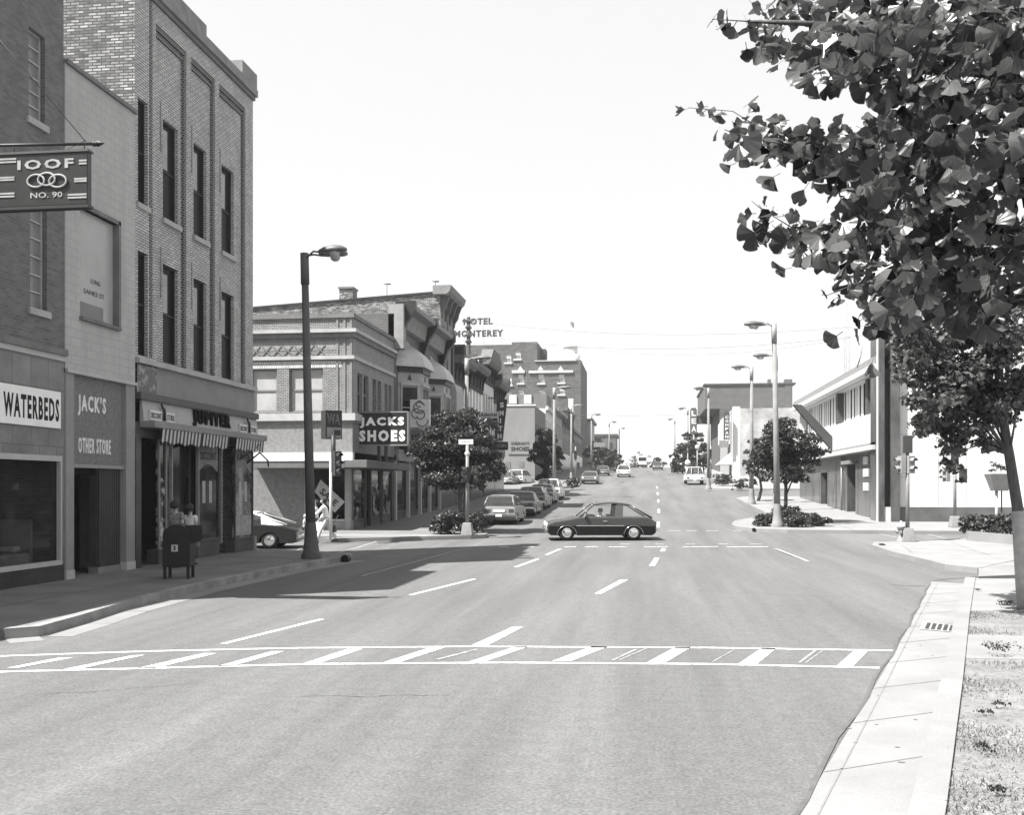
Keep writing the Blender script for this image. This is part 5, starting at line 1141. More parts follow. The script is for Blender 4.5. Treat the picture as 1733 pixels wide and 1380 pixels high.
# ---- planter on a post, sign behind leaves, low wall
b_ = gr(1690, 899, .15); bx, by = b_; bz = g(by) + .15
t = thing('post_planter', (bx, by, bz), 'tapered grey planter box raised on slim posts beside the near tree trunk', 'planter')
MB().tube([(-.08, 0, 0), (-.08, 0, 1.75)], .06, 8).build('post', M('planter_post', .5, .4), t, world=False); MB().tube([(.12, 0, .8), (.12, 0, 1.75)], .03, 8).build('post', darkm, t, world=False)
MB().hexa([(-.25, -.25, 1.7), (.3, -.25, 1.7), (.3, .25, 1.7), (-.25, .25, 1.7), (-.46, -.42, 2.42), (.52, -.42, 2.42), (.52, .42, 2.42), (-.46, .42, 2.42)]).build('box', M('planter_box', .17, .13, ns=3), t, world=False)
PLANTER = (bx, by, bz)
lw_ = [gr(*q, .15) for q in ((1637, 915), (1700, 921), (1760, 926))]
mb = MB()
for a, b in zip(lw_, lw_[1:]): mb.hexa([(a[0], a[1] - .12, .1), (b[0], b[1] - .12, .1), (b[0], b[1] + .12, .1), (a[0], a[1] + .12, .1), (a[0], a[1] - .12, g(a[1]) + .5), (b[0], b[1] - .12, g(b[1]) + .5), (b[0], b[1] + .12, g(b[1]) + .5), (a[0], a[1] + .12, g(a[1]) + .5)])
tag(mb.build('low_wall', concrete_white), 'low white planting bed wall in front of the right corner shrubs', 'wall')
t = thing('road_sign', pt(1720, 900, 20)[:2] + (.1,), 'white road sign with thick black curved edge, cut off by the right margin', 'road sign')
p0 = pt(1692, 650, 20); p1 = pt(1760, 575, 20); P_ = FR(p0[1])
MB().pbox(P_, p0[0], p1[0], p0[2], p1[2], 0, .03).build('plate', white, t)
mb = MB(); c = pt(1722, 620, 20); mb.tube([(c[0] + .3, p0[1] - .04, c[2] + .35), (c[0] - .2, p0[1] - .04, c[2] + .05), (c[0] - .24, p0[1] - .04, c[2]), (c[0] - .2, p0[1] - .04, c[2] - .06), (c[0] + .3, p0[1] - .04, c[2] - .4)], .035, 6); mb.build('border', black, t)
MB().tube([(c[0] + .2, p0[1] + .05, 0), (c[0] + .2, p0[1] + .05, p1[2])], .04, 8).build('post', metal, t)
# globe lamp near far right shops
b_ = base(1180, 118); t = thing('globe_lamp', b_, 'short post lamp with white globe among the far right trees', 'street lamp'); MB().tube([(0, 0, 0), (0, 0, 3.6)], .06, 8).build('post', metal, t, world=False); MB().lathe((0, 0, 3.6), [(.05, 0), (.2, .08), (.27, .27), (.2, .47), (0, .55)], 12).build('globe', white, t, world=False)
for k, (px, yc, lab) in enumerate(((1140, 150, 'pair of small white round signs on a far post at the hill crest'), (1164, 120, 'white oblong sign low on a post beside the parked pickup'))):
    b_ = base(px, yc); t = thing('road_sign', b_, lab, 'road sign'); MB().tube([(0, 0, 0), (0, 0, 3.2)], .05, 6).build('post', metal, t, world=False)
    for z in ((2.2, 3.0) if k == 0 else (2.0,)): MB().lathe((0, -.08, z), [(0, 0), (.34, 0), (.34, .04), (0, .04)], 12, axis='y').build('plate', white, t, world=False)
# hanging / projecting signs on the row
def fsign(name, px0, py0, px1, py1, Y, bm, lab, texts=(), th=.25, cat='sign'):
    a = onY(px0, py1, Y); b = onY(px1, py0, Y); t = thing(name, ((a[0] + b[0]) / 2, Y, a[1]), lab, cat); F = FR(Y)
    MB().pbox(F, a[0], b[0], a[1], b[1], -th, 0).build('board', bm, t)
    for s_, x0, y0, x1, y1, m in texts:
        c = onY(x0, y1, Y); d = onY(x1, y0, Y); text(s_, F, c[0], c[1], d[1] - c[1], d[0] - c[0], d=.02, mat=m, parent=t, bold=.03)
    return t
# pictorial sign board: generic ornamental scroll design
t = fsign('shop_sign', 694, 676, 727, 724, 51.2, M('sign_cream2', .6, .5, ns=3), 'pale upright sign board with a curly figure drawing, right of the dark letter sign', ())
F = FR(51.2)
for k, (cx, cy, r_, a0, a1) in enumerate(((710, 690, .3, 20, 330), (712, 702, .22, 200, 500), (705, 700, .25, 60, 280), (715, 712, .3, 180, 370), (710, 684, .16, 0, 300))):
    c = onY(cx, cy, 51.2); MB().tube([F(c[0] + r_ * math.cos(R(a0 + (a1 - a0) * i / 14)), c[1] + r_ * math.sin(R(a0 + (a1 - a0) * i / 14)), .03) for i in range(15)], .022, 5).build('scroll', darkm, t)
fsign('shop_sign', 694, 728, 738, 748, 51.6, M('sign_grey3', .16, .22, ns=3), 'grey script lettered sign board directly under the pale drawn board', [('utik', 697, 732, 724, 745, black)])
fsign('shop_sign', 678, 750, 730, 768, 51.8, black, 'long dark shop sign half hidden by tree leaves above the canopy end', [('PRI', 690, 753, 714, 765, metal)])
fsign('shop_sign', 811, 697, 843, 722, 74, M('sign_cream3', .5, .42), 'small boxed sign with dark lower panel among the old row', [('Admiral', 813, 699, 841, 705, black)], .2)
a = onY(812, 719, 73.9); b = onY(842, 708, 73.9); MB().pbox(FR(73.9), a[0], b[0], a[1], b[1], -.05, .0).build('lower_panel', black, bpy.data.objects['board'] if False else [o for o in bpy.data.objects if o.get('label', '').startswith('small boxed sign')][0])
text('CO', FR(73.9), onY(815, 0, 73.9)[0], onY(0, 713, 73.9)[1], .17, .32, d=.02, mat=metal, parent=[o for o in bpy.data.objects if o.get('label', '').startswith('small boxed sign')][0], bold=.01, thick=.004)
VS = thing('vertical_sign', (FX + 2, 82, 8), 'tall dark vertical jewellery sign spelling a name in white letters', 'sign'); F = FR(82)
q = [onY(x, y, 82) for x, y in ((837, 746), (850, 746), (858, 676), (841, 676))]
MB().prism(F, [(q[0][0], q[0][1]), (q[1][0], q[1][1]), (q[2][0], q[2][1]), (q[3][0], q[3][1])], -.35, 0).build('board', M('sign_dk4', .03), VS)
for (ch, px, py) in (('S', 846, 690), ('M', 845.5, 704), ('I', 846, 717), ('T', 843.5, 730), ('H', 842, 743)): c = onY(px, py, 82); text(ch, F, c[0], c[1], .42, .34 if ch != 'I' else .1, d=.02, mat=white, parent=VS, bold=.04)
a = onY(826, 762, 82); b = onY(859, 748, 82); MB().pbox(F, a[0], b[0], a[1], b[1], -.35, 0).build('lower_board', M('sign_dk4', .03), VS); c = onY(832, 758.5, 82); text('JEWELERS', F, c[0], c[1], .3, onY(857, 0, 82)[0] - c[0], d=.02, mat=M('sign_letter2', .3, .25), parent=VS, bold=.02)
MB().tube([F(onY(820, 0, 82)[0], onY(0, 684, 82)[1], -.1), F(q[3][0], onY(0, 684, 82)[1], -.1)], .04, 6).build('bracket', black, VS)
fsign('shop_sign', 1005, 749, 1024, 757, 150, midm, 'small grey sign on the far left block beyond the hotel', (), .2)

# ================================================================= CARS
cglass = M('car_glass', .05, .04, rough=.05, spec=.6, alpha=.55)
tyrem = M('tyre', .012, .01, rough=.8)
def wheel(t, x, y, r_=.31, side=1, cap=chrome):
    w_ = MB().lathe((x, y, r_), [(r_ * .62, -.09), (r_ * .95, -.09), (r_, -.06), (r_, .06), (r_ * .95, .09), (r_ * .62, .09)], 20, axis='y').build('wheel', tyrem, t, world=False)
    s_ = side
    MB().lathe((x, y, r_), [(r_ * .63, .07 * s_), (r_ * .6, .055 * s_), (r_ * .5, .06 * s_), (r_ * .42, .08 * s_), (r_ * .2, .1 * s_), (0, .105 * s_)], 16, axis='y').build('rim', cap, w_, world=False)
def arch(cx, r_, z0, n=8): return [(cx + r_ * math.cos(math.pi * i / n), z0 + r_ * math.sin(math.pi * i / n)) for i in range(n, -1, -1)]
def car(name, label, low, top, belt, L=4.5, W=1.76, paint=midm, roofp=None, wheels=(1.3, -1.3), group=None, r_=.31, tailm=None, kind='sedan', lowpaint=None, zlow=.2, detail=True, cat='car', pill=.035, wt=None, sail=None):
    """low: side outline (x,z) of the top edge of the lower body front to rear; top: greenhouse (base front, roof front, roof rear, base rear)"""
    t = thing(name, (0, 0, 0), label, cat, group); roofp = roofp or paint
    h2 = W / 2; wt = wt or h2 * .74
    f, rr = wheels
    out = list(low)                                    # front to rear along the top
    bot = [(low[-1][0], zlow + .1), (low[-1][0] + .15, zlow), (rr - r_ * 1.2, zlow)] + arch(rr, r_ * 1.2, zlow, 8)[0:] + arch(f, r_ * 1.2, zlow, 8) + [(low[0][0] - .15, zlow), (low[0][0], zlow + .12)]
    out = out + bot
    P = PL((0, 0, 0), (1, 0, 0), (0, -1, 0))
    o = MB().prism(P, out, -h2, h2).build('body', paint, t, world=False, bevel=.05)
    if name == 'hatchback' and L < 4.4: o.modifiers['bevel'].width = .085; o.modifiers['bevel'].segments = 3
    MB().box(rr - .5, f + .5, -h2 + .22, h2 - .22, zlow + .02, zlow + .5).build('underbody', black, t, world=False)
    (x0, z0), (x1, z1), (x2, z2), (x3, z3) = top
    wb = h2 - .07
    def C(x, z, s_): k = (z - min(z0, z3)) / (max(z1, z2) - min(z0, z3)); return (x, s_ * (wb + (wt - wb) * max(0, k)), z)
    rf = MB(); n = 5
    rows = []
    for i in range(n + 1):
        u = i / n; x = x1 + (x2 - x1) * u; z = z1 + (z2 - z1) * u + (.075 if L < 4.4 else .05) * math.sin(math.pi * u)
        rows.append([(x, -wt, z), (x, -wt * .8, z + .035), (x, 0, z + .05), (x, wt * .8, z + .035), (x, wt, z)])
    for a, b in zip(rows, rows[1:]):
        for j in range(4): rf.poly([a[j], a[j + 1], b[j + 1], b[j]], True)
        rf.poly([(a[0][0], a[0][1], a[0][2] - .05), a[0], b[0], (b[0][0], b[0][1], b[0][2] - .05)]); rf.poly([(a[4][0], a[4][1], a[4][2] - .05), a[4], b[4], (b[4][0], b[4][1], b[4][2] - .05)])
    for r__ in (rows[0], rows[-1]): rf.poly(r__ + [(r__[4][0], r__[4][1], r__[4][2] - .05), (r__[0][0], r__[0][1], r__[0][2] - .05)])
    rf.poly([(x1, -wt, z1 - .05), (x1, wt, z1 - .05), (x2, wt, z2 - .05), (x2, -wt, z2 - .05)])
    rf.build('roof', roofp, t, world=False, recalc=True)
    for s_ in (-1, 1):
        for (xa, za), (xb, zb), wd in (((x0, z0), (x1, z1), pill), ((x3, z3), (x2, z2), pill * 1.3)):
            a, b = Vector(C(xa, za, s_)), Vector(C(xb, zb, s_)); b.z -= .02
            MB().tube([a, b], [wd, wd * .8], 6).build('pillar', roofp, t, world=False)
        for bx_, bw in belt:
            zb = z0 + (z3 - z0) * (x0 - bx_) / (x0 - x3); a = C(bx_, zb - .03, s_); b = C(bx_ - .05, z1 + (z2 - z1) * (x1 - bx_) / (x1 - x2) if x1 != x2 else z1, s_)
            mb = MB().hexa([(a[0] - bw, a[1], a[2]), (a[0] + bw, a[1], a[2]), (a[0] + bw, a[1] - s_ * .04, a[2]), (a[0] - bw, a[1] - s_ * .04, a[2]), (b[0] - bw * .9, b[1], b[2]), (b[0] + bw * .9, b[1], b[2]), (b[0] + bw * .9, b[1] - s_ * .04, b[2]), (b[0] - bw * .9, b[1] - s_ * .04, b[2])]); mb.build('pillar', roofp, t, world=False)
        e = .015
        MB().poly([C(x0 - .05, z0, s_), C(x1 - .02, z1 - .03, s_), C(x2 + .02, z2 - .03, s_), C(x3 + .05, z3, s_)]).build('side_window', cglass, t, world=False, recalc=False)
    if sail:
        k_ = (sail - x3) / (x0 - x3); zb = z3 + (z0 - z3) * k_; k2 = (sail + .06 - x2) / (x1 - x2); zt_ = z2 + (z1 - z2) * k2
        for s_ in (-1, 1):
            q_ = [C(sail, zb - .02, s_), C(sail + .06, zt_ - .01, s_), C(x2, z2 - .01, s_), C(x3, z3 - .01, s_)]
            MB().hexa([(a, b + s_ * .012, c) for a, b, c in q_] + [(a, b - s_ * .03, c) for a, b, c in q_]).build('quarter_panel', roofp, t, world=False)
    MB().poly([C(x0, z0, -1), C(x0, z0, 1), C(x1, z1 - .02, 1), C(x1, z1 - .02, -1)]).build('windscreen', cglass, t, world=False, recalc=False)
    MB().poly([C(x3, z3, -1), C(x3, z3, 1), C(x2, z2 - .02, 1), C(x2, z2 - .02, -1)]).build('rear_window', cglass, t, world=False, recalc=False)
    for s_ in (-1, 1):
        wheel(t, f, s_ * (h2 - .12), r_, s_); wheel(t, rr, s_ * (h2 - .12), r_, s_)
    for x, d, nm in ((low[0][0], 1, 'front_bumper'), (low[-1][0], -1, 'rear_bumper')):
        MB().box(min(x - .02 * d, x + .1 * d), max(x - .02 * d, x + .1 * d), -h2 + .03, h2 - .03, .38, .5).build(nm, chrome, t, world=False, bevel=.03)
        for s_ in (-1, 1):
            y = s_ * (h2 - .25); zz = .6
            if d > 0: MB().lathe((x - .02, y, zz + .02), [(.0, .06), (.07, .055), (.09, .03), (.095, 0)], 12, axis='x').build('headlight', M('headlight', .7, .6, rough=.15), t, world=False)
            else: MB().box(x - .02, x + .01, y - .14, y + .1, zz, zz + .14).build('tail_light', M('tail_light', .07, .05, rough=.3), t, world=False)
    x = low[-1][0]; MB().box(x - .125, x - .11, -.16, .16, .37, .5).build('number_plate', offwhite, t, world=False)
    if detail:
        for sx in (.35, -.45):
            for s_ in (-1, 1): MB().box(sx - .12, sx + .12, s_ * .36 - .24, s_ * .36 + .24, .4, 1.0).build('seat', dark, t, world=False)
    return t
def put(t, x, y, rz, zoff=0): t.location = (x, y, g(y) + zoff + .004); t.rotation_euler = (0, 0, rz); return t
silver = M('paint_silver', .17, .15, ns=1, rough=.3, spec=.5); greyp = M('paint_grey', .1, .09, ns=1, rough=.25, spec=.5); whitep = M('paint_white_car', .6, .55, ns=1, rough=.3, spec=.5); blackp = M('paint_black', .02, .02, rough=.2, spec=.5); tanp = M('paint_tan', .34, .3, rough=.3, spec=.5)
# round bubble hatchback crossing the junction
pac = M('paint_bubble', .04, .036, ns=1, rough=.25, spec=.5)
low = [(2.16, .58), (2.1, .68), (1.9, .74), (1.4, .83), (.92, .92), (.2, .94), (-.9, .94), (-1.75, .93), (-1.95, .88), (-2.1, .76), (-2.17, .6)]
PC = car('hatchback', 'dark rounded bubble hatchback crossing the junction with its driver visible', low, [(.86, .92), (.3, 1.42), (-1.15, 1.41), (-2.0, .88)], [(-.68, .16)], L=4.36, W=1.9, paint=pac, wheels=(1.37, -1.27), r_=.31, pill=.032, zlow=.2, wt=.77)
low2 = MB()
P_ = PL((0, 0, 0), (1, 0, 0), (0, -1, 0))
lp_ = [(2.1, .56), (-2.12, .56), (-2.12, .3), (-1.98, .2), (-1.27 - .375, .2)] + arch(-1.27, .374, .2) + arch(1.37, .374, .2) + [(1.9, .2), (2.1, .32)]
for s_ in (-1, 1): MB().prism(P_, lp_, s_ * .953 - .004, s_ * .953 + .004).build('side_panel', M('paint_bubble_low', .008, .006, rough=.6, spec=.1), PC, world=False)
for s_ in (-1, 1):
    MB().pbox(P_, -.9, 1.0, .565, .59, s_ * .955 - .004, s_ * .955 + .006).build('side_trim', chrome, PC, world=False)
    MB().pbox(P_, -.22, -.05, .74, .77, s_ * .955, s_ * .975).build('door_handle', chrome, PC, world=False)
    MB().box(.55, .68, s_ * .98 - .04, s_ * .98 + .04, .86, .97).build('mirror', black, PC, world=False)
    for cx in (1.37, -1.27):
        MB().tube([P_(cx + .39 * math.cos(math.pi * i / 10), .2 + .39 * math.sin(math.pi * i / 10), s_ * .95) for i in range(11)], .016, 5).build('arch_trim', M('arch_trim', .25, .2, rough=.2, metal=.6), PC, world=False)
for o_ in PC.children:
    if o_.name.startswith(('side_window', 'windscreen', 'rear_window')): o_.data.materials[0] = M('clear_glass', .2, .2, rough=.05, spec=.5, alpha=.16)
p = pt(1014, 900, 40.6); HD = math.atan2(-(ST * .99 + .02), -CT); put(PC, p[0], p[1], HD)
# dark hatchback with white upper body at the side street
low = [(2.05, .66), (1.95, .74), (1.0, .84), (.1, .87), (-.9, .88), (-1.6, .82), (-2.05, .72), (-2.1, .6)]
BC = car('hatchback', 'black lower and white roofed hatchback waiting in the side street behind the left corner', low, [(.9, .85), (.25, 1.22), (-.6, 1.26), (-1.75, .86)], [(-.15, .06)], sail=-.85, W=1.72, paint=blackp, roofp=whitep, wheels=(1.25, -1.15))
p = pt(412, 900, 36.6); BC.location = (p[0], p[1], g(p[1])); BC.rotation_euler = (0, 0, math.atan2(-ST, -CT))
# parked row
hl = [(2.2, .6), (2.1, .78), (.95, .88), (0, .9), (-1.2, .9), (-1.95, .9), (-2.12, .85), (-2.16, .6)]
sl_2 = [(2.4, .62), (2.32, .78), (1.1, .86), (0, .88), (-1.1, .88), (-2.1, .84), (-2.4, .74), (-2.42, .6)]
c1 = car('hatchback', 'pale square backed hatchback, the nearest car parked along the left kerb', hl, [(.95, .87), (.35, 1.36), (-1.75, 1.38), (-2.08, .88)], [(-.3, .04), (-1.3, .04)], W=1.68, paint=silver, wheels=(1.3, -1.3), group='cars parked along the left kerb'); put(c1, -7.17, 49.6 + 2.1, R(90))
MB().box(-2.19, -2.165, -.3, .3, .6, .74).build('tail_panel', offwhite, c1, world=False)
c2 = car('parked_car', 'dark sedan parked directly ahead of the pale square hatchback', sl_2, [(1.1, .86), (.4, 1.3), (-.95, 1.32), (-1.65, .87)], [(-.3, .04)], W=1.84, paint=greyp, wheels=(1.45, -1.4), roofp=silver, group='cars parked along the left kerb'); put(c2, -7.1, 56.8 + 2.3, R(90))
c3 = car('parked_car', 'grey station wagon third in the left parked row', [(2.4, .62), (2.3, .78), (1.1, .86), (0, .9), (-2.2, .9), (-2.4, .8), (-2.42, .6)], [(1.1, .86), (.4, 1.36), (-2.0, 1.38), (-2.3, .9)], [(-.3, .04), (-1.3, .04)], W=1.8, paint=M('paint_wagon', .16, .14, rough=.3), wheels=(1.45, -1.4), roofp=silver, group='cars parked along the left kerb'); put(c3, -7.15, 63.8 + 2.3, R(90))
c4 = copy_tree(c2); put(c4, -7.25, 70.3 + 2.3, R(90)); c4['label'] = 'light roofed sedan fourth in the left parked row'
c5 = car('parked_car', 'bright white wagon at the far end of the left parked row', [(2.4, .62), (2.3, .8), (1.1, .9), (0, .94), (-2.2, .94), (-2.4, .84), (-2.42, .6)], [(1.1, .9), (.4, 1.5), (-2.0, 1.52), (-2.3, .94)], [(-.3, .04), (-1.3, .04)], W=1.85, paint=whitep, wheels=(1.45, -1.4), group='cars parked along the left kerb'); put(c5, -7.3, 76.8 + 2.3, R(90))
def far(proto, px, yc, rz, lab, mats=None, grp=None):
    c = copy_tree(proto); p = pt(px, 800, yc); put(c, p[0], p[1], rz); c['label'] = lab
    if grp: c['group'] = grp
    elif 'group' in c: del c['group']
    return c
far(c5, 882, 111, R(80), 'white high backed car standing in the small car park before the pale wall')
far(c1, 862, 108, R(85), 'light car partly hidden at the left of the small car park')
far(c2, 999, 112, R(-90), 'sedan parked facing downhill beyond the second left tree'); far(c4, 1021, 145, R(90), 'sedan parked near the far left trees'); far(c3, 1033, 170, R(90), 'wagon parked farthest up the left kerb')
far(c5, 1056, 138, R(90), 'white car driving uphill in the left lane'); far(c2, 1113, 182, R(-90), 'small dark car coming over the rise on the right of the centre')
VAN = thing('van', (0, 0, 0), 'pale box van cresting the hill at the far end of the street', 'van')
MB().box(-2.4, 1.6, -1.0, 1.0, .5, 2.5).build('body', whitep, VAN, world=False, bevel=.15); MB().box(1.6, 2.3, -.95, .95, .5, 1.6).build('bonnet', whitep, VAN, world=False, bevel=.1); MB().box(1.55, 1.75, -.8, .8, 1.5, 2.2).build('windscreen', glassd, VAN, world=False); MB().box(-2.45, -2.4, -.8, .8, 1.5, 2.2).build('rear_window', glassd, VAN, world=False); MB().box(-2.5, 2.35, -.98, .98, .35, .55).build('bumper', black, VAN, world=False)
for x in (-1.5, 1.5):
    for s_ in (-1, 1): wheel(VAN, x, s_ * .85, .36, s_)
p = pt(1087, 800, 222); put(VAN, p[0], p[1], R(90))
PK = car('pickup_truck', 'white camper backed pickup parked at the right kerb facing uphill', [(2.6, .7), (2.5, .95), (1.3, 1.05), (.5, 1.05), (-2.5, 1.05), (-2.6, .9), (-2.62, .62)], [(1.2, 1.05), (.7, 1.75), (-2.45, 1.78), (-2.55, 1.05)], [(-.2, .06), (-1.3, .05)], W=1.95, paint=whitep, wheels=(1.6, -1.55), r_=.36, zlow=.42, cat='truck')
p = pt(1176, 800, 106); put(PK, p[0], p[1] + 2.6, R(90))
for y in (-.35, .35): MB().box(-2.6, -2.56, y - .03, y + .03, 1.1, 1.72).build('window_bar', whitep, PK, world=False)
# ================================================================= PEOPLE
skin_m = M('skin', .36, .32, ns=4, rough=.6); hair_m = M('hair', .025, .02, ns=8, rough=.7); hair_g = M('hair_grey', .2, .12, ns=8); shoe_m = M('shoe', .05, .04)
def skinned(name, pts, edges, mat, parent, root=0, sub=1):
    me = bpy.data.meshes.new(name); me.from_pydata([p[:3] for p in pts], edges, []); me.materials.append(mat)
    o = bpy.data.objects.new(name, me); COL.objects.link(o); o.parent = parent
    s_ = o.modifiers.new('skin', 'SKIN'); s_.use_smooth_shade = True
    for i, p in enumerate(pts):
        r_ = p[3]; v = me.skin_vertices[0].data[i]; v.radius = (r_, r_) if not isinstance(r_, tuple) else r_; v.use_root = i == root
    if sub: m = o.modifiers.new('sub', 'SUBSURF'); m.levels = sub; m.render_levels = sub
    return o
def person(loc, rz, label, h=1.68, lean=0., stride=.25, top=white, legs=white, hair=hair_m, arm=(25, 60), arm2=(-15, 15), skirt=False, seated=False, short=True, nod=0, plaid=None, female=True):
    """standing or walking person facing +x; angles are in degrees, swing forward"""
    t = thing('person', loc, label, 'person', rz=rz); s_ = h / 1.68
    hip = Vector((0, 0, .88 * s_)); L = R(lean)
    up = Vector((math.sin(L), 0, math.cos(L))); chest = hip + up * .36 * s_; neck = hip + up * .55 * s_; hd = neck + Vector((math.sin(L + R(nod)), 0, math.cos(L + R(nod)))) * .15 * s_
    sh = .17 * s_ if female else .2 * s_
    P = [(*hip, .115 * s_), (*(hip + up * .16 * s_), .1 * s_), (*chest, .115 * s_), (*neck, .05 * s_), (*(neck + (hd - neck) * .45), .05 * s_), (*hd, .108 * s_), (*(hd + (hd - neck).normalized() * .07 * s_), .085 * s_)]
    E = [(0, 1), (1, 2), (2, 3), (3, 4), (4, 5), (5, 6)]
    arms = []
    for k, (s2, (a1, a2)) in enumerate(((1, arm), (-1, arm2))):
        S0 = neck - up * .05 * s_ + Vector((0, s2 * sh, 0)); a1, a2 = R(a1), R(a2)
        el = S0 + Vector((math.sin(a1), s2 * .06, -math.cos(a1))) * .28 * s_; wr = el + Vector((math.sin(a1 + a2), 0, -math.cos(a1 + a2))) * .25 * s_
        dirv = (wr - el).normalized(); palm = wr + dirv * .07 * s_
        i = len(P); P += [(*S0, .05 * s_), (*el, .038 * s_), (*wr, .026 * s_), (*palm, .028 * s_)]; E += [(2, i), (i, i + 1), (i + 1, i + 2), (i + 2, i + 3)]
        for q in range(5):
            off = Vector((0, (q - 2) * .017 * s_, 0)) if q < 4 else Vector((.0, -.045 * s2, .03)) * s_
            st = palm if q < 4 else wr
            tip = st + off + dirv * (.075 if q in (1, 2) else .06) * s_ + Vector((.015, 0, 0)); P += [(*tip, .008 * s_)]; E += [(i + 3 if q < 4 else i + 2, len(P) - 1)]
        arms.append((S0, el, wr, palm))
    legsP = []
    for s2, st in ((1, stride), (-1, -stride)):
        H = hip + Vector((0, s2 * .09 * s_, -.04)); kn = Vector((H.x + st * .6 + .05, H.y, .47 * s_)); an = Vector((st * 1.15 * s_, H.y, .08 * s_ + (.05 if st < 0 else 0)))
        toe = an + Vector((.17 * s_, 0, -.045)); i = len(P); P += [(*H, .085 * s_), (*kn, .055 * s_), (*an, .036 * s_), (*toe, .03 * s_)]; E += [(0, i), (i, i + 1), (i + 1, i + 2), (i + 2, i + 3)]; legsP.append((H, kn, an, toe))
    skinned('body', P, E, skin_m, t)
    # head details
    f = hd; fw = Vector((math.cos(L + R(nod)) , 0, -math.sin(L + R(nod))))
    mb = MB(); c = f + Vector((-.015, 0, .035)); vs = []
    for i in range(7):
        for j in range(12):
            th, ph = math.pi * .74 * i / 6, 2 * math.pi * j / 12; rr = (.112 + .012 * (i > 2 and 3 < j < 9)) * s_
            vs.append((c.x + rr * 1.08 * math.sin(th) * math.cos(ph) - .012 * (i > 3), c.y + rr * .95 * math.sin(th) * math.sin(ph), c.z - .015 + rr * math.cos(th) * 1.12))
    mb.faces(vs, [(i * 12 + j, i * 12 + (j + 1) % 12, (i + 1) * 12 + (j + 1) % 12, (i + 1) * 12 + j) for i in range(6) for j in range(12) if not (i > 2 and (j in (0, 1, 11, 2, 10)))], True); mb.build('hair', hair, t, world=False)
    nose = f + fw * .085 * s_; MB().hexa([(nose.x - .02, -.012, nose.z - .02), (nose.x + .02, -.01, nose.z - .015), (nose.x + .02, .01, nose.z - .015), (nose.x - .02, .012, nose.z - .02), (nose.x - .02, -.006, nose.z + .03), (nose.x + .0, -.005, nose.z + .03), (nose.x + .0, .005, nose.z + .03), (nose.x - .02, .006, nose.z + .03)]).build('nose', skin_m, t, world=False)
    for s2 in (-1, 1): MB().lathe((f.x + .078 * s_, s2 * .032 * s_, f.z + .022), [(.0, .006), (.01, .004), (.012, -.002)], 6, axis='x').build('eye', black, t, world=False)
    # clothes
    TP = [(*(hip - up * .06 * s_), .15 * s_), (*(hip + up * .15 * s_), .128 * s_), (*chest, .14 * s_), (*(neck - up * .04 * s_), .085 * s_)]; TE = [(0, 1), (1, 2), (2, 3)]
    for S0, el, wr, pa in arms:
        i = len(TP); e2 = S0 + (el - S0) * (.62 if short else 1); TP += [(*S0, .075 * s_), (*e2, .058 * s_)]; TE += [(2, i), (i, i + 1)]
        if not short: TP += [(*(el + (wr - el) * .85), .042 * s_)]; TE += [(i + 1, i + 2)]
    skinned('shirt', TP, TE, top, t)
    if skirt:
        mb = MB().lathe((hip.x, 0, 0), [(.2 * s_ + .06, .5 * s_), (.19 * s_, .7 * s_), (.14 * s_, .95 * s_)], 12); mb.build('skirt', legs, t, world=False)
    else:
        LP = [(*hip, .14 * s_)]; LE = []
        for H, kn, an, toe in legsP: i = len(LP); LP += [(*H, .1 * s_), (*kn, .075 * s_), (*(an + Vector((0, 0, .05))), .07 * s_)]; LE += [(0, i), (i, i + 1), (i + 1, i + 2)]
        skinned('trousers', LP, LE, legs, t)
    for H, kn, an, toe in legsP:
        MB().hexa([(an.x - .07, an.y - .04, an.z - .08), (toe.x + .05, an.y - .045, toe.z - .03), (toe.x + .05, an.y + .045, toe.z - .03), (an.x - .07, an.y + .04, an.z - .08), (an.x - .06, an.y - .035, an.z + .02), (toe.x + .02, an.y - .035, toe.z + .03), (toe.x + .02, an.y + .035, toe.z + .03), (an.x - .06, an.y + .035, an.z + .02)]).build('shoe', shoe_m, t, world=False, bevel=.01)
    return t, arms
FACE_L = math.atan2(-ST, -CT)
b_ = gr(553, 919, .02); z_ = g(b_[1]) + .004
wh = M('cloth_white', .8, .74, ns=6)
pw, arms = person((b_[0], b_[1], z_), FACE_L, 'person in white top and trousers stooping forward while walking left across the street', 1.74, lean=11, stride=.3, top=wh, legs=M('cloth_white2', .62, .52, ns=6), arm=(38, 20), arm2=(10, 25), nod=8, short=False)
def attach(root, local):
    m = Matrix.Rotation(root.rotation_euler.z, 4, 'Z'); return Vector(root.location) + (m @ Vector(local))
w3 = attach(pw, arms[1][3])
bg_ = thing('shopping_bag', tuple(w3 + Vector((0, 0, -.42))), 'bright white shopping bag in the hand of the stooping walker', 'bag')
MB().hexa([(-.17, -.05, 0), (.17, -.05, 0), (.17, .05, 0), (-.17, .05, 0), (-.16, -.03, .36), (.16, -.03, .36), (.16, .03, .36), (-.16, .03, .36)]).build('bag_body', M('bag_white', .9, .85), bg_, world=False)
MB().tube([(-.06, 0, .34), (-.04, 0, .43), (.04, 0, .43), (.06, 0, .34)], .008, 5).build('handle', offwhite, bg_, world=False); bg_.rotation_euler = (0, 0, FACE_L)
w3 = attach(pw, (-.3, 0, .72))
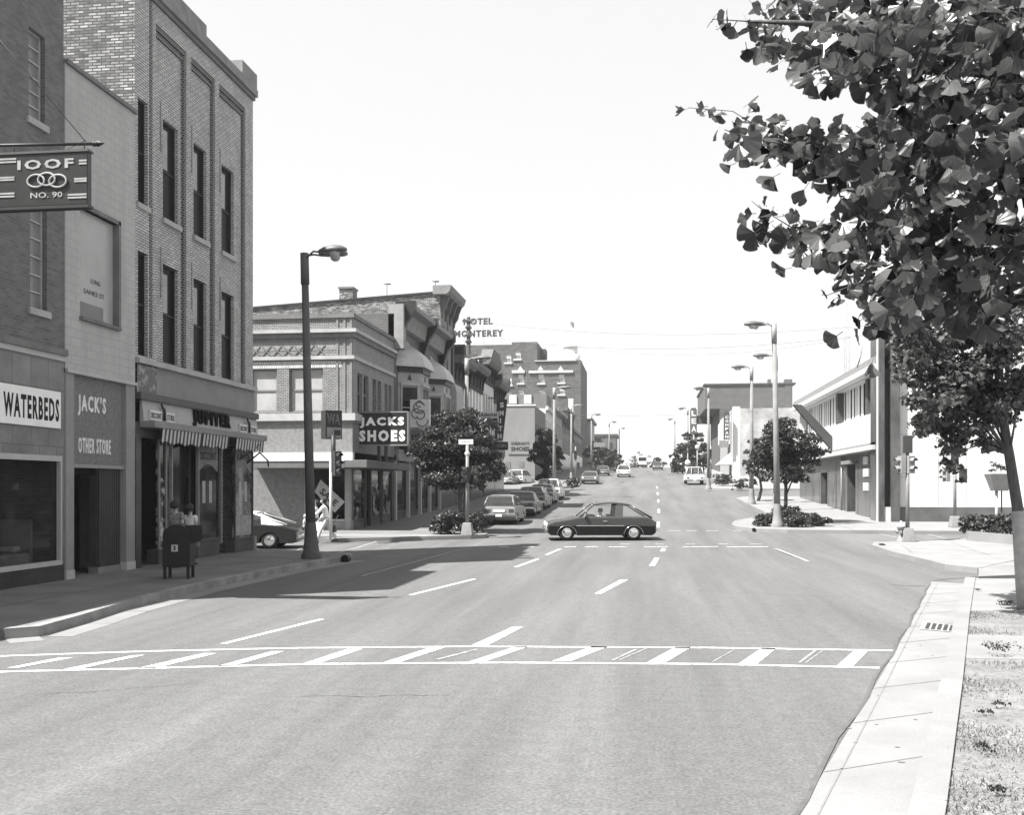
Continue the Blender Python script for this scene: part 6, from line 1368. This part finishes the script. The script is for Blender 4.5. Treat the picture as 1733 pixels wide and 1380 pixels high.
bg_ = thing('handbag', (w3.x, w3.y, w3.z - .3), 'dark soft handbag behind the hip of the stooping walker', 'bag'); MB().hexa([(-.09, -.05, 0), (.09, -.05, 0), (.09, .05, 0), (-.09, .05, 0), (-.05, -.04, .32), (.05, -.04, .32), (.05, .04, .32), (-.05, .04, .32)]).build('bag_body', darkm, bg_, world=False, bevel=.03); MB().tube([(-.04, 0, .3), (.05, 0, .5), (.16, 0, .66)], .01, 5).build('strap', darkm, bg_, world=False)
b_ = gr(530, 917, .02); person((b_[0], b_[1] + .3, g(b_[1])), FACE_L, 'person in dark skirt and white blouse mostly hidden behind the left lamp pole', 1.62, stride=.15, top=wh, legs=darkm, skirt=True, arm=(20, 35), arm2=(-10, 20))
b_ = gr(513, 917, .02); person((b_[0], b_[1] + .2, g(b_[1])), FACE_L, 'small child in white top just left of the lamp pole', 1.05, stride=.12, top=wh, legs=midm, arm=(10, 10), arm2=(-10, 10), hair=offwhite)
b_ = gr(322, 958, .15); q_ = pt(322, 900, 26.0); person((q_[0], q_[1], .15), R(80), 'person with dark curly hair and white shirt standing behind the mailboxes', 1.6, stride=.05, top=M('cloth_offwhite', .6, .52), legs=darkm, arm=(20, 70), arm2=(0, 10), hair=hair_m)
q_ = pt(297, 900, 25.7); person((q_[0], q_[1], .15), R(75), 'person in plaid shirt at the shop window left of the curly haired one', 1.7, stride=.05, top=M('plaid', .12, .2, ns=9, brick=(.12, .12, .015, .25, .2)), legs=darkm, arm=(10, 20), arm2=(0, 10), female=False)
# driver of the hatchback crossing
dv = thing('person', tuple(PC.location), 'driver in white short sleeves at the wheel of the bubble hatchback', 'person', rz=HD)
x, y = .16, .42
dm_ = [(x - .12, y, .5, .15), (x - .16, y, .72, .14), (x - .18, y, .93, .13), (x - .17, y, 1.06, .055), (x - .14, y, 1.15, .1), (x - .13, y, 1.2, .075),
       (x - .15, y + .19, .92, .05), (x + .1, y + .22, .82, .038), (x + .35, y + .12, .9, .03), (x + .43, y + .1, .93, .028), (x - .15, y - .19, .92, .05), (x + .1, y - .2, .8, .038), (x + .35, y - .12, .9, .03), (x + .43, y - .1, .93, .028),
       (x + .3, y + .1, .55, .08), (x + .45, y + .1, .32, .05), (x + .3, y - .1, .55, .08), (x + .45, y - .1, .32, .05)]
de = [(0, 1), (1, 2), (2, 3), (3, 4), (4, 5), (2, 6), (6, 7), (7, 8), (8, 9), (2, 10), (10, 11), (11, 12), (12, 13), (0, 14), (14, 15), (0, 16), (16, 17)]
for k, b in ((9, 1), (13, -1)):
    for q in range(5): dm_.append((x + .47 + .01 * q, y + b * .1 + (q - 2) * .016, .96 - .012 * q, .008)); de.append((k, len(dm_) - 1))
skinned('body', dm_, de, skin_m, dv)
skinned('shirt', [(x - .12, y, .5, .16), (x - .16, y, .72, .155), (x - .18, y, .92, .14), (x - .15, y + .2, .92, .075), (x + .02, y + .225, .85, .06), (x - .15, y - .2, .92, .075), (x + .02, y - .21, .85, .06)], [(0, 1), (1, 2), (2, 3), (3, 4), (2, 5), (5, 6)], wh, dv)
MB().lathe((x - .165, y, 1.14), [(.1, -.03), (.102, .05), (.085, .1), (.05, .125), (0, .13)], 12).build('hair', hair_m, dv, world=False)
MB().tube([(.42 + .12 + .0 * q, .38 + .18 * math.cos(2 * math.pi * q / 16), .92 + .18 * math.sin(2 * math.pi * q / 16)) for q in range(17)], .014, 5).build('steering_wheel', black, PC, world=False)

# ================================================================= VEGETATION
def leaf_cloud(rng, centers, radii, per, size, flat=.75, inner=.5):
    """leaf quads scattered on clumps -> verts, faces"""
    V = []; n = 0
    out_p = []; out_n = []
    for c, r_ in zip(centers, radii):
        k = int(per * (r_ ** 2)) + 3
        d = rng.normal(size=(k, 3)); d /= np.linalg.norm(d, axis=1)[:, None]; d[:, 2] = np.where(d[:, 2] < -.3, -d[:, 2] * .6, d[:, 2])
        rad = r_ * (inner + (1 - inner) * rng.random(k) ** .5)[:, None]
        out_p.append(np.array(c) + d * rad * np.array([1, 1, flat])); nn = d + rng.normal(size=(k, 3)) * .6; out_n.append(nn / np.linalg.norm(nn, axis=1)[:, None])
    p = np.concatenate(out_p); nn = np.concatenate(out_n); k = len(p)
    a = np.cross(nn, rng.normal(size=(k, 3))); a /= np.linalg.norm(a, axis=1)[:, None]; b = np.cross(nn, a)
    s_ = (size * (.6 + .8 * rng.random(k)))[:, None]
    v = np.stack([p - a * s_ * .5, p - b * s_ * .32 + nn * s_ * .05, p + a * s_ * .5, p + b * s_ * .32 + nn * s_ * .05], axis=1).reshape(-1, 3)
    return v, k
def quads_obj(name, v, k, mat, parent):
    me = bpy.data.meshes.new(name); L = parent_loc(parent) if parent else Vector((0, 0, 0)); v = v - np.array(L)
    me.vertices.add(4 * k); me.vertices.foreach_set('co', v.astype(np.float32).ravel()); me.loops.add(4 * k); me.loops.foreach_set('vertex_index', np.arange(4 * k, dtype=np.int32))
    me.polygons.add(k); me.polygons.foreach_set('loop_start', np.arange(0, 4 * k, 4, dtype=np.int32)); me.polygons.foreach_set('loop_total', np.full(k, 4, dtype=np.int32)); me.update(calc_edges=True)
    me.materials.append(mat); o = bpy.data.objects.new(name, me); COL.objects.link(o)
    if parent: o.parent = parent
    return o
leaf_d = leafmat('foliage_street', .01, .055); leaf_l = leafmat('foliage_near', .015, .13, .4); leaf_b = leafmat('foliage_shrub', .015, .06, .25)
def tree(base_, crown_c, rx, rz_, label, seed, per=520, size=.16, nclump=46, trunk_r=.09, name='street_tree', group=None, mat=None, shape='egg', trunk_top=None, limbs=6):
    rng = np.random.default_rng(seed); t = thing(name, tuple(base_), label, 'tree', group); c = Vector(crown_c)
    cs, rs = [], []
    for i in range(nclump):
        d = rng.normal(size=3); d /= np.linalg.norm(d); q = rng.random() ** .38
        h = d[2] * q; w_ = 1.0
        if shape == 'egg': w_ = 1.0 - .45 * max(0, h) + .0
        if shape == 'cone': w_ = 1.05 - .75 * (h + 1) / 2
        if shape == 'flat': w_ = 1.0 - .3 * max(0, h); h = max(h, -.75)
        if i < nclump // 4: q *= 1.1 + .3 * rng.random()
        cs.append((c.x + d[0] * q * rx * w_ * .82, c.y + d[1] * q * rx * w_ * .82, c.z + h * rz_ * .88)); rs.append(rx * (.2 + .16 * rng.random()) * (.45 if i < nclump // 4 else .9))
    v, k = leaf_cloud(rng, cs, rs, per, size)
    tr = MB(); b = Vector(base_); tt = c - Vector((0, 0, rz_ * .2))
    bend = Vector((rng.normal() * .06, rng.normal() * .06, 0)) * (tt.z - b.z)
    trp = [b, b.lerp(tt, .35) + bend, b.lerp(tt, .7) + bend * .6, tt]
    tr.tube(trp, [trunk_r * 1.5, trunk_r, trunk_r * .8, trunk_r * .5], 8)
    for i in range(limbs):
        s_ = trp[1].lerp(trp[3], .15 + .8 * i / limbs); e = Vector(cs[(i * 7) % len(cs)]); tr.tube([s_, s_.lerp(e, .5) + Vector((0, 0, .1 * rz_)), e], [trunk_r * .5, trunk_r * .3, trunk_r * .12], 5)
    tr.build('trunk', bark, t); quads_obj('crown', v, k, mat or leaf_d, t)
    return t
def pz(px, py, yc): return Vector(pt(px, py, yc))
def gb(px, yc): p = pt(px, 900, yc); return (p[0], p[1], g(p[1]) + .12)
tree(gb(784, 44.5), pz(776, 772, 44.5), 2.25, 2.35, 'bushy young street tree in the left corner island', 1, shape='flat', nclump=105, per=950, size=.13)
tree(gb(932, 84), pz(925, 768, 84), 2.05, 2.6, 'second left street tree, conical, beside the parked row', 2, shape='cone', nclump=75, per=700, size=.18)
tree(gb(1328, 49), pz(1330, 768, 49), 2.0, 2.1, 'round street tree in the planted island on the right', 3, shape='flat', nclump=75, per=1150, size=.13)
tree(gb(1283, 72), pz(1282, 782, 72), 1.3, 2.0, 'lighter loose tree left of the round island tree', 4, nclump=40, per=700, size=.17)
grp = 'distant street trees up the hill'
for k, (px, py, yc, rx, rz_, lab) in enumerate([(1030, 772, 168, 2.6, 2.0, 'small far tree under white awnings on the left'), (1008, 768, 160, 2.2, 2.6, 'far left tree nearest the hotel foot'), (1155, 772, 150, 2.4, 2.6, 'far right tree beside the round white signs'), (1173, 762, 140, 2.4, 3.3, 'far right tree below the large letter sign'), (1190, 775, 128, 1.6, 2.4, 'far right tree behind the parked pickup'), (1112, 786, 235, 2.2, 1.6, 'low tree at the crest right of the oncoming car'), (1044, 785, 200, 1.6, 1.6, 'tiny tree at the crest on the left')]):
    tree(gb(px, yc), pz(px, py, yc), rx, rz_, lab, 20 + k, per=230, size=.34, nclump=34, group=grp, limbs=3)
hz_m = leafmat('foliage_far', .12, .2, .3)  # leaf colour paled to paint in the haze of distance
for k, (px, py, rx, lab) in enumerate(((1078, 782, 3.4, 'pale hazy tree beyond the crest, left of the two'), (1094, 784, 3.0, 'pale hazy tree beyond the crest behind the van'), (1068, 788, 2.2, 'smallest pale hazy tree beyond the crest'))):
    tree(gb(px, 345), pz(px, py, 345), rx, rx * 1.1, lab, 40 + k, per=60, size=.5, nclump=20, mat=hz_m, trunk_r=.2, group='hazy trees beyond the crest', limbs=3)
def shrub(loc, rx, rz_, label, seed, per=1300, size=.1, group=None, n=26):
    rz_ = rz_ * 1.3
    rng = np.random.default_rng(seed); t = thing('shrub', tuple(loc), label, 'shrub', group)
    cs = [(loc[0] + rng.uniform(-1, 1) * rx * .7, loc[1] + rng.uniform(-1, 1) * rx * .55, loc[2] + rz_ * rng.uniform(.1, .72)) for _ in range(n)]
    v, k = leaf_cloud(rng, cs, [rx * rng.uniform(.25, .42) for _ in cs], per, size, flat=.8); v[:, 2] = np.maximum(v[:, 2], loc[2] - .02)
    quads_obj('foliage', v, k, leaf_b, t)
    st = MB()
    for c in cs[:7]: st.tube([loc, c], [.02, .008], 4)
    st.build('stems', bark, t); return t
gI = 'low shrubs in the right island'
for k, (px, py, rx, rz_, lab) in enumerate([(1296, 891, .62, .62, 'leftmost low shrub around the island lamp foot'), (1330, 886, .7, .7, 'island shrub behind the round tree trunk'), (1350, 893, .65, .5, 'front island shrub right of the tree trunk'), (1385, 891, .62, .42, 'rightmost low island shrub'), (1312, 890, .5, .5, 'island shrub between lamp foot and trunk'), (1368, 887, .6, .5, 'rear island shrub toward the marble building')]):
    b_ = gr(px, py, .15); shrub((b_[0], b_[1], g(b_[1]) + .14), rx, rz_, lab, 60 + k, group=gI)
for k, (px, py, rx, rz_, lab) in enumerate([(765, 904, .85, .85, 'dark rounded shrub left of the street name post'), (808, 902, .5, .85, 'dark shrub between street name post and first parked car'), (744, 904, .5, .6, 'smallest dark shrub at the left end of the left island')]):
    b_ = gr(px, py, .15); shrub((b_[0], b_[1], g(b_[1]) + .14), rx, rz_, lab, 70 + k, group='dark shrubs in the left island')
b_ = gb(1222, 100); shrub(b_, 1.15, 1.3, 'dense dome shaped shrub at the next right corner', 80, per=300, size=.18); b_ = gb(1254, 92); shrub(b_, .8, .9, 'dark shrub behind the dome shaped one, nearer the round tree', 81, per=300, size=.18)
b_ = gb(1148, 150); shrub(b_, 1.3, 1.3, 'distant round shrub under the far right trees', 82, per=200, size=.25); b_ = gb(1001, 120); shrub(b_, 1.0, 1.2, 'distant dark shrub beside the sedan facing downhill', 84, per=200, size=.25)
b_ = gb(968, 96); shrub(b_, .9, 1.0, 'dark shrub at the next left corner behind the distant signal', 86, per=200, size=.2)
for k, (px, py, rx, lab) in enumerate([(1655, 909, .6, 'leftmost spiky shrub behind the low white wall'), (1685, 911, .6, 'middle spiky shrub behind the low white wall'), (1718, 913, .7, 'rightmost spiky shrub behind the low white wall')]):
    b_ = gr(px, py, .15); shrub((b_[0], b_[1] + .5, g(b_[1]) + .14), rx, .85, lab, 90 + k, group='shrubs behind the low wall', size=.12)
# flowers in the raised planter
rng = np.random.default_rng(5); pb = Vector(PLANTER) + Vector((0, 0, 2.4)); t = thing('planter_plants', tuple(pb), 'small leafy plants sprouting from the raised planter', 'plant')
v, k = leaf_cloud(rng, [(pb.x + x, pb.y, pb.z + z) for x, z in ((-.25, .15), (-.1, .35), (.1, .25), (.25, .2), (-.3, .5))], [.16, .2, .2, .18, .1], 1800, .08); quads_obj('foliage', v, k, leaf_b, t)
mb = MB()
for x in (-.3, -.1, .1, .25): mb.tube([tuple(pb + Vector((x * .6, 0, 0))), tuple(pb + Vector((x, 0, .4)))], .008, 4)
mb.build('stems', bark, t)
# ---- near maple-like tree at the right edge
NY = 17.0
tb = pt(1733, 960, NY); tb = (tb[0], tb[1], .13)
t = thing('broadleaf_tree', tb, 'broad leafy tree with sunlight painted on its lower trunk in front of the white wall', 'tree')
tr = MB(); T0 = Vector(tb); tops = [T0, Vector(pt(1722, 860, NY)), Vector(pt(1708, 770, NY)), Vector(pt(1694, 690, NY)), Vector(pt(1690, 600, NY)), Vector(pt(1700, 480, NY))]
tr.tube(tops, [.1, .09, .08, .07, .06, .03], 10)
blobs = [(1560, 520, 55), (1620, 500, 60), (1690, 500, 60), (1530, 560, 40), (1580, 580, 50), (1640, 570, 60), (1700, 560, 50), (1545, 610, 35), (1590, 640, 45), (1650, 640, 50), (1700, 650, 35), (1560, 690, 30), (1600, 710, 45), (1650, 700, 45), (1690, 710, 30), (1570, 740, 28), (1610, 760, 28), (1640, 740, 28), (1600, 790, 16), (1590, 550, 50), (1660, 520, 60), (1740, 560, 60), (1740, 480, 60), (1750, 640, 40), (1530, 500, 40), (1545, 650, 25), (1670, 750, 22), (1620, 805, 14), (1600, 600, 50), (1660, 600, 50), (1560, 580, 45), (1620, 660, 50), (1665, 660, 45), (1580, 600, 50), (1530, 620, 25), (1640, 560, 60), (1690, 620, 40), (1580, 670, 40), (1630, 690, 45), (1700, 590, 50), (1570, 720, 30), (1660, 720, 35), (1540, 640, 30), (1555, 680, 28), (1590, 700, 40), (1630, 730, 35), (1680, 700, 40), (1700, 680, 35), (1610, 740, 30), (1545, 590, 38), (1600, 545, 50), (1680, 560, 50), (1720, 600, 50), (1725, 680, 40), (1560, 650, 40), (1605, 655, 45)]
cs, rs = [], []; rng = np.random.default_rng(9)
for px, py, r_ in blobs:
    for q in range(3):
        d = rng.uniform(-1.5, 1.5); c = pt(px + rng.normal() * r_ * .4, py + rng.normal() * r_ * .35, NY + d); cs.append(c); rs.append(r_ / 1700 * NY * rng.uniform(.5, .8))
for i in range(0, len(cs), 4): e = Vector(cs[i]); s_ = tops[2 + (i // 4) % 3]; tr.tube([s_, s_.lerp(e, .55) + Vector((0, 0, .15)), e], [.022, .013, .006], 5)
tr.build('trunk', bark, t); MB().tube([T0, T0.lerp(tops[1], .97)], [.112, .1], 10).build('sunlit_trunk', M('sunlit_bark', .36, .26, ns=6), t)  # pale sleeve paints sunlight onto the lower trunk
v, k = leaf_cloud(rng, cs, rs, 1700, .1, flat=.9, inner=.2); quads_obj('crown', v, k, leaf_l, t)
# ---- foreground tree with fan shaped leaves
gk = leafmat('fan_leaf', .006, .11, .35, rough=.35, spec=.55)
t = thing('fan_leaf_tree', tuple(pt(2250, 900, 3.6)[:2]) + (.13,), 'foreground tree with large fan shaped leaves reaching in from the upper right', 'tree')
rnd = random.Random(11)
LV, LF = [], []
def fan_leaf(pos, size):
    """notched fan on a stalk hanging from pos"""
    d = Vector((rnd.gauss(0, .7), rnd.gauss(0, .5), rnd.gauss(-.45, .55))).normalized(); nn = Vector((rnd.gauss(-.45, .8), rnd.gauss(-.7, .6), rnd.gauss(.2, .5))); sd_ = d.cross(nn).normalized(); nn = d.cross(sd_)
    b = len(LV); size *= .8; st = .5 * size; base_ = Vector(pos) + d * st
    LV.append(base_); half = R(rnd.uniform(52, 72)); cup = rnd.uniform(-.25, .35); n = 15; notch = rnd.uniform(.05, .4); bend = rnd.uniform(-.35, .5); ph = rnd.uniform(0, 6.3); wv = rnd.uniform(.01, .035)
    for ring, rr in enumerate((.45, .78, 1.0)):
        for i in range(n):
            u = i / (n - 1) * 2 - 1; a = u * half * (.92 + .08 * rr); r_ = size * rr * (1 - .13 * abs(u) ** 3)
            if ring == 2: r_ *= 1 + wv * math.sin(u * 9 + ph) - notch * max(0, 1 - abs(u) * 6)
            if ring == 1 and notch > .25: r_ *= 1 - notch * .4 * max(0, 1 - abs(u) * 6)
            LV.append(base_ + d * r_ * math.cos(a) + sd_ * r_ * math.sin(a) + nn * size * (cup * (abs(u) ** 1.6) * rr + bend * rr * rr * .6 + .03 * math.sin(u * 14 + ph) * rr))
    for i in range(n - 1): LF.append((b, b + 1 + i, b + 2 + i))
    for ring in range(2):
        for i in range(n - 1): q = b + 1 + ring * n + i; LF.append((q, q + n, q + n + 1, q + 1))
    w_ = nn.cross(d) * .0012; k = len(LV); LV.extend([Vector(pos) - w_, Vector(pos) + w_, base_ + w_, base_ - w_]); LF.append((k, k + 1, k + 2, k + 3))
br = MB()
def branch(pts, r0, r1, leaves=(), dens=9, sz=.062, spread=.05):
    P_ = [Vector(pt(*p)) for p in pts]; br.tube(P_, [r0 + (r1 - r0) * i / (len(P_) - 1) for i in range(len(P_))], 6)
    for a, b in zip(P_, P_[1:]):
        n = max(1, int((b - a).length * dens * 4))
        for i in range(n):
            c = a.lerp(b, rnd.random())
            for q in range(rnd.randint(2, 4)): fan_leaf(c + Vector((rnd.gauss(0, 1), rnd.gauss(0, 1), rnd.gauss(-.4, 1))) * spread, sz * rnd.uniform(.65, 1.15))
branch([(2250, 60, 3.6), (1750, 130, 3.3), (1560, 110, 3.1), (1400, 40, 3.0), (1270, 36, 2.9)], .03, .004)
branch([(1270, 36, 2.9), (1205, 32, 2.9)], .002, .001, dens=.01, sz=.03, spread=.004)
branch([(2250, 300, 3.6), (1800, 290, 3.4), (1560, 270, 3.2), (1400, 250, 3.2), (1300, 222, 3.2)], .03, .003)
branch([(1292, 220, 3.2), (1240, 188, 3.2), (1165, 182, 3.2)], .0015, .001, dens=.01, sz=.03, spread=.004)
for px_, py_, yc_, sz_ in ((1168, 182, 3.2, .045), (1163, 186, 3.2, .035), (1195, 186, 3.2, .035), (1198, 180, 3.2, .03), (1222, 186, 3.2, .04), (1228, 188, 3.2, .035), (1258, 182, 3.2, .05), (1272, 205, 3.2, .05), (1262, 200, 3.2, .045), (1212, 32, 2.9, .04), (1236, 34, 2.9, .05), (1248, 34, 2.9, .045), (1262, 36, 2.9, .055), (1225, 34, 2.9, .03)): fan_leaf(pt(px_, py_, yc_), sz_)
branch([(1400, 250, 3.2), (1300, 240, 3.1), (1245, 225, 3.1)], .003, .001, sz=.05, dens=10, spread=.03)
branch([(2250, 500, 3.8), (1800, 440, 3.6), (1600, 380, 3.4), (1450, 390, 3.4), (1340, 385, 3.4)], .03, .003)
branch([(1340, 385, 3.4), (1290, 355, 3.4)], .002, .001, dens=8, sz=.05, spread=.03); branch([(1290, 355, 3.4), (1272, 340, 3.4)], .0015, .001, dens=.001, sz=.005)
branch([(1800, 440, 3.2), (1600, 470, 3.0), (1480, 500, 2.9), (1470, 540, 2.9)], .012, .003)
branch([(1450, 480, 2.9), (1400, 500, 2.9)], .002, .001, dens=8, sz=.03, spread=.01)
fill = [(1300, 70, 28), (1350, 85, 32), (1400, 70, 36), (1450, 70, 45), (1390, 125, 18), (1440, 130, 22), (1520, 60, 60), (1600, 60, 60), (1690, 60, 60), (1510, 125, 42), (1560, 150, 60), (1640, 160, 60), (1700, 180, 50), (1250, 225, 14), (1310, 235, 28), (1350, 250, 32), (1400, 265, 42), (1450, 250, 50), (1520, 240, 60), (1600, 250, 60), (1690, 270, 60), (1440, 310, 35), (1500, 320, 55), (1580, 340, 60), (1660, 350, 60), (1300, 388, 18), (1335, 400, 26), (1380, 400, 38), (1440, 400, 48), (1520, 400, 60), (1600, 420, 60), (1690, 420, 55), (1460, 460, 36), (1520, 480, 45), (1600, 490, 50), (1680, 500, 50), (1475, 530, 24), (1540, 530, 28), (1780, 100, 70), (1780, 300, 70), (1780, 450, 60), (1640, 20, 60), (1560, 10, 60), (1480, 20, 50), (1330, 15, 30), (1400, 10, 40), (1740, 10, 60), (1510, 545, 18)]
fill += [(x_, y_, 95) for x_ in range(1850, 2650, 130) for y_ in range(-420, 520, 135)] + [(x_, y_, 80) for x_ in (1480, 1620, 1750) for y_ in (-110, -230)]
for px, py, r_ in fill:
    for i in range(int(r_ * r_ / (42 if px < 1800 and py > -100 else 190)) + 3):
        a, q = rnd.uniform(0, 2 * math.pi), r_ * math.sqrt(rnd.random()); yc = rnd.choice((rnd.uniform(2.6, 3.6), rnd.uniform(3.0, 4.6)))
        fan_leaf(pt(px + q * math.cos(a), py + q * math.sin(a) * .85, yc), .062 * rnd.uniform(.6, 1.15))
for i in range(16): px, py, r_ = fill[(i * 5 + 6) % len(fill)]; a = Vector(pt(px, py, 3.1)); b = Vector(pt(px + rnd.uniform(60, 220), py + rnd.uniform(-50, 50), 3.3)); br.tube([a, a.lerp(b, .5) + Vector((0, 0, .03)), b], [.003, .005, .007], 5)
tl = Vector(t.location); me = bpy.data.meshes.new('leaves'); me.from_pydata([tuple(v - tl) for v in LV], [], LF); me.materials.append(gk); me.polygons.foreach_set('use_smooth', [True] * len(LF)); o = bpy.data.objects.new('leaves', me); COL.objects.link(o); o.parent = t
br.build('branches', bark, t)
tp_ = [tuple(pt(2250, 900, 3.6)[:2]) + (.1,), tuple(pt(2250, 900, 3.6)[:2]) + (1.8,), tuple(pt(2250, 500, 3.7)), tuple(pt(2250, 60, 3.6)), tuple(pt(2250, -300, 3.6))]
MB().tube(tp_, [.16, .13, .11, .08, .05], 10).build('trunk', bark, t)
# ---- verge grass
rng = np.random.default_rng(3); N = 50000
ys = rng.uniform(4, 17.7, N); xs = np.array([np_i(y) for y in ys]) + rng.random(N) ** 1.2 * 3.2
dn = np.sin(xs * 3.1 + 1.3 * np.sin(ys * 2.1)) + np.sin(ys * 2.7 + xs) + rng.normal(size=N) * .9
keep = ((ys < 12.6) | ((ys > 14.9) & (ys < 17.6))) & (dn > .35); xs, ys = xs[keep], ys[keep]; n = len(xs); a = rng.uniform(0, 6.28, n); h = rng.uniform(.012, .04, n); wd = .006
dx, dy = np.cos(a) * wd, np.sin(a) * wd; z = np.full(n, .125)
lx, ly = rng.normal(size=n) * .02, rng.normal(size=n) * .02
v = np.stack([np.stack([xs - dx, ys - dy, z], 1), np.stack([xs + dx, ys + dy, z], 1), np.stack([xs + dx * .3 + lx, ys + dy * .3 + ly, z + h], 1), np.stack([xs - dx * .3 + lx, ys - dy * .3 + ly, z + h], 1)], 1).reshape(-1, 3)
gs = quads_obj('grass', v, n, leafmat('grass_blades', .1, .24, .3), None); tag(gs, 'sparse dry grass on the verge between kerb and paving', 'grass', kind='stuff')
for k, (px, py, s_, lab) in enumerate([(1703, 1030, .16, 'weed clump at the right edge beside the upper paving slab'), (1702, 1112, .2, 'tall weed clump growing on the lower paving slab'), (1692, 1200, .08, 'small weed tuft in the middle of the verge'), (1672, 1214, .08, 'weed tuft left of the small middle one'), (1664, 1278, .1, 'flat weed tuft close to the kerb stone'), (1688, 1350, .09, 'weed tuft nearest the bottom corner'), (1655, 1002, .07, 'small weed in the paving joint by the kerb end')]):
    b_ = gr(px, py, .13); t = thing('weed', (b_[0], b_[1], .13), lab, 'plant'); v, kk = leaf_cloud(rng, [(b_[0] + rng.normal() * s_ * .4, b_[1] + rng.normal() * s_ * .4, .13 + s_ * .5) for _ in range(5)], [s_ * .6] * 5, 2600, .03); v[:, 2] = np.maximum(v[:, 2], .12)
    quads_obj('leaves', v, kk, leaf_b, t)
# ---- haze
hzb = MB().box(-905, 905, -85, 1505, -1.2, 46).build('haze', [], None)
hm_ = bpy.data.materials.new('haze'); hm_.use_nodes = True; n = hm_.node_tree.nodes; n.clear()
pv = n.new('ShaderNodeVolumePrincipled'); pv.inputs['Density'].default_value = .00035; pv.inputs['Color'].default_value = (.95, .95, .95, 1); pv.inputs['Anisotropy'].default_value = .3
mo = n.new('ShaderNodeOutputMaterial'); hm_.node_tree.links.new(pv.outputs[0], mo.inputs['Volume']); hzb.data.materials.append(hm_); hzb['kind'] = 'stuff'
S.cycles.volume_step_rate = 20; S.cycles.volume_max_steps = 16
